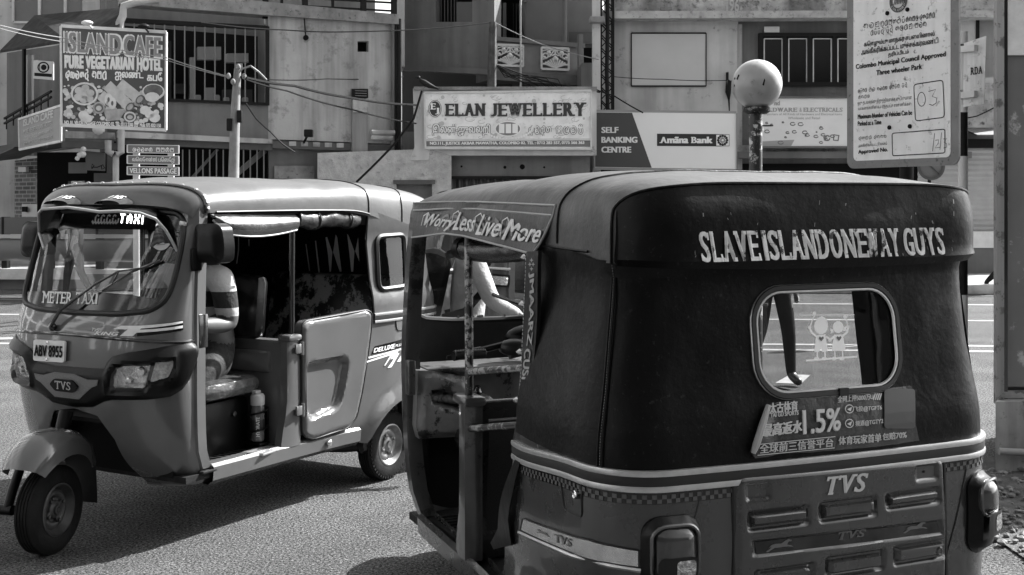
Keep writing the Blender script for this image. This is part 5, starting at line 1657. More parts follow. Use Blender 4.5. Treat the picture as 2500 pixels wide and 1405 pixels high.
b.build("spot_lamp", lightpaint, cafe, world=True)
L = Letters(C3); L.stroke([(222, 412), (228, 404), (224, 400), (221, 408), (236, 408), (250, 402), (254, 410), (247, 413), (246, 405)], .018, off=-.24)
L.build("scroll_bracket", iron, cafe, world=True)
tubepx(C3, [(266, 345), (266, 372), (278, 378)], .06, "drain_pipe", pvc, cafe, .3, 10); tubepx(C3, [(297, 320), (297, 374), (285, 378)], .06, "drain_pipe", pvc, cafe, .3, 10)
tubepx(C3, [(290, 380), (284, 384), (284, 480)], .055, "drain_pipe", pvc, cafe, .25, 10)
tubepx(C3, [(160, 318), (160, 330)], .03, "bottle_row", mat("hall_light2", .4, .6), cafe, .0)
b = MB(); b.ball(C3.p(*C3.uv(241, 316), .0), .11, 12, (1, 1, 1.1)); b.build("plastic_bag", lightpaint, cafe, world=True)
awn = MB(); q = [C2.p(*C2.uv(52, 402), .9), C2.p(*C2.uv(140, 366), .9), C2.p(*C2.uv(150, 352), .1), C2.p(*C2.uv(60, 388), .1)]
awn.poly(q + [p + Vector((0, 0, .02)) for p in q], [(0, 1, 2, 3), (7, 6, 5, 4), (0, 1, 5, 4)]); awn.build("shop_awning", midgrey, cafe, world=True, sm=0)

# --- block behind the cafe on the left
B0 = F2((-80, 28), (330, 28))
bb = thing("apartment_block", "pale plastered block with large grey panels rising behind the cafe awning", "building", B0.p(0, 0))
flat(B0, R4(-300, -120, 330, 720), "wall", stain3, bb, 0, .3)
flat(B0, R4(36, -60, 200, 54), "window_panel", mat("panel_grey", .13, .4, var=.1, vscale=1), bb, .03, .05)
for x in (99, 162): barpx(B0, (x, -60), (x, 54), .06, "mullion", lightpaint, bb, .06)
barpx(B0, (34, 56), (200, 56), .05, "window_sill", lightpaint, bb, .06); barpx(B0, (35, -60), (35, 56), .05, "window_jamb", lightpaint, bb, .06)
b = MB()
for p, q in (((160, 30), (215, -12)), ((190, 30), (250, -15)), ((222, 30), (275, -10))): b.bar(B0.p(*B0.uv(*p), 2.0), B0.p(*B0.uv(*q), 2.0), .09)
for x in (190, 220): b.bar(B0.p(*B0.uv(x, 32), 2.0), B0.p(*B0.uv(x, -30), 2.0), .12)
b.build("stair_railing", iron, bb, world=True, sm=0)

# --- middle building with the ornamental balcony
B1 = F2((985, 26.0), (1206, 25.4)); B2 = F2((1200, 27.0), (1460, 26.6)); B2b = F2((1200, 25.5), (1420, 26.3))
mid = thing("balcony_house", "grey plastered house with white openwork balcony panels above the jewellery shop", "building", B1.p(0, 0))
flat(B1, [(955, -140), (1207, -140), (1207, 182), (955, 166)], "wall", stain2, mid, 0, .5, holes=[R4(1064, -60, 1153, 54)])
flat(B1, [(980, 158), (1207, 170), (1207, 184), (980, 172)], "soffit_edge", midgrey, mid, .06, .3)
flat(B1, R4(1060, -70, 1158, 60), "window", dark, mid, -.3, .05)
barpx(B1, (1108, -60), (1108, 52), .04, "window_mullion", iron, mid, -.2)
for k in range(5): barpx(B1, (1070 + 8 * k, -60), (1070 + 8 * k, 50), .014, "window_bar", mat("bar_dark", .05, .5), mid, -.2)
flat(B1, R4(1108, 2, 1150, 52), "window_leaf", mat("leaf_dark", .022, .3), mid, -.18, .03)
flat(B1, [(940, 120), (1215, 120), (1215, 480), (940, 480)], "recess_wall", mat("recess_grey", .06, .85), mid, -1.0, .1)
flat(B2, R4(1196, -140, 1470, 480), "back_wall", mat("back_wall_grey", .15, .85, sk=.16, var=.15, vscale=1.2, streak=.2), mid, 0, .2, holes=[[(1212, 95), (1212, -20), (1280, -20), (1280, 95)]])
flat(B2, R4(1208, -30, 1284, 100), "door_backing", dark, mid, -.25, .03)
archp = [(1245 + 36 * math.cos(R(a)), 8 - 26 * math.sin(R(a))) for a in range(0, 181, 15)]
b = MB(); b.tube([B2.p(*B2.uv(*p), .03) for p in archp], .05, 8); b.build("door_arch", stain2, mid, world=True)
for x in (1212, 1232, 1279): barpx(B2, (x, 8), (x, 96), .07, "door_frame", midgrey, mid, .0)
for k in range(4): barpx(B2, (1252 + 7 * k, 8), (1252 + 7 * k, 95), .02, "door_grille", iron, mid, -.05)
barpx(B2, (1270, 14), (1278, 92), .05, "door_leaf", iron, mid, .15, .3)
orn = [R4(1211, 109, 1275, 161), R4(1321, 117, 1387, 170)]
flat(B2b, [(1200, 92), (1425, 112), (1425, 186), (1200, 172)], "balcony_parapet", mat("parapet_grey", .17, .85, sk=.16, streak=.2, var=.1), mid, 0, .12, holes=[[(1212, 112), (1275, 113), (1275, 161), (1212, 158)], [(1322, 118), (1386, 120), (1386, 169), (1322, 166)]])
flat(B2b, [(1200, 90), (1425, 108), (1425, 118), (1200, 100)], "balcony_coping", midgrey, mid, .08, .25)
flat(B2b, [(1196, 172), (1428, 187), (1428, 210), (1196, 195)], "balcony_slab", stain2, mid, .02, .9)
for X0, Y0, X1, Y1 in ((1211, 110, 1276, 160), (1321, 117, 1387, 169)):
    W_, H_ = X1 - X0, Y1 - Y0
    b = MB()
    def P2(a, c): return B2b.p(*B2b.uv(X0 + a * W_, Y1 - c * H_ + (a * 2.5)), .03)
    for p, q in (((0, 0), (1, 0)), ((1, 0), (1, 1)), ((1, 1), (0, 1)), ((0, 1), (0, 0))): b.bar(P2(*p), P2(*q), .045, .05)
    for sx in (-1, 1):
        for k in range(5):
            a0 = .5 + sx * (.10 + .09 * k); b.tube([P2(.5, .05), P2(.5 + sx * (.05 + .07 * k), .30 - .02 * k), P2(a0, .52 - .07 * k)], [.012, .022, .026], 6)
        b.tube([P2(.5 + sx * .12 + sx * .12 * math.cos(t), .78 + .13 * math.sin(t)) for t in [k * .57 for k in range(12)]], .018, 6, closed=True)
        b.tube([P2(.5 + sx * .36 + sx * .10 * math.cos(t), .62 + .12 * math.sin(t)) for t in [k * .57 for k in range(12)]], .018, 6, closed=True)
        b.tube([P2(.5, .95), P2(.5 + sx * .2, .6), P2(.5 + sx * .46, .45)], .016, 6); b.tube([P2(.5 + sx * .1, .98), P2(.5 + sx * .46, .85)], .014, 6)
        b.ball(P2(.5 + sx * .24, .78), .05, 8); b.ball(P2(.5 + sx * .40, .55), .035, 8)
    b.ball(P2(.5, .5), .06, 8); b.tube([P2(.5, 0), P2(.5, 1)], .015, 6)
    b.build("ornament_panel", lightpaint, mid, world=True)
barpx(B2b, (1405, 88), (1405, 222), .10, "veranda_pipe", stain2, mid, .25)
tubepx(B2, [(1291, -60), (1291, 225)], .022, "thin_pipe", stain3, mid, 1.2)
tubepx(B2, [(1384, -60), (1384, 110)], .05, "down_pipe", midgrey, mid, .4)
flat(B2, R4(1396, 118, 1470, 230), "dark_bay", dark, mid, .05, .05)
flat(B2, R4(1390, 80, 1470, 110), "bay_head", darkgrey, mid, .1, .1)
b = MB(); b.bar(B1.p(*B1.uv(997, -60), .5), B1.p(*B1.uv(997, 170), .5), .20, .16); b.build("box_downpipe", stain3, mid, world=True, sm=0)
tubepx(B1, [(997, 170), (985, 192), (985, 372)], .09, "downpipe", pvc, mid, .5, 10)
flat(B1, R4(982, 160, 1002, 186), "hopper", iron, mid, .62, .1)

# --- jewellery shop
J = F2((775, 21.8), (1440, 22.2))
shop = thing("jewellery_shop", "low plastered shop front with roller shutter below the jewellery signboard", "building", J.p(0, 0))
rough_pl = mat("rough_plaster", .38, .95, var=.25, vscale=5, speck=.4, speck_scale=9, speck_c=.20, bump=1.0, bscale=16)
flat(J, [(775, 374), (1000, 366), (1090, 362), (1102, 372), (1102, 560), (775, 560)], "plaster_wall", rough_pl, shop, .0, .3, holes=[R4(968, 450, 1055, 558)])
flat(J, R4(962, 446, 1062, 560), "side_door", mat("faded_door", .10, .6, var=.3, vscale=4), shop, -.12, .03)
flat(J, [(960, 440), (1062, 440), (1062, 450), (960, 450)], "door_lintel", darkgrey, shop, .04, .1)
flat(J, R4(1100, 372, 1445, 432), "shop_lintel", stain2, shop, -.25, .1)
flat(J, R4(1100, 430, 1445, 437), "shutter_box", iron, shop, -.2, .1)
b = MB()
b.grid(lambda u, v: J.p(*J.uv(1100 + u, 436), -.32 + .03 * math.sin(u * .35)) * 1.0 + Vector((0, 0, v)), [2 * k for k in range(173)], (0, -2.2))
b.build("folding_shutter", mat("shutter_dark", .055, .5, metal=.3), shop, world=True)
flat(J, [(1008, 217), (1456, 217), (1456, 380), (1100, 380), (1050, 364), (1046, 392), (1000, 392), (1012, 360)], "sign_surround", stain3, shop, .02, .3)
flat(J, R4(1010, 213, 1456, 221), "surround_coping", concrete, shop, .08, .4)
for px_, py_, r_ in ((1278, 407, .05), (1128, 406, .02), (1235, 408, .03), (1332, 408, .02)):
    b = MB(); b.lathe([(r_, 0), (r_ * .6, .01)], J.p(*J.uv(px_, py_), -.245), J.normal(0, 0), 10); b.build("lintel_stain", dark, shop, world=True)
b = MB(); c = J.p(*J.uv(1110, 300), -3.2); b.box((c.x, c.y, 1.5), (5.4, 4.4, 3.0)); b.build("building_mass", stain2, shop, world=True, sm=0)
sg1 = thing("shop_sign", "long pale jewellery shop signboard with dark slab capitals and the number 111", "sign", J.p(*J.uv(1240, 365), .15))
SJ = F2((775, 21.8), (1440, 22.2), .10)
flat(SJ, [(1038, 228), (1441, 224), (1441, 362), (1041, 360)], "sign_panel", mat("jewel_print", .74, .4, var=.12, vscale=5, speck=.5, speck_scale=11, speck_c=.42), sg1, .0, .08)
flat(SJ, [(1041, 344), (1441, 342), (1441, 359), (1041, 358)], "address_band", mat("band_grey", .16, .4), sg1, .004, .003)
b = MB()
for p, q in (((1036, 227), (1443, 222)), ((1443, 222), (1443, 364)), ((1443, 364), (1039, 362)), ((1039, 362), (1036, 227)), ((1041, 343), (1441, 341))): b.bar(SJ.p(*SJ.uv(*p), .01), SJ.p(*SJ.uv(*q), .01), .03, .04)
b.build("sign_frame", lightpaint, sg1, world=True, sm=0)
pat = Letters(SJ, .001)
for k in range(90):
    x, y = rnd.uniform(1046, 1436), rnd.uniform(232, 338); r_ = rnd.uniform(2, 6)
    if k % 2: pat.shape([(x + r_ * math.cos(R(a)), y + r_ * math.sin(R(a))) for a in range(0, 360, 45)], off=.002 + (k % 5) * .0008)
    else: pat.stroke([(x + r_ * 2 * math.cos(R(a)), y + r_ * math.sin(R(a))) for a in range(0, 300, 30)], .010, off=.002 + (k % 5) * .0008)
pat.build("jewel_pattern", mat("jewel_mid", .46, .4), sg1, True)
pat = Letters(SJ, .001)
for cx in (1140, 1390):
    for k in range(6):
        a = R(20 + 28 * k); x, y = cx + 26 * math.cos(a), 318 - 12 * math.sin(a)
        pat.shape([(x + 9 * math.cos(R(t)), y + 5 * math.sin(R(t))) for t in range(0, 360, 40)], off=.003 + k * .0006)
for k in range(26):
    a = R(180 + 180 * k / 25); x, y = 1240 + 62 * math.cos(a), 306 - 34 * math.sin(a)
    pat.shape([(x + 3 * math.cos(R(t)), y + 3 * math.sin(R(t))) for t in range(0, 360, 60)], off=.008)
pat.build("jewel_highlights", mat("jewel_pale", .80, .4), sg1, True)
Lk = Letters(SJ, .001)
Lk.slab("ELAN", [(1088, 284), (1184, 284), (1184, 253), (1088, 254)], bold=.10, off=.014)
Lk.slab("JEWELLERY", [(1198, 285), (1428, 284), (1428, 251), (1198, 253)], bold=.10, off=.014)
Lk.shape([(1062 + 16 * math.cos(R(a)), 266 + 21 * math.sin(R(a))) for a in range(0, 360, 15)], off=.012)
Lk.build("sign_lettering", mat("sign_dark_ink", .035, .4), sg1, True)
Lk = Letters(SJ, .001)
Lk.slab("E", [(1052, 268), (1063, 268), (1063, 253), (1052, 253)], bold=.1, off=.016); Lk.slab("J", [(1062, 280), (1072, 280), (1072, 264), (1062, 264)], bold=.1, off=.016)
Lk.stroke([(1062 + 14 * math.cos(R(a)), 266 + 19 * math.sin(R(a))) for a in range(0, 360, 15)], .010, off=.016, closed=True)
Lk.text("NO.111, JUSTICE AKBAR MAWATHA, COLOMBO 02. TEL : 0712 283 557, 0775 566 363", [(1050, 356), (1426, 354), (1426, 345), (1050, 347)], bold=.10, off=.006)
Lk.slab("111", [(1218, 326), (1264, 326), (1264, 303), (1218, 303)], bold=.1, off=.018)
Lk.stroke([(1240 + 31 * math.cos(R(a)), 315 + 18 * math.sin(R(a))) for a in range(0, 360, 15)], .022, off=.014, closed=True)
Lk.build("sign_pale_lettering", mat("sign_white", .78, .4), sg1, True)
Lk = Letters(SJ, .001)
Lk.shape([(1240 + 30 * math.cos(R(a)), 315 + 17 * math.sin(R(a))) for a in range(0, 360, 15)], off=.012); Lk.build("number_oval", mat("oval_grey", .20, .4), sg1, True)
for off_, w_, m_, nm in ((.006, .20, mat("outline_ink", .06, .5), "script_outline"), (.012, .10, mat("sign_white", .78, .4), "script_lettering")):
    Lk = Letters(SJ, .001)
    Lk.sinhala("alan", [(1290, 328), (1346, 328), (1346, 304), (1290, 304)], w=w_, off=off_); Lk.sinhala("pvlr", [(1356, 328), (1426, 328), (1426, 304), (1356, 304)], w=w_, off=off_)
    Lk.text("இலன்-ஜுவலறி", [(1056, 332), (1196, 332), (1196, 304), (1056, 304)], bold=.14 if w_ > .15 else .05, off=off_)
    Lk.build(nm, m_, sg1, True)
crow = thing("crow", "small black crow perched on the left end of the jewellery signboard", "bird", SJ.p(*SJ.uv(1028, 216), .12), 0)
b = MB(); b.tube([(-.02, 0, .16), (-.01, 0, .14), (.06, 0, .09), (.16, 0, .035), (.26, 0, .0), (.33, 0, -.03)], [.02, .035, .06, .05, .025, .012], 10)
b.ball((-.045, 0, .185), .035, 10); b.tube([(-.07, 0, .185), (-.11, 0, .178)], [.012, .004], 6)
for y in (-.02, .02): b.tube([(.08, y, .05), (.07, y, 0)], .006, 5)
b.build("crow_body", mat("feathers", .02, .5), crow)

# --- right building
B3 = F2((1450, 24.2), (2440, 24.6))
rb = thing("corner_store", "long pale store with mouldy parapet, framed blank panel and dark shuttered windows", "building", B3.p(3, 0))
flat(B3, R4(1482, -160, 2470, 40), "parapet", mould, rb, -.10, .4)
flat(B3, [(1448, 36), (2470, 34), (2470, 50), (1448, 54)], "eave", mat("eave_concrete", .36, .9, var=.3, vscale=3, speck=.8, speck_scale=10, speck_c=.12), rb, .45, .8)
flat(B3, R4(1459, 50, 1802, 480), "wall", stain3, rb, 0, .3)
flat(B3, R4(1802, 50, 2360, 480), "wall_right", stain2, rb, -.05, .3, holes=[R4(1858, 86, 2120, 206)])
flat(B3, R4(1800, 60, 1812, 415), "paint_edge", stain, rb, .004, .02)
flat(B3, R4(1542, 83, 1722, 210), "blank_panel", mat("blank_panel_paint", .46, .8, var=.05, vscale=1.5), rb, .03, .05)
b = MB()
for p, q in (((1541, 82), (1723, 82)), ((1723, 82), (1723, 211)), ((1723, 211), (1541, 211)), ((1541, 211), (1541, 82))): b.bar(B3.p(*B3.uv(*p), .03), B3.p(*B3.uv(*q), .03), .02, .03)
b.build("panel_frame", iron, rb, world=True, sm=0)
flat(B3, R4(1850, 80, 2130, 214), "window_recess", mat("window_black", .006, .6), rb, -.20, .04)
b = MB()
for y in (86, 206): b.bar(B3.p(*B3.uv(1854, y), .0), B3.p(*B3.uv(2125, y), .0), .09, .08)
for x in (1857, 1916, 1976, 2037, 2098): b.bar(B3.p(*B3.uv(x, 82), .0), B3.p(*B3.uv(x, 210), .0), .09, .08)
b.build("window_frame", mat("frame_black", .012, .5), rb, world=True, sm=0)
for x in (1888, 1948, 2008, 2068):
    wn_ = flat(B3, R4(x - 23, 94, x + 23, 205), "casement", mat("casement_glass", .006, .12, spec=.15), rb, -.03, .03)
    b = MB()
    for p, q in (((x - 22, 95), (x + 22, 95)), ((x + 22, 95), (x + 22, 204)), ((x + 22, 204), (x - 22, 204)), ((x - 22, 204), (x - 22, 95))): b.bar(B3.p(*B3.uv(*p), -.015), B3.p(*B3.uv(*q), -.015), .025, .02)
    f_ = b.build("casement_beading", lightpaint, None, sm=0); f_.parent = wn_
    f_.data.transform(xf(rb).inverted())
flat(B3, R4(1865, 66, 1902, 80), "torn_poster", lightpaint, rb, .03, .02)
flat(B3, R4(1800, 355, 2360, 372), "lower_mould", mould, rb, .02, .1)
flat(B3, R4(1795, 372, 2360, 388), "lower_ledge", midgrey, rb, .25, .4)
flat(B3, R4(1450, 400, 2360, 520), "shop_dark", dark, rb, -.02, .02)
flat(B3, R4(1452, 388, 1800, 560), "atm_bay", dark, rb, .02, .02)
b = MB(); b.tube([B3.p(*B3.uv(x, y), .06) for x, y in ((1774, 178), (1774, 196), (1778, 200), (1776, 226), (1778, 245), (1779, 272))], [.03, .03, .06, .06, .02, .012], 8); b.build("junction_box", iron, rb, world=True)
flat(B3, R4(1772, 198, 1784, 216), "meter", concrete, rb, .10, .06)
Lk = Letters(B3, .001); Lk.text("196", [(1776, 26), (1806, 26), (1806, -2), (1776, -2)], bold=.08, off=-.08); Lk.text("7", [(1808, 24), (1822, 24), (1822, 0), (1808, 0)], bold=.1, off=-.08); Lk.build("date_relief", stain3, rb, True)
b = MB(); b.bar(B3.p(*B3.uv(1626, 10), .0), B3.p(*B3.uv(1626, 36), .0), .06); b.bar(B3.p(*B3.uv(1612, 22), .0), B3.p(*B3.uv(1640, 22), .0), .06); b.build("spout", concrete, rb, world=True, sm=0)
flat(B3, R4(2340, 50, 2470, 205), "wall", stain3, rb, .0, .3, holes=[R4(2386, 34, 2460, 190)])
flat(B3, R4(2382, 30, 2466, 195), "wooden_window", mat("old_wood", .05, .7, streak=.5, var=.4, vscale=6), rb, -.08, .03)
b = MB()
for p, q in (((2386, 34), (2460, 34)), ((2386, 34), (2386, 190))): b.bar(B3.p(*B3.uv(*p), .0), B3.p(*B3.uv(*q), .0), .07, .06)
b.build("window_jamb", iron, rb, world=True, sm=0)
flat(B3, R4(2340, 203, 2470, 312), "stained_band", mould, rb, .02, .3)
b = MB(); q = [B3.p(*B3.uv(2345, 318), .05), B3.p(*B3.uv(2470, 318), .05), B3.p(*B3.uv(2470, 338), .8), B3.p(*B3.uv(2345, 338), .8)]
b.poly(q + [p + Vector((0, 0, .03)) for p in q], [(0, 1, 2, 3), (7, 6, 5, 4), (2, 3, 7, 6)])
b.build("tin_awning", mat("tin", .12, .7, streak=.4), rb, world=True, sm=0)
flat(B3, R4(2240, 340, 2470, 362), "shutter_head", iron, rb, .05, .1)
b = MB(); b.grid(lambda u, v: B3.p(B3.uv(2240, 300)[0] + u, 2.75 - v * .055, .0 + .022 * (v % 2)), (0, 2.4), range(33)); b.build("roller_shutter", mat("shutter_pale", .33, .6, var=.1, vscale=3), rb, world=True, sm=0)
flat(B3, R4(2240, 565, 2470, 604), "plinth", lightpaint, rb, .35, .5)
flat(B3, R4(1450, 604, 2470, 720), "base_wall", midgrey, rb, .3, .3)
b = MB(); c = B3.p(*B3.uv(1950, 300), -4.0); b.box((c.x + .4, c.y, 2.2), (9.4, 6.6, 4.8)); b.build("building_mass", stain2, rb, world=True, sm=0)
tower = thing("lattice_mast", "dark steel lattice mast with crossed bracing beside the bank sign", "mast", at(1482, HY, 23.2) * 1.0 - Vector((0, 0, EYE)))
TW = F2((1450, 23.75), (2440, 23.75))
b = MB()
for dx, dy in ((0, 0), (30, 0), (0, -.25), (30, -.25)): b.bar(TW.p(*TW.uv(1467 + dx, -140), dy), TW.p(*TW.uv(1467 + dx, 700), dy), .045)
b.build("mast_leg", iron, tower, world=True, sm=0)
b = MB()
for k in range(26):
    y = -140 + k * 32
    b.bar(TW.p(*TW.uv(1467, y)), TW.p(*TW.uv(1497, y + 32)), .022); b.bar(TW.p(*TW.uv(1497, y), -.03), TW.p(*TW.uv(1467, y + 32), -.03), .022)
    b.bar(TW.p(*TW.uv(1467, y), -.25), TW.p(*TW.uv(1497, y + 32), -.25), .022)
b.build("mast_bracing", iron, tower, world=True, sm=0)
b = MB(); b.tube([TW.p(*TW.uv(1481, -140), .05), TW.p(*TW.uv(1483, 60), .05), TW.p(*TW.uv(1481, 180), .05), TW.p(*TW.uv(1484, 300), .05)], .04, 8); b.build("mast_cable", iron, tower, world=True)
cpole = thing("concrete_post", "square pale concrete post with a cap block left of the lattice mast", "post", at(1455, HY, 23.6) - Vector((0, 0, EYE)))
b = MB(); b.bar(at(1455, -140, 23.6), at(1457, 700, 23.6), .16, .16); b.build("post_shaft", stain3, cpole, world=True, sm=0)
b = MB(); b.box(at(1457, 50, 23.5), (.30, .3, .12), bev=.02); b.build("post_cap", concrete, cpole, world=True)

# --- bank sign
SB = F2((1450, 23.2), (1800, 23.2))
bk = thing("shop_sign", "white bank lightbox sign with dark slanted panel reading self banking centre", "sign", SB.p(*SB.uv(1624, 412)))
flat(SB, [(1452, 274), (1797, 278), (1797, 413), (1452, 409)], "sign_panel", mat("sign_white_face", .74, .35, var=.03, vscale=1), bk, 0, .25)
flat(SB, [(1453, 275), (1543, 276), (1591, 410), (1453, 408)], "dark_panel", mat("sign_charcoal", .055, .35), bk, .005, .004)
flat(SB, [(1604, 327), (1762, 328), (1762, 358), (1604, 357)], "name_box", mat("sign_black", .02, .35), bk, .005, .004)
b = MB()
for p, q in (((1451, 273), (1798, 277)), ((1798, 277), (1798, 414)), ((1798, 414), (1451, 410)), ((1451, 410), (1451, 273))): b.bar(SB.p(*SB.uv(*p), -.02), SB.p(*SB.uv(*q), -.02), .025, .08)
b.build("sign_frame", mat("frame_alu", .3, .4, metal=.5), bk, world=True, sm=0)
Lk = Letters(SB, .001)
Lk.text("SELF", [(1469, 325), (1509, 325), (1509, 311), (1469, 311)], bold=.09, off=.008); Lk.text("BANKING", [(1469, 349), (1555, 349), (1555, 335), (1469, 335)], bold=.09, off=.008); Lk.text("CENTRE", [(1469, 373), (1540, 373), (1540, 359), (1469, 359)], bold=.09, off=.008)
Lk.slab("A", [(1612, 350), (1628, 350), (1628, 335), (1612, 335)], bold=.08, off=.010); Lk.text("mãna", [(1630, 350), (1679, 350), (1679, 335), (1630, 335)], bold=.12, off=.010)
Lk.slab("B", [(1688, 350), (1701, 350), (1701, 335), (1688, 335)], bold=.08, off=.010); Lk.text("ank", [(1702, 350), (1738, 350), (1738, 335), (1702, 335)], bold=.12, off=.010)
Lk.shape(R4(1748, 329, 1780, 357), off=.006)
Lk.build("sign_lettering", mat("sign_white", .78, .4), bk, True)
Lk = Letters(SB, .001)
for k in range(12):
    a = 2 * math.pi * k / 12
    Lk.shape([(1764 + 11 * math.cos(a) + 3.2 * math.cos(t), 343 + 11 * math.sin(a) + 3.2 * math.sin(t)) for t in [j * .785 for j in range(8)]], off=.009)
    Lk.stroke([(1764 + 3 * math.cos(a), 343 + 3 * math.sin(a)), (1764 + 9 * math.cos(a), 343 + 9 * math.sin(a))], .012, off=.010)
Lk.stroke(R4(1748, 329, 1780, 357), .012, off=.011, closed=True)
Lk.build("flower_logo", mat("sign_black", .02, .35), bk, True)
# --- hardware sign
SH = F2((1450, 24.0), (2440, 24.3))
hd = thing("shop_sign", "faded white hardware and electricals banner behind the globe lamp", "sign", SH.p(*SH.uv(1960, 358)))
flat(SH, R4(1856, 240, 2120, 358), "sign_panel", mat("faded_banner", .66, .5, var=.04, vscale=2), hd, .05, .08)
b = MB(); b.bar(SH.p(*SH.uv(1854, 239), .06), SH.p(*SH.uv(2122, 239), .06), .04); b.bar(SH.p(*SH.uv(1854, 360), .06), SH.p(*SH.uv(2122, 360), .06), .04); b.build("sign_frame", midgrey, hd, world=True, sm=0)
Lk = Letters(SH, .001)
Lk.slab("HARDWARE", [(1850, 274), (1944, 274), (1944, 264), (1850, 264)], bold=.06, off=.054); Lk.text("&", [(1950, 274), (1956, 274), (1956, 264), (1950, 264)], off=.054); Lk.slab("ELECTRICALS", [(1960, 274), (2055, 274), (2055, 264), (1960, 264)], bold=.06, off=.054)
Lk.text("nd", [(1889, 258), (1902, 258), (1902, 247), (1889, 247)], bold=.05, off=.054)
Lk.text("Importers of All Kinds of Hardware and Electrical Items", [(1864, 284), (2054, 284), (2054, 277), (1864, 277)], off=.054); Lk.text("Wholesale and Retail", [(1922, 292), (2000, 292), (2000, 286), (1922, 286)], off=.054)
Lk.shape([(1860, 346), (1938, 342), (1930, 357), (1860, 357)], off=.052)
Lk.build("sign_lettering", mat("faded_ink", .30, .5), hd, True)
Lk = Letters(SH, .001)
for k in range(22):
    x, y = rnd.uniform(1868, 2050), rnd.uniform(298, 350); r_ = rnd.uniform(1.5, 7)
    Lk.stroke([(x + r_ * math.cos(R(a)), y + r_ * .6 * math.sin(R(a))) for a in range(0, 330, 40)], .02, off=.054)
Lk.stroke([(2018 + 6 * math.cos(R(a)), 338 + 6 * math.sin(R(a))) for a in range(0, 340, 30)], .025, off=.055); Lk.stroke([(2034, 330), (2046, 332), (2044, 344), (2033, 343)], .03, off=.055, closed=True)
Lk.build("tool_pictures", mat("tool_ink", .14, .5), hd, True)


# ------------------------------------------------------------------ cafe signs
S1 = F2((140, 18.3), (410, 18.5))
cs = thing("billboard", "large dark cafe billboard with block capitals above pictures of vegetarian food", "sign", S1.p(*S1.uv(278, 315)))
flat(S1, [(150, 65), (405, 80), (404, 317), (152, 305)], "sign_panel", mat("billboard_grey", .06, .35, var=.25, vscale=1.2), cs, 0, .08)
b = MB()
for p, q in (((149, 64), (406, 79)), ((406, 79), (405, 318)), ((405, 318), (151, 306)), ((151, 306), (149, 64))): b.bar(S1.p(*S1.uv(*p), .0), S1.p(*S1.uv(*q), .0), .03, .05)
b.build("sign_frame", lightpaint, cs, world=True, sm=0)
def bb_(x0, y0, x1, y1, sl=.055):
    """a text box following the tilt of the board"""
    return [(x0, y1), (x1, y1 + (x1 - x0) * sl), (x1, y0 + (x1 - x0) * sl), (x0, y0)]
L = Letters(S1, .001)
L.text("ISLAND", bb_(158, 78, 296, 128), bold=.16, off=.003, space=1.12); L.text("CAFE", bb_(302, 86, 394, 137), bold=.16, off=.003, space=1.12)
L.text("PURE VEGETARIAN HOTEL", bb_(159, 136, 395, 166, .03), bold=.16, off=.003, space=1.12)
L.build("outline_lettering", mat("outline_pale", .72, .5), cs, True)
L = Letters(S1, .001)
L.text("ISLAND", bb_(160, 80, 294, 126), bold=.07, off=.010, space=1.12); L.text("CAFE", bb_(304, 88, 392, 134), bold=.07, off=.010, space=1.12)
L.build("title_lettering", mat("title_grey", .22, .5), cs, True)
L = Letters(S1, .001)
L.text("PURE VEGETARIAN HOTEL", bb_(160, 138, 394, 163, .03), bold=.06, off=.011, space=1.12)
L.text("NO. 01, VELON PASSAGE COLOMBO 02. TEL: 0112 2300 323  Mob: 075 8321150", bb_(158, 295, 393, 305, .035), bold=.10, off=.011)
L.sinhala("aylnd", [(160, 193), (218, 195), (218, 170), (160, 168)], w=.12, off=.012); L.sinhala("kpt", [(224, 194), (262, 196), (262, 170), (224, 168)], w=.12, off=.012)
L.text("ஐலண்ட்", [(282, 197), (350, 199), (350, 173), (282, 170)], bold=.07, off=.012); L.text("கபே", [(360, 198), (396, 199), (396, 178), (360, 177)], bold=.07, off=.012)
L.build("pale_lettering", mat("sign_white", .78, .4), cs, True)
foodm = [mat("food_pale", .58, .5, var=.15, vscale=8), mat("food_mid", .30, .5, var=.3, vscale=8), mat("food_dark", .10, .5, var=.4, vscale=8), mat("food_light", .44, .5, var=.2, vscale=8)]
food = [Letters(S1, .001) for _ in range(4)]
def ell(i, x, y, rx, ry, lev, n=14, rot=0):
    c_, s_ = math.cos(rot), math.sin(rot)
    food[i].shape([(x + rx * math.cos(2*math.pi*k/n) * c_ - ry * math.sin(2*math.pi*k/n) * s_, y + rx * math.cos(2*math.pi*k/n) * s_ + ry * math.sin(2*math.pi*k/n) * c_) for k in range(n)], off=.002 + lev * .0012)
lv = 0
for k in range(230):
    x = rnd.uniform(158, 397); y = rnd.uniform(206, 294) + (x - 158) * .04
    r_ = rnd.uniform(2.5, 8); ell(rnd.choice((0, 0, 1, 2, 3, 3)), x, min(300, y), r_, r_ * rnd.uniform(.6, 1), lv % 5 + (0 if k < 75 else 5), 9); lv += 1
ell(0, 207, 230, 33, 28, 11, 20); ell(2, 207, 230, 29, 24, 12, 20)
for dx, dy in ((-14, -8), (2, -14), (14, -2), (-2, 2), (-16, 8), (12, 12), (-2, 14)): ell(3, 207 + dx, 230 + dy, 10, 9, 13 + (dx + dy) % 3, 12)
food[0].stroke([(207 + 31 * math.cos(R(a)), 230 + 26 * math.sin(R(a))) for a in range(0, 360, 15)], .03, off=.022, closed=True)
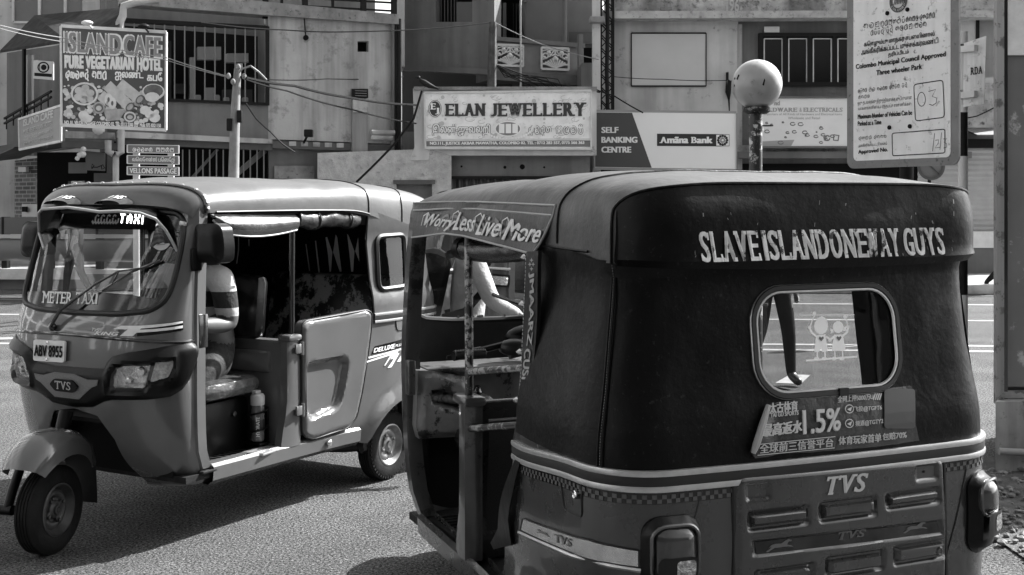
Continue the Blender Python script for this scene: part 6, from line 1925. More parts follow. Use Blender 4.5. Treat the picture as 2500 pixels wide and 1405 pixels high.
for x0, y0, x1, y1 in ((262, 208, 318, 262), (292, 204, 342, 244), (246, 232, 268, 250)):
    dx, dy = x1 - x0, y1 - y0; l_ = math.hypot(dx, dy); nx, ny = -dy / l_ * 13, dx / l_ * 13
    food[3].shape([(x0 + nx, y0 + ny), (x0 - nx, y0 - ny), (x1 - nx, y1 - ny), (x1 + nx, y1 + ny)], off=.020 + (x0 % 3) * .002)
    ell(2, x1, y1, 9, 13, 18, 12, math.atan2(dy, dx)); ell(1, x1, y1, 6, 9, 19, 12, math.atan2(dy, dx))
for x, y in ((266, 244), (275, 253)): ell(0, x, y, 10, 15, 19 + (x % 2)); ell(2, x, y, 3, 6, 21 + (x % 2))
ell(0, 375, 225, 28, 20, 14); ell(2, 375, 223, 24, 16, 15); ell(0, 372, 238, 18, 12, 16)
for x, y, r_ in ((205, 282, 13), (216, 290, 11), (355, 270, 13), (378, 288, 14), (366, 280, 12)): ell(0, x, y, r_, r_ * .85, 17 + x % 3)
ell(1, 242, 264, 15, 15, 17); ell(2, 242, 264, 11, 11, 18); ell(3, 242, 265, 7, 6, 19)
ell(0, 318, 286, 15, 13, 17); ell(2, 318, 286, 11, 9, 18); ell(3, 318, 287, 7, 5, 19)
food[1].shape([(252, 268), (310, 266), (292, 294), (262, 296)], off=.016)
for i in range(4): food[i].build("food_picture", foodm[i], cs, True)
for x in (222, 358):
    b = MB(); q = S1.p(*S1.uv(x, 58 + (x - 150) * .06), .25); b.ball(q, .07, 10, (1.3, 1, .6)); b.tube([q, q + Vector((0, .28, -.06))], .015, 6); b.build("sign_spotlight", iron if x > 300 else lightpaint, cs, world=True)
S2 = F2((44, 22.4), (151, 18.9))
c2 = thing("billboard", "small tilted cafe sign along the side balcony left of the big billboard", "sign", S2.p(*S2.uv(98, 352)))
flat(S2, [(46, 292), (150, 258), (149, 345), (48, 366)], "sign_panel", mat("small_sign_grey", .12, .4, var=.3, vscale=2), c2, .0, .06)
b = MB()
for p, q in (((46, 292), (150, 258)), ((150, 258), (149, 345)), ((149, 345), (48, 366)), ((48, 366), (46, 292))): b.bar(S2.p(*S2.uv(*p), .0), S2.p(*S2.uv(*q), .0), .03, .04)
b.build("sign_frame", lightpaint, c2, world=True, sm=0)
L = Letters(S2, .001)
L.text("ISLAND CAFE", [(58, 309), (130, 287), (130, 269), (58, 293)], bold=.07, off=.004)
L.text("PURE VEGETARIAN HOTEL", [(58, 328), (128, 306), (128, 295), (58, 318)], bold=.08, off=.004)
L.sinhala("aylndkpt", [(58, 343), (92, 334), (92, 322), (58, 332)], w=.12, off=.004); L.text("ஐலண்ட்", [(95, 334), (128, 324), (128, 313), (95, 322)], bold=.05, off=.004)
L.text("NO 01 VELON PASSAGE COLOMBO 02", [(58, 356), (128, 338), (128, 331), (58, 349)], bold=.05, off=.004)
L.build("sign_lettering", mat("faded_white", .48, .5), c2, True)
S3 = F2((70, 20.6), (140, 20.6))
c3 = thing("wall_sign", "square white sign with a plate and cutlery roundel inside the balcony", "sign", S3.p(*S3.uv(105, 195)))
flat(S3, [(81, 147), (130, 151), (130, 196), (81, 192)], "sign_panel", mat("sign_white_dull", .42, .5), c3, 0, .04)
L = Letters(S3, .001)
L.stroke([(106 + 13 * math.cos(R(a)), 165 + 12 * math.sin(R(a))) for a in range(0, 360, 20)], .025, off=.003, closed=True); L.shape([(107 + 7 * math.cos(R(a)), 165 + 7 * math.sin(R(a))) for a in range(0, 360, 30)], off=.003)
L.stroke([(97, 159), (97, 171)], .012, off=.003); L.stroke([(117, 159), (117, 171)], .012, off=.003)
L.shape([(84, 178), (127, 181), (127, 189), (84, 186)], off=.003); L.build("sign_print", black_ink, c3, True)

# --- street name boards
S4 = F2((300, 15.5), (450, 15.6))
nb = thing("street_name_board", "three stacked grey street name boards on two white posts reading vellons passage", "sign", S4.p(*S4.uv(374, 700)))
for x in (331, 416): barpx(S4, (x, 360), (x + 1, 780), .075, "post", lightpaint, nb, -.05)
for k, (y0, y1) in enumerate(((353, 375), (379, 402), (406, 429))):
    pn = flat(S4, [(310, y0), (437, y0 + 2), (437, y1 + 1), (310, y1 - 1)], "name_plate", mat("plate_mid_grey", .17, .45), nb, .0, .03)
    b = MB()
    for p, q in (((311, y0 + 1), (436, y0 + 3)), ((436, y0 + 3), (436, y1)), ((436, y1), (311, y1 - 2)), ((311, y1 - 2), (311, y0 + 1))): b.bar(S4.p(*S4.uv(*p), .004), S4.p(*S4.uv(*q), .004), .016, .01)
    o = b.build("plate_border", lightpaint, None, sm=0); o.data.transform(xf(nb).inverted()); o.parent = pn
L = Letters(S4, .0008)
L.sinhala("vllns", [(323, 371), (373, 372), (373, 359), (323, 358)], w=.12, off=.004); L.sinhala("ppsp", [(380, 372), (426, 373), (426, 359), (380, 358)], w=.12, off=.004)
L.text("வெலோன்ஸ் பெஸேஜ்", [(323, 398), (427, 400), (427, 384), (323, 383)], bold=.03, off=.004)
L.text("VELLONS PASSAGE", [(317, 423), (431, 425), (431, 412), (317, 411)], bold=.07, off=.004)
L.build("plate_lettering", mat("sign_white", .78, .4), nb, True)

# --- utility pole and cables
UP = at(574, HY, 17.0)
up_ = thing("utility_pole", "pale tapering concrete utility pole carrying bundled cables in front of the cafe", "utility pole", UP - Vector((0, 0, EYE)))
b = MB(); b.tube([at(566, 760, 17), at(571, 400, 17), at(575, 260, 17), at(580, 168, 17)], [.10, .075, .065, .05], 10); b.build("pole_shaft", mat("pole_concrete", .20, .8, streak=.3, var=.2), up_, world=True)
for px_, py_ in ((558, 186), (596, 187), (569, 200), (582, 164)):
    b = MB(); b.ball(at(px_, py_, 16.9), .035, 10, (1, 1, 1.3)); b.build("insulator", concrete, up_, world=True)
b = MB(); b.bar(at(555, 190, 17), at(600, 188, 17), .03); b.build("cross_arm", iron, up_, world=True)
for px_, py_ in ((560, 305), (585, 285)):
    b = MB(); b.box(at(px_, py_, 16.93), (.07, .07, .18), bev=.01); b.build("fuse_box", iron, up_, world=True)
b = MB(); b.tube([at(583, 178, 16.9), at(592, 168, 16.9), at(612, 162, 16.9), at(630, 175, 17.1), at(650, 195, 17.4)], .016, 6); b.build("cable_loop", concrete, up_, world=True)
def cable(name, label, pts, r, m, group="overhead cables"):
    P = [at(*p) for p in pts]
    out = []
    for i in range(len(P) - 1):
        for k in range(8):
            t = k / 8; q = P[i].lerp(P[i+1], t)
            q.z -= .10 * (P[i] - P[i+1]).length * .12 * math.sin(t * math.pi)
            out.append(q)
    out.append(P[-1])
    b = MB(); b.tube(out, r, 5)
    tag(b.build(name, m), label, "cable", group)
cab = mat("black_cable", .012, .6); cabl = mat("pale_cable", .20, .6)
cable("cable", "thickest black cable bundle running from the utility pole to the jewellery sign", [(600, 190, 16.9), (720, 210, 18.2), (860, 240, 19.6), (1018, 257, 21.4)], .022, cab)
cable("cable", "thinner black cable just under the thick bundle over the stained wall", [(600, 194, 16.9), (700, 222, 18.0), (860, 268, 19.8), (1016, 302, 21.4)], .014, cab)
cable("cable", "nearly level thin wire from the cafe wall to the box downpipe", [(655, 195, 20.5), (800, 193, 21.6), (985, 188, 23.5)], .010, cab)
cable("cable", "high thin wire from the cafe roof slab to the stained pole top", [(490, 55, 19.5), (700, 74, 20.8), (860, 78, 21.6), (1203, 55, 24.0)], .012, cab)
cable("cable", "upper pale cable crossing the billboard from the left edge", [(0, 62, 15.0), (150, 92, 16.0), (405, 141, 16.6), (560, 188, 16.9)], .007, cabl)
cable("cable", "lower pale cable crossing the billboard from the left edge", [(0, 70, 15.0), (150, 102, 16.0), (405, 147, 16.6), (560, 190, 16.9)], .006, cabl)
cable("cable", "black cable hanging slack from the crow's end of the signboard to the plaster wall", [(1030, 222, 21.2), (1010, 290, 21.2), (960, 355, 21.2), (870, 445, 21.0)], .022, cab)
cable("cable", "black drooping cable from the barred window corner to the wall base", [(600, 252, 19.5), (625, 290, 19.8), (660, 322, 20.2), (690, 352, 20.3), (720, 372, 20.4)], .014, cab)
cable("cable", "wire from the stained pole top down to the lattice mast", [(1212, 58, 24.0), (1320, 108, 23.9), (1462, 146, 23.2)], .010, cabl)
cable("cable", "dark tangle wire from the stained pole to the lattice mast foot", [(1215, 160, 24.0), (1300, 190, 23.8), (1465, 226, 23.2)], .016, cab)
cable("cable", "black wire from the lattice mast to the bank sign top", [(1452, 218, 23.1), (1500, 235, 23.0), (1570, 276, 23.1)], .014, cab)
cable("cable", "thin straight wire across the blank framed panel", [(1500, 188, 23.6), (1620, 194, 23.9), (1775, 197, 24.1)], .008, cab)
cable("cable", "short dark wire hanging across the mouldy band by the shutter", [(2350, 290, 23.6), (2385, 284, 23.6), (2430, 262, 23.6)], .014, cab)
sp = thing("service_pole", "stained dark pole with tangled wires standing behind the jewellery signboard", "pole", at(1201, HY, 24.0) - Vector((0, 0, EYE)))
b = MB(); b.tube([at(1199, 700, 24), at(1200, 220, 24), at(1203, 55, 24)], [.11, .10, .08], 10); b.build("pole_shaft", mat("pole_stained", .08, .8, streak=.6, var=.6, vscale=6), sp, world=True)
b = MB()
for k in range(9):
    b.tube([at(1212, 160, 23.9), at(1225 + k * 4, 175 + (k * 7) % 17, 23.8), at(1250 + k * 14, 186 + (k * 11) % 20, 23.7), at(1300 + k * 9, 214, 23.7)], .008, 4)
b.build("wire_tangle", cab, sp, world=True)

# ------------------------------------------------------------------ globe lamp, municipal sign and posts in the middle distance
lp = thing("street_lamp", "white globe street lamp on a dark scuffed post behind the near three-wheeler", "street lamp", at(1845, HY, 9.0) - Vector((0, 0, EYE)))
gc = at(1848, 207, 9.0)
b = MB(); b.ball(gc, .192, 40); b.build("globe", mat("opal_globe", .28, .28, spec=.6, coat=.5, var=.06, vscale=3, speck=.18, speck_scale=9, speck_c=.10), lp, world=True)
b = MB()
b.lathe([(.075, 0), (.105, .02), (.105, .045), (.085, .055), (.07, .075)], gc + Vector((0, 0, -.225)), (0, 0, 1), 24); b.build("collar", mat("rusty_collar", .025, .5, worn=.3, worn_c=.25, worn_scale=14), lp, world=True)
b = MB(); b.lathe([(.055, 0), (.05, 1.25), (.050, gc.z - .22)], Vector((gc.x - .01, gc.y, 0)), (0, 0, 1), 20); b.lathe([(.058, 0), (.058, .05)], Vector((gc.x - .01, gc.y, gc.z - .36)), (0, 0, 1), 20)
b.bar(gc + Vector((.03, -.05, -.32)), gc + Vector((.11, -.07, -.32)), .012)
b.build("lamp_post", mat("scuffed_post", .018, .4, worn=.16, worn_c=.5, worn_scale=11), lp, world=True)
Lg = Letters(fix(Surf(lambda u, v: gc + Vector((.192 * math.sin(u) * math.cos(v), -.192 * math.cos(u) * math.cos(v), .192 * math.sin(v))), None, 1.0, (0, 0)), (0, -1, 0)))
for P in ([(1866, 192), (1868, 196), (1865, 210), (1861, 208)], [(1803, 182), (1806, 184), (1801, 196), (1798, 194)], [(1793, 190), (1796, 190), (1794, 212), (1792, 212)]): Lg.shape(P, off=.0015)
Lg.build("globe_hole", dark, lp, True)

S5 = F2((2070, 6.7), (2340, 6.0))
ms = thing("notice_sign", "large white municipal three wheeler park notice with grey rounded border", "sign", S5.p(*S5.uv(2225, 410)) * 1.0 - Vector((0, 0, S5.uv(2225, 410)[1])))
u0, u1 = S5.uv(2068, 200)[0], S5.uv(2341, 200)[0]; z0, z1 = S5.uv(2200, 408)[1], 2.95
flat_o = rrect(u0, z0, u1, z1, .05, 6)
panel(S5, [flat_o], "sign_border", mat("sign_border_grey", .16, .45, var=.15, vscale=10, speck=.3, speck_scale=30), ms, 0, .012, world=True, sm=0)
panel(S5, [rrect(u0 + .052, z0 + .042, u1 - .052, z1 - .04, .03, 6)], "sign_face", mat("weathered_white", .74, .45, var=.07, vscale=6, streak=.16, speck=.3, speck_scale=22, speck_c=.2), ms, .002, .0015, world=True, sm=0)
L = Letters(S5, .0004)
def ln(x0, y0, x1, y1, h): return [(x0, y0), (x1, y1), (x1, y1 - h * 1.08), (x0, y0 - h)]
L.sinhala("klm", ln(2108, 72, 2150, 66, 16), w=.10, off=.004); L.sinhala("mhp".replace("h", "t"), ln(2150, 66, 2180, 61, 16), w=.10, off=.004); L.sinhala("ngr", ln(2180, 61, 2212, 56, 16), w=.10, off=.004); L.sinhala("sbpv".replace("b", "k"), ln(2212, 56, 2244, 51, 16), w=.10, off=.004); L.sinhala("antmt", ln(2246, 50, 2284, 44, 16), w=.10, off=.004)
L.sinhala("trrd", ln(2126, 88, 2160, 83, 16), w=.10, off=.004); L.sinhala("rd", ln(2164, 82, 2182, 79, 16), w=.10, off=.004); L.sinhala("nvtm", ln(2186, 78, 2230, 71, 16), w=.10, off=.004); L.sinhala("plk", ln(2234, 70, 2264, 66, 16), w=.10, off=.004)
L.text("கொழும்பு மாநகர சபையினால்", ln(2111, 119, 2283, 93, 17), off=.004, bold=.02)
L.text("அங்கீகரிக்கப்பட்ட முச்சக்கரவண்டி", ln(2104, 137, 2292, 109, 17), off=.004, bold=.02)
L.text("தரிப்பிடம்", ln(2170, 142, 2220, 135, 14), off=.004, bold=.02)
L.text("Colombo Municipal Council Approved", ln(2091, 173, 2310, 142, 15), off=.004, bold=.06)
L.text("Three wheeler Park", ln(2141, 185, 2252, 169, 12), off=.004, bold=.06)
L.sinhala("vrkt", ln(2095, 228, 2118, 225, 11), w=.10, off=.004); L.sinhala("gl", ln(2122, 225, 2138, 223, 11), w=.10, off=.004); L.sinhala("klty", ln(2142, 223, 2168, 219, 11), w=.10, off=.004); L.sinhala("aprm", ln(2172, 219, 2198, 215, 11), w=.10, off=.004); L.sinhala("rd", ln(2202, 215, 2217, 213, 11), w=.10, off=.004)
L.sinhala("sktv", ln(2096, 243, 2125, 239, 10), w=.10, off=.004)
L.text("ஒரு தடவைக்கு நிறுத்திவைக்க முடியுமான", ln(2095, 260, 2227, 246, 13), off=.004); L.text("வாகனங்களின் உயர்ந்தபட்ச எண்ணிக்கை", ln(2096, 273, 2226, 261, 12), off=.004)
L.text("Maximum Number of Vehicles Can be", ln(2096, 291, 2228, 281, 11), off=.004, bold=.06); L.text("Parked at a Time", ln(2096, 308, 2153, 304, 11), off=.004, bold=.06)
L.sinhala("anmt", ln(2097, 343, 2130, 340, 10), w=.10, off=.004); L.sinhala("akky", ln(2134, 340, 2166, 337, 10), w=.10, off=.004)
L.text("அங்கீகரிக்கப்பட்ட இலக்கம்", ln(2097, 363, 2167, 357, 11), off=.004); L.text("Approved No.", ln(2097, 379, 2169, 373, 12), off=.004, bold=.06)
L.stroke(rounded([(2232, 207), (2303, 196), (2307, 287), (2236, 296)], 8), .005, off=.004, closed=True)
L.stroke(rounded([(2179, 326), (2308, 316), (2308, 374), (2180, 381)], 5), .005, off=.004, closed=True)
L.stroke([(2251 + 9.5 * math.cos(R(a)), 243 + 17 * math.sin(R(a))) for a in range(0, 360, 20)], .0035, off=.004, closed=True)
L.stroke([(2268, 224), (2286, 219), (2277, 236), (2288, 240), (2287, 252), (2278, 258), (2270, 255)], .0035, off=.004)
L.stroke([(2283, 326), (2278, 370)], .003, off=.004); L.stroke([(2285, 343), (2293, 342), (2292, 350), (2284, 362), (2297, 360)], .003, off=.004); L.stroke([(2300, 324), (2296, 366)], .003, off=.004); L.stroke([(2304, 340), (2312, 339), (2306, 348), (2313, 352), (2312, 360), (2305, 362)], .003, off=.004)
L.build("notice_lettering", black_ink, ms, True)
L = Letters(S5, .0004)
ec = S5.uv(2195, 2)
for r_, n_ in ((.062, 30), (.044, 24)): L.stroke([(ec[0] + r_ * math.cos(2*math.pi*k/n_), ec[1] + r_ * math.sin(2*math.pi*k/n_)) for k in range(n_)], .006, False, off=.005, closed=True)
L.shape([(ec[0] + .060 * math.cos(2*math.pi*k/24), ec[1] + .060 * math.sin(2*math.pi*k/24)) for k in range(24)], px=False, off=.0035)
L.build("crest_ring", mat("crest_dark", .06, .5), ms, True)
L = Letters(S5, .0004)
L.shape([(ec[0] + .040 * math.cos(2*math.pi*k/24), ec[1] + .040 * math.sin(2*math.pi*k/24)) for k in range(24)], px=False, off=.006)
for i, ch in enumerate("COLOMBO"):
    a = R(-90 + (i - 3) * 19); uu, vv = ec[0] + .052 * math.cos(a), ec[1] + .052 * math.sin(a); ca, sa = math.cos(a + R(90)), math.sin(a + R(90))
    L.text(ch, [(uu + (x * ca - y * sa) * .006, vv + (x * sa + y * ca) * .006) for x, y in ((-1, -1), (1, -1), (1, 1), (-1, 1))], px=False, off=.006, bold=.05)
L.build("crest_disc", mat("crest_pale", .5, .5), ms, True)
L = Letters(S5, .0004)
for k in range(6): L.stroke([(ec[0] - .03 + .012 * k, ec[1] - .02), (ec[0] - .02 + .010 * k, ec[1] + .012), (ec[0] - .012 + .010 * k, ec[1] - .01)], .007, False, off=.008)
L.build("crest_motif", mat("crest_dark", .06, .5), ms, True)
for p in ((2168, 33), (2217, 24), (2173, 312), (2223, 309)):
    b = MB(); q = S5.uv(*p); b.lathe([(.012, 0), (.012, .008), (.007, .012)], S5.p(*q, .002), S5.normal(0, 2), 8); b.build("sign_bolt", iron, ms, world=True)
pc_ = S5.p((u0 + u1) / 2, 0, -.05); bandm = [black_ink, lightpaint]
def banded(root, x, y, r, cuts, name="post", par=0):
    for i in range(len(cuts) - 1):
        b = MB(); b.lathe([(r, cuts[i]), (r, cuts[i+1])], (x, y, 0), (0, 0, 1), 16); b.build(name + "_band", (mat("band_black", .012, .5), lightpaint)[(i + par) % 2], root, world=True)
cut = [0, .5, 1.0, 1.42, 1.70, 1.84, 2.9]
banded(ms, pc_.x, pc_.y, .037, [.0, .42, .84, 1.26, 1.68, 1.95, 2.85][::1])
rp = at(2351, HY, 7.6)
rd = thing("road_sign", "white road sign plate seen from behind on a black and white banded pole", "sign", rp - Vector((0, 0, EYE)))
zz = lambda y: EYE + (HY - y) / FPX * 7.6
banded(rd, rp.x, rp.y, .030, [0, zz(1200), zz(1000), zz(720), zz(495), zz(382), zz(275), zz(78)], par=1)
S6 = F2((2350, 7.55), (2408, 7.38))
flat(S6, [(2353, 106), (2408, 88), (2402, 254), (2351, 262)], "sign_plate", mat("weathered_plate", .62, .5, streak=.35, speck=.5, speck_scale=20, speck_c=.15, var=.08), rd, .0, .004)
for y in (120, 232):
    b = MB(); q = S6.p(*S6.uv(2372, y), .02); b.bar(S6.p(*S6.uv(2350, y + 2), .02), S6.p(*S6.uv(2388, y - 2), .02), .03, .04); b.build("clamp_bar", lightpaint, rd, world=True, sm=0)
    b = MB(); b.lathe([(.036, -.03), (.036, .03)], (rp.x, rp.y, zz(y)), (0, 0, 1), 12); b.bar((rp.x + .02, rp.y - .05, zz(y)), (rp.x + .05, rp.y - .05, zz(y)), .015); b.build("clamp", mat("rusty_clamp", .3, .6, worn=.4, worn_c=.02, worn_scale=20), rd, world=True)
L = Letters(S6, .0004); L.slab("RDA", [(2371, 184), (2399, 180), (2398, 161), (2371, 166)], off=.003, bold=.06, ser=.10); L.build("plate_lettering", black_ink, rd, True)
S7 = F2((2230, 14.0), (2310, 14.0))
ne_ = thing("traffic_sign", "round grey prohibition sign on a thin post under the municipal notice", "sign", at(2268, HY, 14.0) - Vector((0, 0, EYE)))
b = MB(); b.lathe([(.165, 0), (.165, .012), (.16, .016)], at(2273, 407, 14.0), (0, -1, 0), 32); b.build("sign_disc", mat("disc_grey", .16, .5), ne_, world=True)
b = MB(); d0 = at(2273, 407, 13.975); b.bar(d0 + Vector((-.11, 0, .10)), d0 + Vector((.11, 0, -.10)), .006, .035, up=(0, 1, 0)); b.lathe([(.165, 0), (.165, .004), (.13, .004), (.13, 0)], d0, (0, -1, 0), 32, caps=False); b.build("sign_ring", mat("disc_dark", .08, .5), ne_, world=True)
b = MB(); b.tube([at(2269, 1000, 14.03) * 1.0, at(2269, 400, 14.03)], .022, 8); b.build("sign_post", iron, ne_, world=True)

# --- kiosk at the right edge
KY = 7.2
kx = at(2430, HY, KY).x
ki = thing("kiosk", "peeling metal kiosk with dark corner post on a low concrete plinth", "kiosk", (kx + 1, KY + .6, 0))
b = MB(); b.box((kx + .022, KY, 2.0), (.045, .05, 3.2)); b.build("corner_angle", mat("angle_grey", .30, .5, worn=.15, worn_c=.1, worn_scale=10, streak=.3), ki, world=True, sm=0)
b = MB(); b.box((kx + .060, KY + .03, 2.0), (.032, .06, 3.2)); b.build("post", gloss_black, ki, world=True, sm=0)
b = MB(); b.box((kx + .95, KY + .05, 2.05), (1.75, .03, 3.1)); b.build("front_panel", mat("peeling_panel", .15, .4, worn=.24, worn_c=.42, worn_scale=2.6, var=.15, vscale=2), ki, world=True, sm=0)
b = MB(); b.box((kx + .95, KY + .02, 2.72), (1.75, .02, .35)); b.build("poster_strip", mat("torn_paper", .60, .7, var=.2, vscale=9), ki, world=True, sm=0)
b = MB(); b.box((kx + .95, KY + .02, .455), (1.8, .06, .04)); b.build("bottom_rail", mat("angle_grey", .30, .5), ki, world=True, sm=0)
def skew(x0, x1, d, z0, z1, y0):
    q = [(x0, y0), (x1, y0), (x1 + d * .5, y0 + d), (x0 + d * .56, y0 + d)]
    m = MB(); m.poly([(a, c, z) for z in (z0, z1) for a, c in q], [(3, 2, 1, 0), (4, 5, 6, 7), (0, 1, 5, 4), (1, 2, 6, 5), (2, 3, 7, 6), (3, 0, 4, 7)]); return m
b = skew(kx - .04, kx + 1.9, 1.2, 0, .43, KY - .10); b.build("plinth", mat("painted_concrete", .30, .85, var=.25, vscale=3, streak=.3, speck=.6, speck_scale=10, speck_c=.08), ki, world=True)
b = skew(kx + .09, kx + 1.8, 1.0, .45, 3.6, KY + .08); b.build("kiosk_side", midgrey, ki, world=True, sm=0)
tubek = MB(); tubek.tube([(kx - .04, KY - .15, .14), (kx + .5, KY - .17, .12), (kx + 1.6, KY - .16, .10)], .022, 10); tubek.build("water_pipe", pvc, ki, world=True)
b = MB()
for k in range(10): b.box((kx + .25 + .05 * k, KY - .105, .22 + .03 * ((k * 7) % 3)), (.03, .006, .06 if k % 2 else .03))
b.build("plinth_paint", lightpaint, ki, world=True, sm=0)
# loose gravel verge
gm = mat("gravel_bed", .09, .95, var=.5, vscale=9, speck=1.0, speck_scale=40, speck_c=.06, bump=1.2, bscale=50)
b = MB(); b.grid(lambda u, v: Vector((u, v, .012 + .02 * pnoise(Vector((u * 3, v * 3, 0))))), [2.35 + .25 * k for k in range(24)], [2.2 + .25 * k for k in range(22)])
tag(b.build("verge", gm), kind="structure")
b = MB()
for k in range(1500):
    x, y = 2.30 + abs(rnd.gauss(0, .9)), rnd.uniform(2.6, 7.1)
    s_ = rnd.uniform(.008, .03)
    t = bmesh.new(); bmesh.ops.create_icosphere(t, subdivisions=1, radius=s_)
    for v in t.verts: v.co *= rnd.uniform(.7, 1.2)
    bmesh.ops.transform(t, matrix=Matrix.Translation((x, y, .02)) @ Matrix.Rotation(rnd.uniform(0, 6), 4, 'Z') @ Matrix.Diagonal((1, rnd.uniform(.6, 1), .6, 1)), verts=t.verts)
    b.add(t)
tag(b.build("loose_stones", mat("stone_grey", .15, .9, var=.6, vscale=8), sm=0), "loose pale stones and rubble scattered beside the kiosk plinth", "gravel", kind="stuff")
# --- barrier on the far pavement at the left
BF = F2((-120, 20.2), (100, 19.9))
br = thing("crash_barrier", "long dark road barrier with a pale rail on the far pavement at the left", "barrier", BF.p(0, 0))
flat(BF, R4(-400, 531, 640, 572), "upper_beam", mat("barrier_dark", .06, .45, var=.1, vscale=2), br, .0, .06)
flat(BF, R4(-400, 573, 640, 582), "pale_rail", mat("barrier_pale", .34, .4), br, .05, .06)
b = MB(); b.grid(lambda u, v: BF.p(BF.uv(-400, 600)[0] + u, BF.uv(0, 610)[1] + .19 * math.sin(v), .10 * math.cos(v)), (0, 7.4), [-1.5 + .3 * k for k in range(11)]); b.build("lower_beam", mat("barrier_grey", .10, .4, var=.1, vscale=2), br, world=True)
for x in (-90, 10, 120, 240, 360, 500): barpx(BF, (x, 530), (x, 700), .10, "barrier_post", iron, br, -.05)
b = MB(); b.box(BF.p(*BF.uv(0, 664), .25) + Vector((2.4, 0, -.02)), (12, .5, .16), R(-1)); b.build("barrier_base", mat("base_pale", .45, .8, var=.2, vscale=3), br, world=True, sm=0)
flat(BF, R4(-400, 668, 640, 705), "base_wall", midgrey, br, .2, .2)

# ------------------------------------------------------------------ unseen terrace added behind the viewer, dark to cut sky reflections
tr = thing("added_terrace", "long shaded terrace of shops behind the viewer across the near pavement", "building", (0, -9, 0))
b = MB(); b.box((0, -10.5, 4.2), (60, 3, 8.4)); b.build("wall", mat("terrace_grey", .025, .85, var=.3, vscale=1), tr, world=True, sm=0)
b = MB()
for k in range(-9, 10): b.box((k * 3.1, -8.96, 4.0), (.45, .12, 8.0))
b.build("pilaster", mat("terrace_pale", .10, .8), tr, world=True, sm=0)
b = MB()
for k in range(-9, 10):
    for z in (1.4, 5.4): b.box((k * 3.1 + 1.55, -8.98, z), (1.7, .06, 2.2))
b.build("opening", dark, tr, world=True, sm=0)

lt = thing("added_office_block", "tall pale pillared block beyond the left edge of the view mirrored in the windscreen", "building", (-13.5, 4, 0))  # added out of view; its pale pillars put bright streaks in the windscreen
b = MB(); b.box((-15.2, 2, 7), (3, 30, 14)); b.build("wall", mat("office_grey", .05, .8, var=.3, vscale=1), lt, world=True, sm=0)
for k in range(-5, 7):
    b = MB(); b.box((-13.6, 1.5 + k * 2.5, 7), (.3, .55, 14)); b.build("pilaster", mat("office_pale", .62, .8), lt, world=True, sm=0)
for z in (3.4, 6.8, 10.2):
    b = MB(); b.box((-13.65, 2, z), (.2, 30, .35)); b.build("floor_band", mat("office_pale", .62, .8), lt, world=True, sm=0)

# ------------------------------------------------------------------ people
skin_m = mat("skin", .075, .5, var=.12, vscale=14, spec=.4)
hair_m = mat("hair", .010, .5)
def person(label, J, bones, clothes, rot_group=None, stripes=None, hair=True, face=(1, 0, 0), cat="person"):
    """J: joints name -> (position, radius); bones: pairs, root first; clothes: joint-pair key -> material"""
    me = bpy.data.meshes.new("person"); names = list(J)
    me.from_pydata([J[n][0] for n in names], [(names.index(a), names.index(c)) for a, c in bones], [])
    o = bpy.data.objects.new("person_cage", me); COL.objects.link(o)
    sk = o.modifiers.new("skin", 'SKIN'); sk.use_smooth_shade = True
    su = o.modifiers.new("smooth", 'SUBSURF'); su.levels = 3; su.render_levels = 3
    for i, n in enumerate(names):
        r_ = J[n][1]; sv = me.skin_vertices[0].data[i]
        sv.radius = (r_, r_) if not isinstance(r_, tuple) else r_
        sv.use_root = n == "pelvis"
    dg = bpy.context.evaluated_depsgraph_get(); dg.update()
    body = bpy.data.meshes.new_from_object(o.evaluated_get(dg))
    bpy.data.objects.remove(o)
    body.name = "person"
    mats = [skin_m]; body.materials.clear(); body.materials.append(skin_m)
    def slot(m):
        if m not in mats: mats.append(m); body.materials.append(m)
        return mats.index(m)
    segs = [(Vector(J[a][0]), Vector(J[c][0]), clothes.get((a, c), skin_m)) for a, c in bones]
    for p in body.polygons:
        c = p.center; best = None
        for a, d, m in segs:
            e = d - a; t = max(0, min(1, (c - a).dot(e) / (e.length_squared + 1e-9)))
            l_ = (c - a - e * t).length
            if best is None or l_ < best[0]: best = (l_, m)
        m = best[1]
        if stripes and m is stripes[0]: m = stripes[1](c) or m
        p.material_index = slot(m); p.use_smooth = True
    ob = bpy.data.objects.new("person", body); COL.objects.link(ob)
    tag(ob, label, cat, rot_group)
    XF[ob.name] = Matrix.Identity(4)
    h = Vector(J["head"][0]); f = Vector(face).normalized(); sd = Vector((-f.y, f.x, 0))
    b = MB(); M = Matrix((f, sd, Vector((0, 0, 1)))).transposed().to_4x4()
    if hair:
        b.ball(h - f * .014 + Vector((0, 0, .030)), .103, 16, (1.0, .88, .95), M); b.build("hair", hair_m, ob)
    b = MB(); b.ball(h + f * .092 + Vector((0, 0, -.012)), .016, 8, (1, .8, 1.5), M)
    for k in (1, -1): b.ball(h + sd * .082 * k + Vector((0, 0, -.01)), .022, 8, (.9, .4, 1.5), M)
    b.build("face", skin_m, ob)
    b = MB()
    for k in (1, -1): b.ball(h + f * .082 + sd * .034 * k + Vector((0, 0, .012)), .010, 8)
    b.box(h + f * .082 + Vector((0, 0, -.055)), (.012, .045, .007), M); b.build("eyes_and_mouth", black_ink, ob)
    return ob
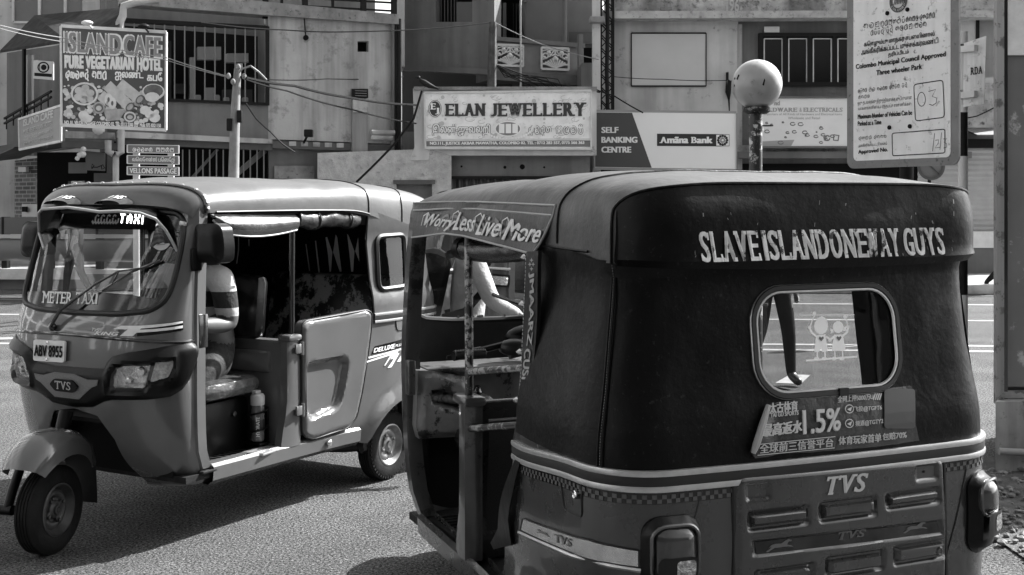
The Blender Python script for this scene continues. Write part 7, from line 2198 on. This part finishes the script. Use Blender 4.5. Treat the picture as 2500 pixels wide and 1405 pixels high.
def hand(J, bones, clothes, side, w, d, curl, spread, s=1.0):
    """palm, four fingers of unequal length and a thumb grown from the wrist joint w along d"""
    w, d, curl, spread = Vector(w), Vector(d).normalized(), Vector(curl).normalized(), Vector(spread).normalized()
    pm = "palm" + side
    J[pm] = (w + d * .055 * s, (.030 * s, .016 * s)); bones.append(("wr" + side, pm))
    for i, L_ in enumerate((.070, .080, .074, .058)):
        k = w + d * .085 * s + spread * (i - 1.5) * .021 * s
        for j in range(3):
            n = "f%d%d%s" % (i, j, side)
            a = j * .62
            p = k + (d * math.cos(a * .8) + curl * math.sin(a * .9)) * (L_ * s * j / 2 + .012 * s)
            J[n] = (p, .0088 * s - .0012 * j * s); bones.append((pm if j == 0 else "f%d%d%s" % (i, j - 1, side), n))
    for j in range(2):
        n = "th%d%s" % (j, side); J[n] = (w + d * (.03 + .028 * j) * s - spread * (.034 + .016 * j) * s + curl * (.012 + .016 * j) * s, .0105 * s); bones.append((("wr" + side) if j == 0 else "th0" + side, n))
def stand(x, y, z0, h, face, dark_top, dark_leg, stride=0.0, arm=0.0):
    """a standing or walking figure of height h; returns joints, bones and clothes in world coordinates"""
    f = Vector(face).normalized(); l = Vector((-f.y, f.x, 0)); k = h / 1.72
    def P(a, s_, z): return Vector((x, y, z0)) + f * a * k + l * s_ * k + Vector((0, 0, z * k))
    J = {"pelvis": (P(0, 0, .92), (.15 * k, .11 * k)), "waist": (P(0, 0, 1.06), (.135 * k, .10 * k)), "chest": (P(.01, 0, 1.28), (.165 * k, .11 * k)), "neck": (P(.02, 0, 1.44), .058 * k), "chin": (P(.035, 0, 1.52), .066 * k), "head": (P(.03, 0, 1.605), (.085 * k, .098 * k)), "crown": (P(.02, 0, 1.665), .062 * k)}
    bones = [("pelvis", "waist"), ("waist", "chest"), ("chest", "neck"), ("neck", "chin"), ("chin", "head"), ("head", "crown")]
    cl = {("pelvis", "waist"): dark_top, ("waist", "chest"): dark_top, ("chest", "neck"): dark_top}
    for s_, n in ((1, "_l"), (-1, "_r")):
        g = stride * s_
        J["hip" + n] = (P(0, .085 * s_, .88), .095 * k); J["knee" + n] = (P(g * .5 + .03, .095 * s_, .49), .068 * k); J["ank" + n] = (P(g - (.12 if g < 0 else 0), .095 * s_, .085 + (.10 if g < -.2 else 0)), .045 * k); J["toe" + n] = (P(g + .15 - (.10 if g < 0 else 0), .10 * s_, .035), .038 * k)
        bones += [("pelvis", "hip" + n), ("hip" + n, "knee" + n), ("knee" + n, "ank" + n), ("ank" + n, "toe" + n)]
        for q in (("pelvis", "hip" + n), ("hip" + n, "knee" + n), ("knee" + n, "ank" + n)): cl[q] = dark_leg
        cl[("ank" + n, "toe" + n)] = mat("shoe", .012, .35)
        J["sh" + n] = (P(0, .175 * s_, 1.37), .064 * k); J["el" + n] = (P(-.04 - g * .25, .225 * s_, 1.09), .044 * k); J["wr" + n] = (P(.08 - g * .5, .23 * s_, .86), .028 * k)
        bones += [("chest", "sh" + n), ("sh" + n, "el" + n), ("el" + n, "wr" + n)]
        cl[("chest", "sh" + n)] = dark_top; cl[("sh" + n, "el" + n)] = dark_top
        hand(J, bones, cl, n, J["wr" + n][0], Vector((f.x * .2, f.y * .2, -1)), f + l * -s_ * .6, f if s_ > 0 else f, k)
    return J, bones, cl
shirt_w = mat("white_shirt", .42, .8, bump=1.0, bscale=11, var=.06, vscale=5)
trous = mat("dark_trousers", .014, .8, bump=.4, bscale=16, var=.4, vscale=6)
darkshirt = mat("dark_shirt", .03, .8, bump=.3, bscale=14)
# driver of the far three-wheeler
polo_l = mat("polo_pale", .34, .8, bump=.9, bscale=12, var=.08, vscale=6); polo_d = mat("polo_black", .010, .8, bump=.4, bscale=12); jeans = mat("dark_jeans", .030, .7, bump=.8, bscale=12, var=.7, vscale=11)
def LW(x, y, z): return FM @ Vector((x, y, z))
DP = fix(P_(FM, 'y', .37, (1.2, 1.2)), (0, 1, 0)); DPk = fix(P_(FM, 'y', .30, (1.3, .8)), (0, 1, 0))
def dpx(S, px, py): return FM @ S.fn(*S.uv(px, py))
J = {"pelvis": (LW(1.12, .14, .84), (.17, .13)), "waist": (LW(1.11, .14, 1.00), (.16, .13)), "chest": (LW(1.14, .14, 1.20), (.175, .125)), "neck": (LW(1.17, .14, 1.37), .060), "chin": (LW(1.20, .14, 1.44), .068), "head": (LW(1.20, .14, 1.52), (.085, .098)), "crown": (LW(1.19, .14, 1.575), .062)}
bones = [("pelvis", "waist"), ("waist", "chest"), ("chest", "neck"), ("neck", "chin"), ("chin", "head"), ("head", "crown")]
cl = {k: polo_l for k in bones[:3]}
J["sh_l"] = (dpx(DP, 541, 676), .075); J["el_l"] = (dpx(DP, 557, 795), .055); J["mid_l"] = (dpx(DP, 556, 770), .062); J["wr_l"] = (LW(1.44, .37, 1.035), .032)
J["sh_r"] = (LW(1.15, -.07, 1.27), .07); J["el_r"] = (LW(1.24, -.17, 1.05), .05); J["wr_r"] = (LW(1.44, -.34, 1.035), .032)
J["hip_l"] = (LW(1.14, .25, .80), .10); J["knee_l"] = (dpx(DPk, 500, 905), .078); J["ank_l"] = (LW(1.50, .28, .43), .045); J["toe_l"] = (LW(1.62, .28, .385), .04)
J["hip_r"] = (LW(1.14, .04, .80), .10); J["knee_r"] = (LW(1.48, -.04, .84), .075); J["ank_r"] = (LW(1.50, -.06, .43), .045); J["toe_r"] = (LW(1.62, -.06, .385), .04)
for n in ("_l", "_r"):
    if n == "_l": bones += [("chest", "sh_l"), ("sh_l", "mid_l"), ("mid_l", "el_l"), ("el_l", "wr_l")]
    else: bones += [("chest", "sh_r"), ("sh_r", "el_r"), ("el_r", "wr_r")]
    bones += [("pelvis", "hip" + n), ("hip" + n, "knee" + n), ("knee" + n, "ank" + n), ("ank" + n, "toe" + n)]
    for q in (("pelvis", "hip" + n), ("hip" + n, "knee" + n), ("knee" + n, "ank" + n)): cl[q] = jeans
    cl[("ank" + n, "toe" + n)] = mat("shoe", .012, .35)
    fw_ = FM.to_3x3() @ Vector((1, 0, 0)); lf_ = FM.to_3x3() @ Vector((0, 1, 0))
    hand(J, bones, cl, n, J["wr" + n][0], fw_ * .8 + lf_ * (-.1) + Vector((0, 0, .1)), Vector((0, 0, -1)), lf_ * (1 if n == "_l" else -1))
zhi, zlo, zhem = dpx(DP, 545, 712).z, dpx(DP, 545, 745).z - .015, .93
polo = mat("striped_polo", .34, .8, bump=.9, bscale=12)
nt = polo.node_tree
tc_ = nt.nodes.new("ShaderNodeTexCoord"); sx_ = nt.nodes.new("ShaderNodeSeparateXYZ"); rp_ = nt.nodes.new("ShaderNodeValToRGB"); mr_ = nt.nodes.new("ShaderNodeMapRange")
nt.links.new(tc_.outputs["Object"], sx_.inputs[0]); nt.links.new(sx_.outputs[2], mr_.inputs[0]); nt.links.new(mr_.outputs[0], rp_.inputs[0])
mr_.inputs[1].default_value, mr_.inputs[2].default_value = .7, 1.5
rp_.color_ramp.interpolation = 'CONSTANT'
el_ = rp_.color_ramp.elements
el_[0].color = (.022, .022, .022, 1); el_[1].position = (zhem - .7) / .8; el_[1].color = (.34, .34, .34, 1)
for z_, v_ in ((zlo, .008), (zhi, .36), (zhi + .13, .008), (zhi + .20, .34)):
    e_ = el_.new((z_ - .7) / .8); e_.color = (v_, v_, v_, 1)
nt.links.new(rp_.outputs[0], nt.nodes["Principled BSDF"].inputs["Base Color"])
for q in (("pelvis", "waist"), ("waist", "chest"), ("chest", "neck"), ("pelvis", "hip_l"), ("pelvis", "hip_r"), ("chest", "sh_l"), ("sh_l", "mid_l"), ("chest", "sh_r"), ("sh_r", "el_r")): cl[q] = polo
person("driver in a pale polo shirt with a broad black stripe sitting in the glossy three-wheeler", J, bones, cl, face=FM.to_3x3() @ Vector((1, 0, 0)))
# man with a backpack
J, bones, cl = stand(-.285, 7.45, 0, 1.60, (1, .12, 0), shirt_w, trous, .12)
J["sh_r"] = (Vector((-.235, 7.27, 1.285)), .070); J["el_r"] = (Vector((-.125, 7.22, 1.03)), .056); J["wr_r"] = (Vector((.035, 7.24, .94)), .036)
for k in list(J):
    if k.startswith(("palm", "f0", "f1", "f2", "f3", "th")) and k.endswith("_r"): del J[k]
bones = [q for q in bones if q[0] in J and q[1] in J]
cl[("el_r", "wr_r")] = shirt_w; cl[("el_l", "wr_l")] = shirt_w
hand(J, bones, cl, "_r", J["wr_r"][0], (1, 0, -.25), (0, 0, -1), (0, -1, 0))
person("man in a long white shirt with a black backpack reaching out beyond the dark three-wheeler", J, bones, cl, face=(1, .12, 0))
bp_ = thing("backpack", "black rounded backpack worn by the man in the white shirt", "backpack", (-.53, 7.43, .90))
b = MB(); b.box((0, 0, .20), (.22, .34, .50), Matrix.Rotation(R(12), 4, 'Y'), bev=.09); b.build("bag", mat("backpack_cloth", .010, .7, bump=.3, bscale=20, var=.5, vscale=8), bp_)
b = MB(); b.box((-.09, 0, .10), (.10, .26, .24), Matrix.Rotation(R(12), 4, 'Y'), bev=.04); b.build("pocket", mat("backpack_cloth", .010, .7), bp_)
for y in (-.15, .13):
    b = MB(); b.tube([(.12, y, .40), (.22, y - .02, .445), (.34, y - .01, .36), (.36, y, .20), (.24, y, .06), (.10, y, .02)], .014, 6, flat=2.0); b.build("strap", mat("backpack_strap", .012, .6), bp_)
# others further off
J, bones, cl = stand(2.36, 10.6, 0, 1.72, (.3, -1, 0), darkshirt, trous, .16)
person("person in dark trousers standing on the road seen through the rear window decal glass", J, bones, cl, face=(.3, -1, 0))
J, bones, cl = stand(8.86, 20.9, 0, 1.70, (1, 0, 0), darkshirt, trous, .34)
person("pedestrian in dark clothes striding past the pale roller shutter behind the kiosk post", J, bones, cl, face=(1, 0, 0))
J, bones, cl = stand(-7.15, 19.2, 0, 1.70, (-1, 0, 0), darkshirt, trous, .14)
person("pedestrian in dark clothes by the crash barrier seen through the windscreen with taxi light", J, bones, cl, face=(-1, 0, 0))

# ------------------------------------------------------------------ third three-wheeler beyond
fz3 = math.atan2(-.6, -.8)
third, TS = rickshaw('F', "plain grey three-wheeler parked beyond, glimpsed through the dark three-wheeler's windscreen", (.91, 9.87, 0), fz3, 1.0, group="three-wheelers parked on the road")
TF = TS['front']; TF.guess = (.7, 1.05)
o_ = rounded(TF.uvs([(1182, 668), (1242, 672), (1240, 702), (1182, 698)]), .03, 3)
ind = panel(TF, [o_], "indicator_bezel", blackp, third, off=.02, thick=.02, su=.03)
o_ = rounded(TF.uvs([(1190, 674), (1236, 677), (1234, 697), (1190, 694)]), .02, 3)
panel(TF, [o_], "indicator_lens", mat("indicator_lens", .50, .15), ind, off=.026, thick=.01, su=.03)
b = MB(); b.tube([TF.p(*TF.uv(1190, 656), .03), TF.p(*TF.uv(1240, 658), .03)], .012, 8); b.build("chrome_handle", chrome, third)
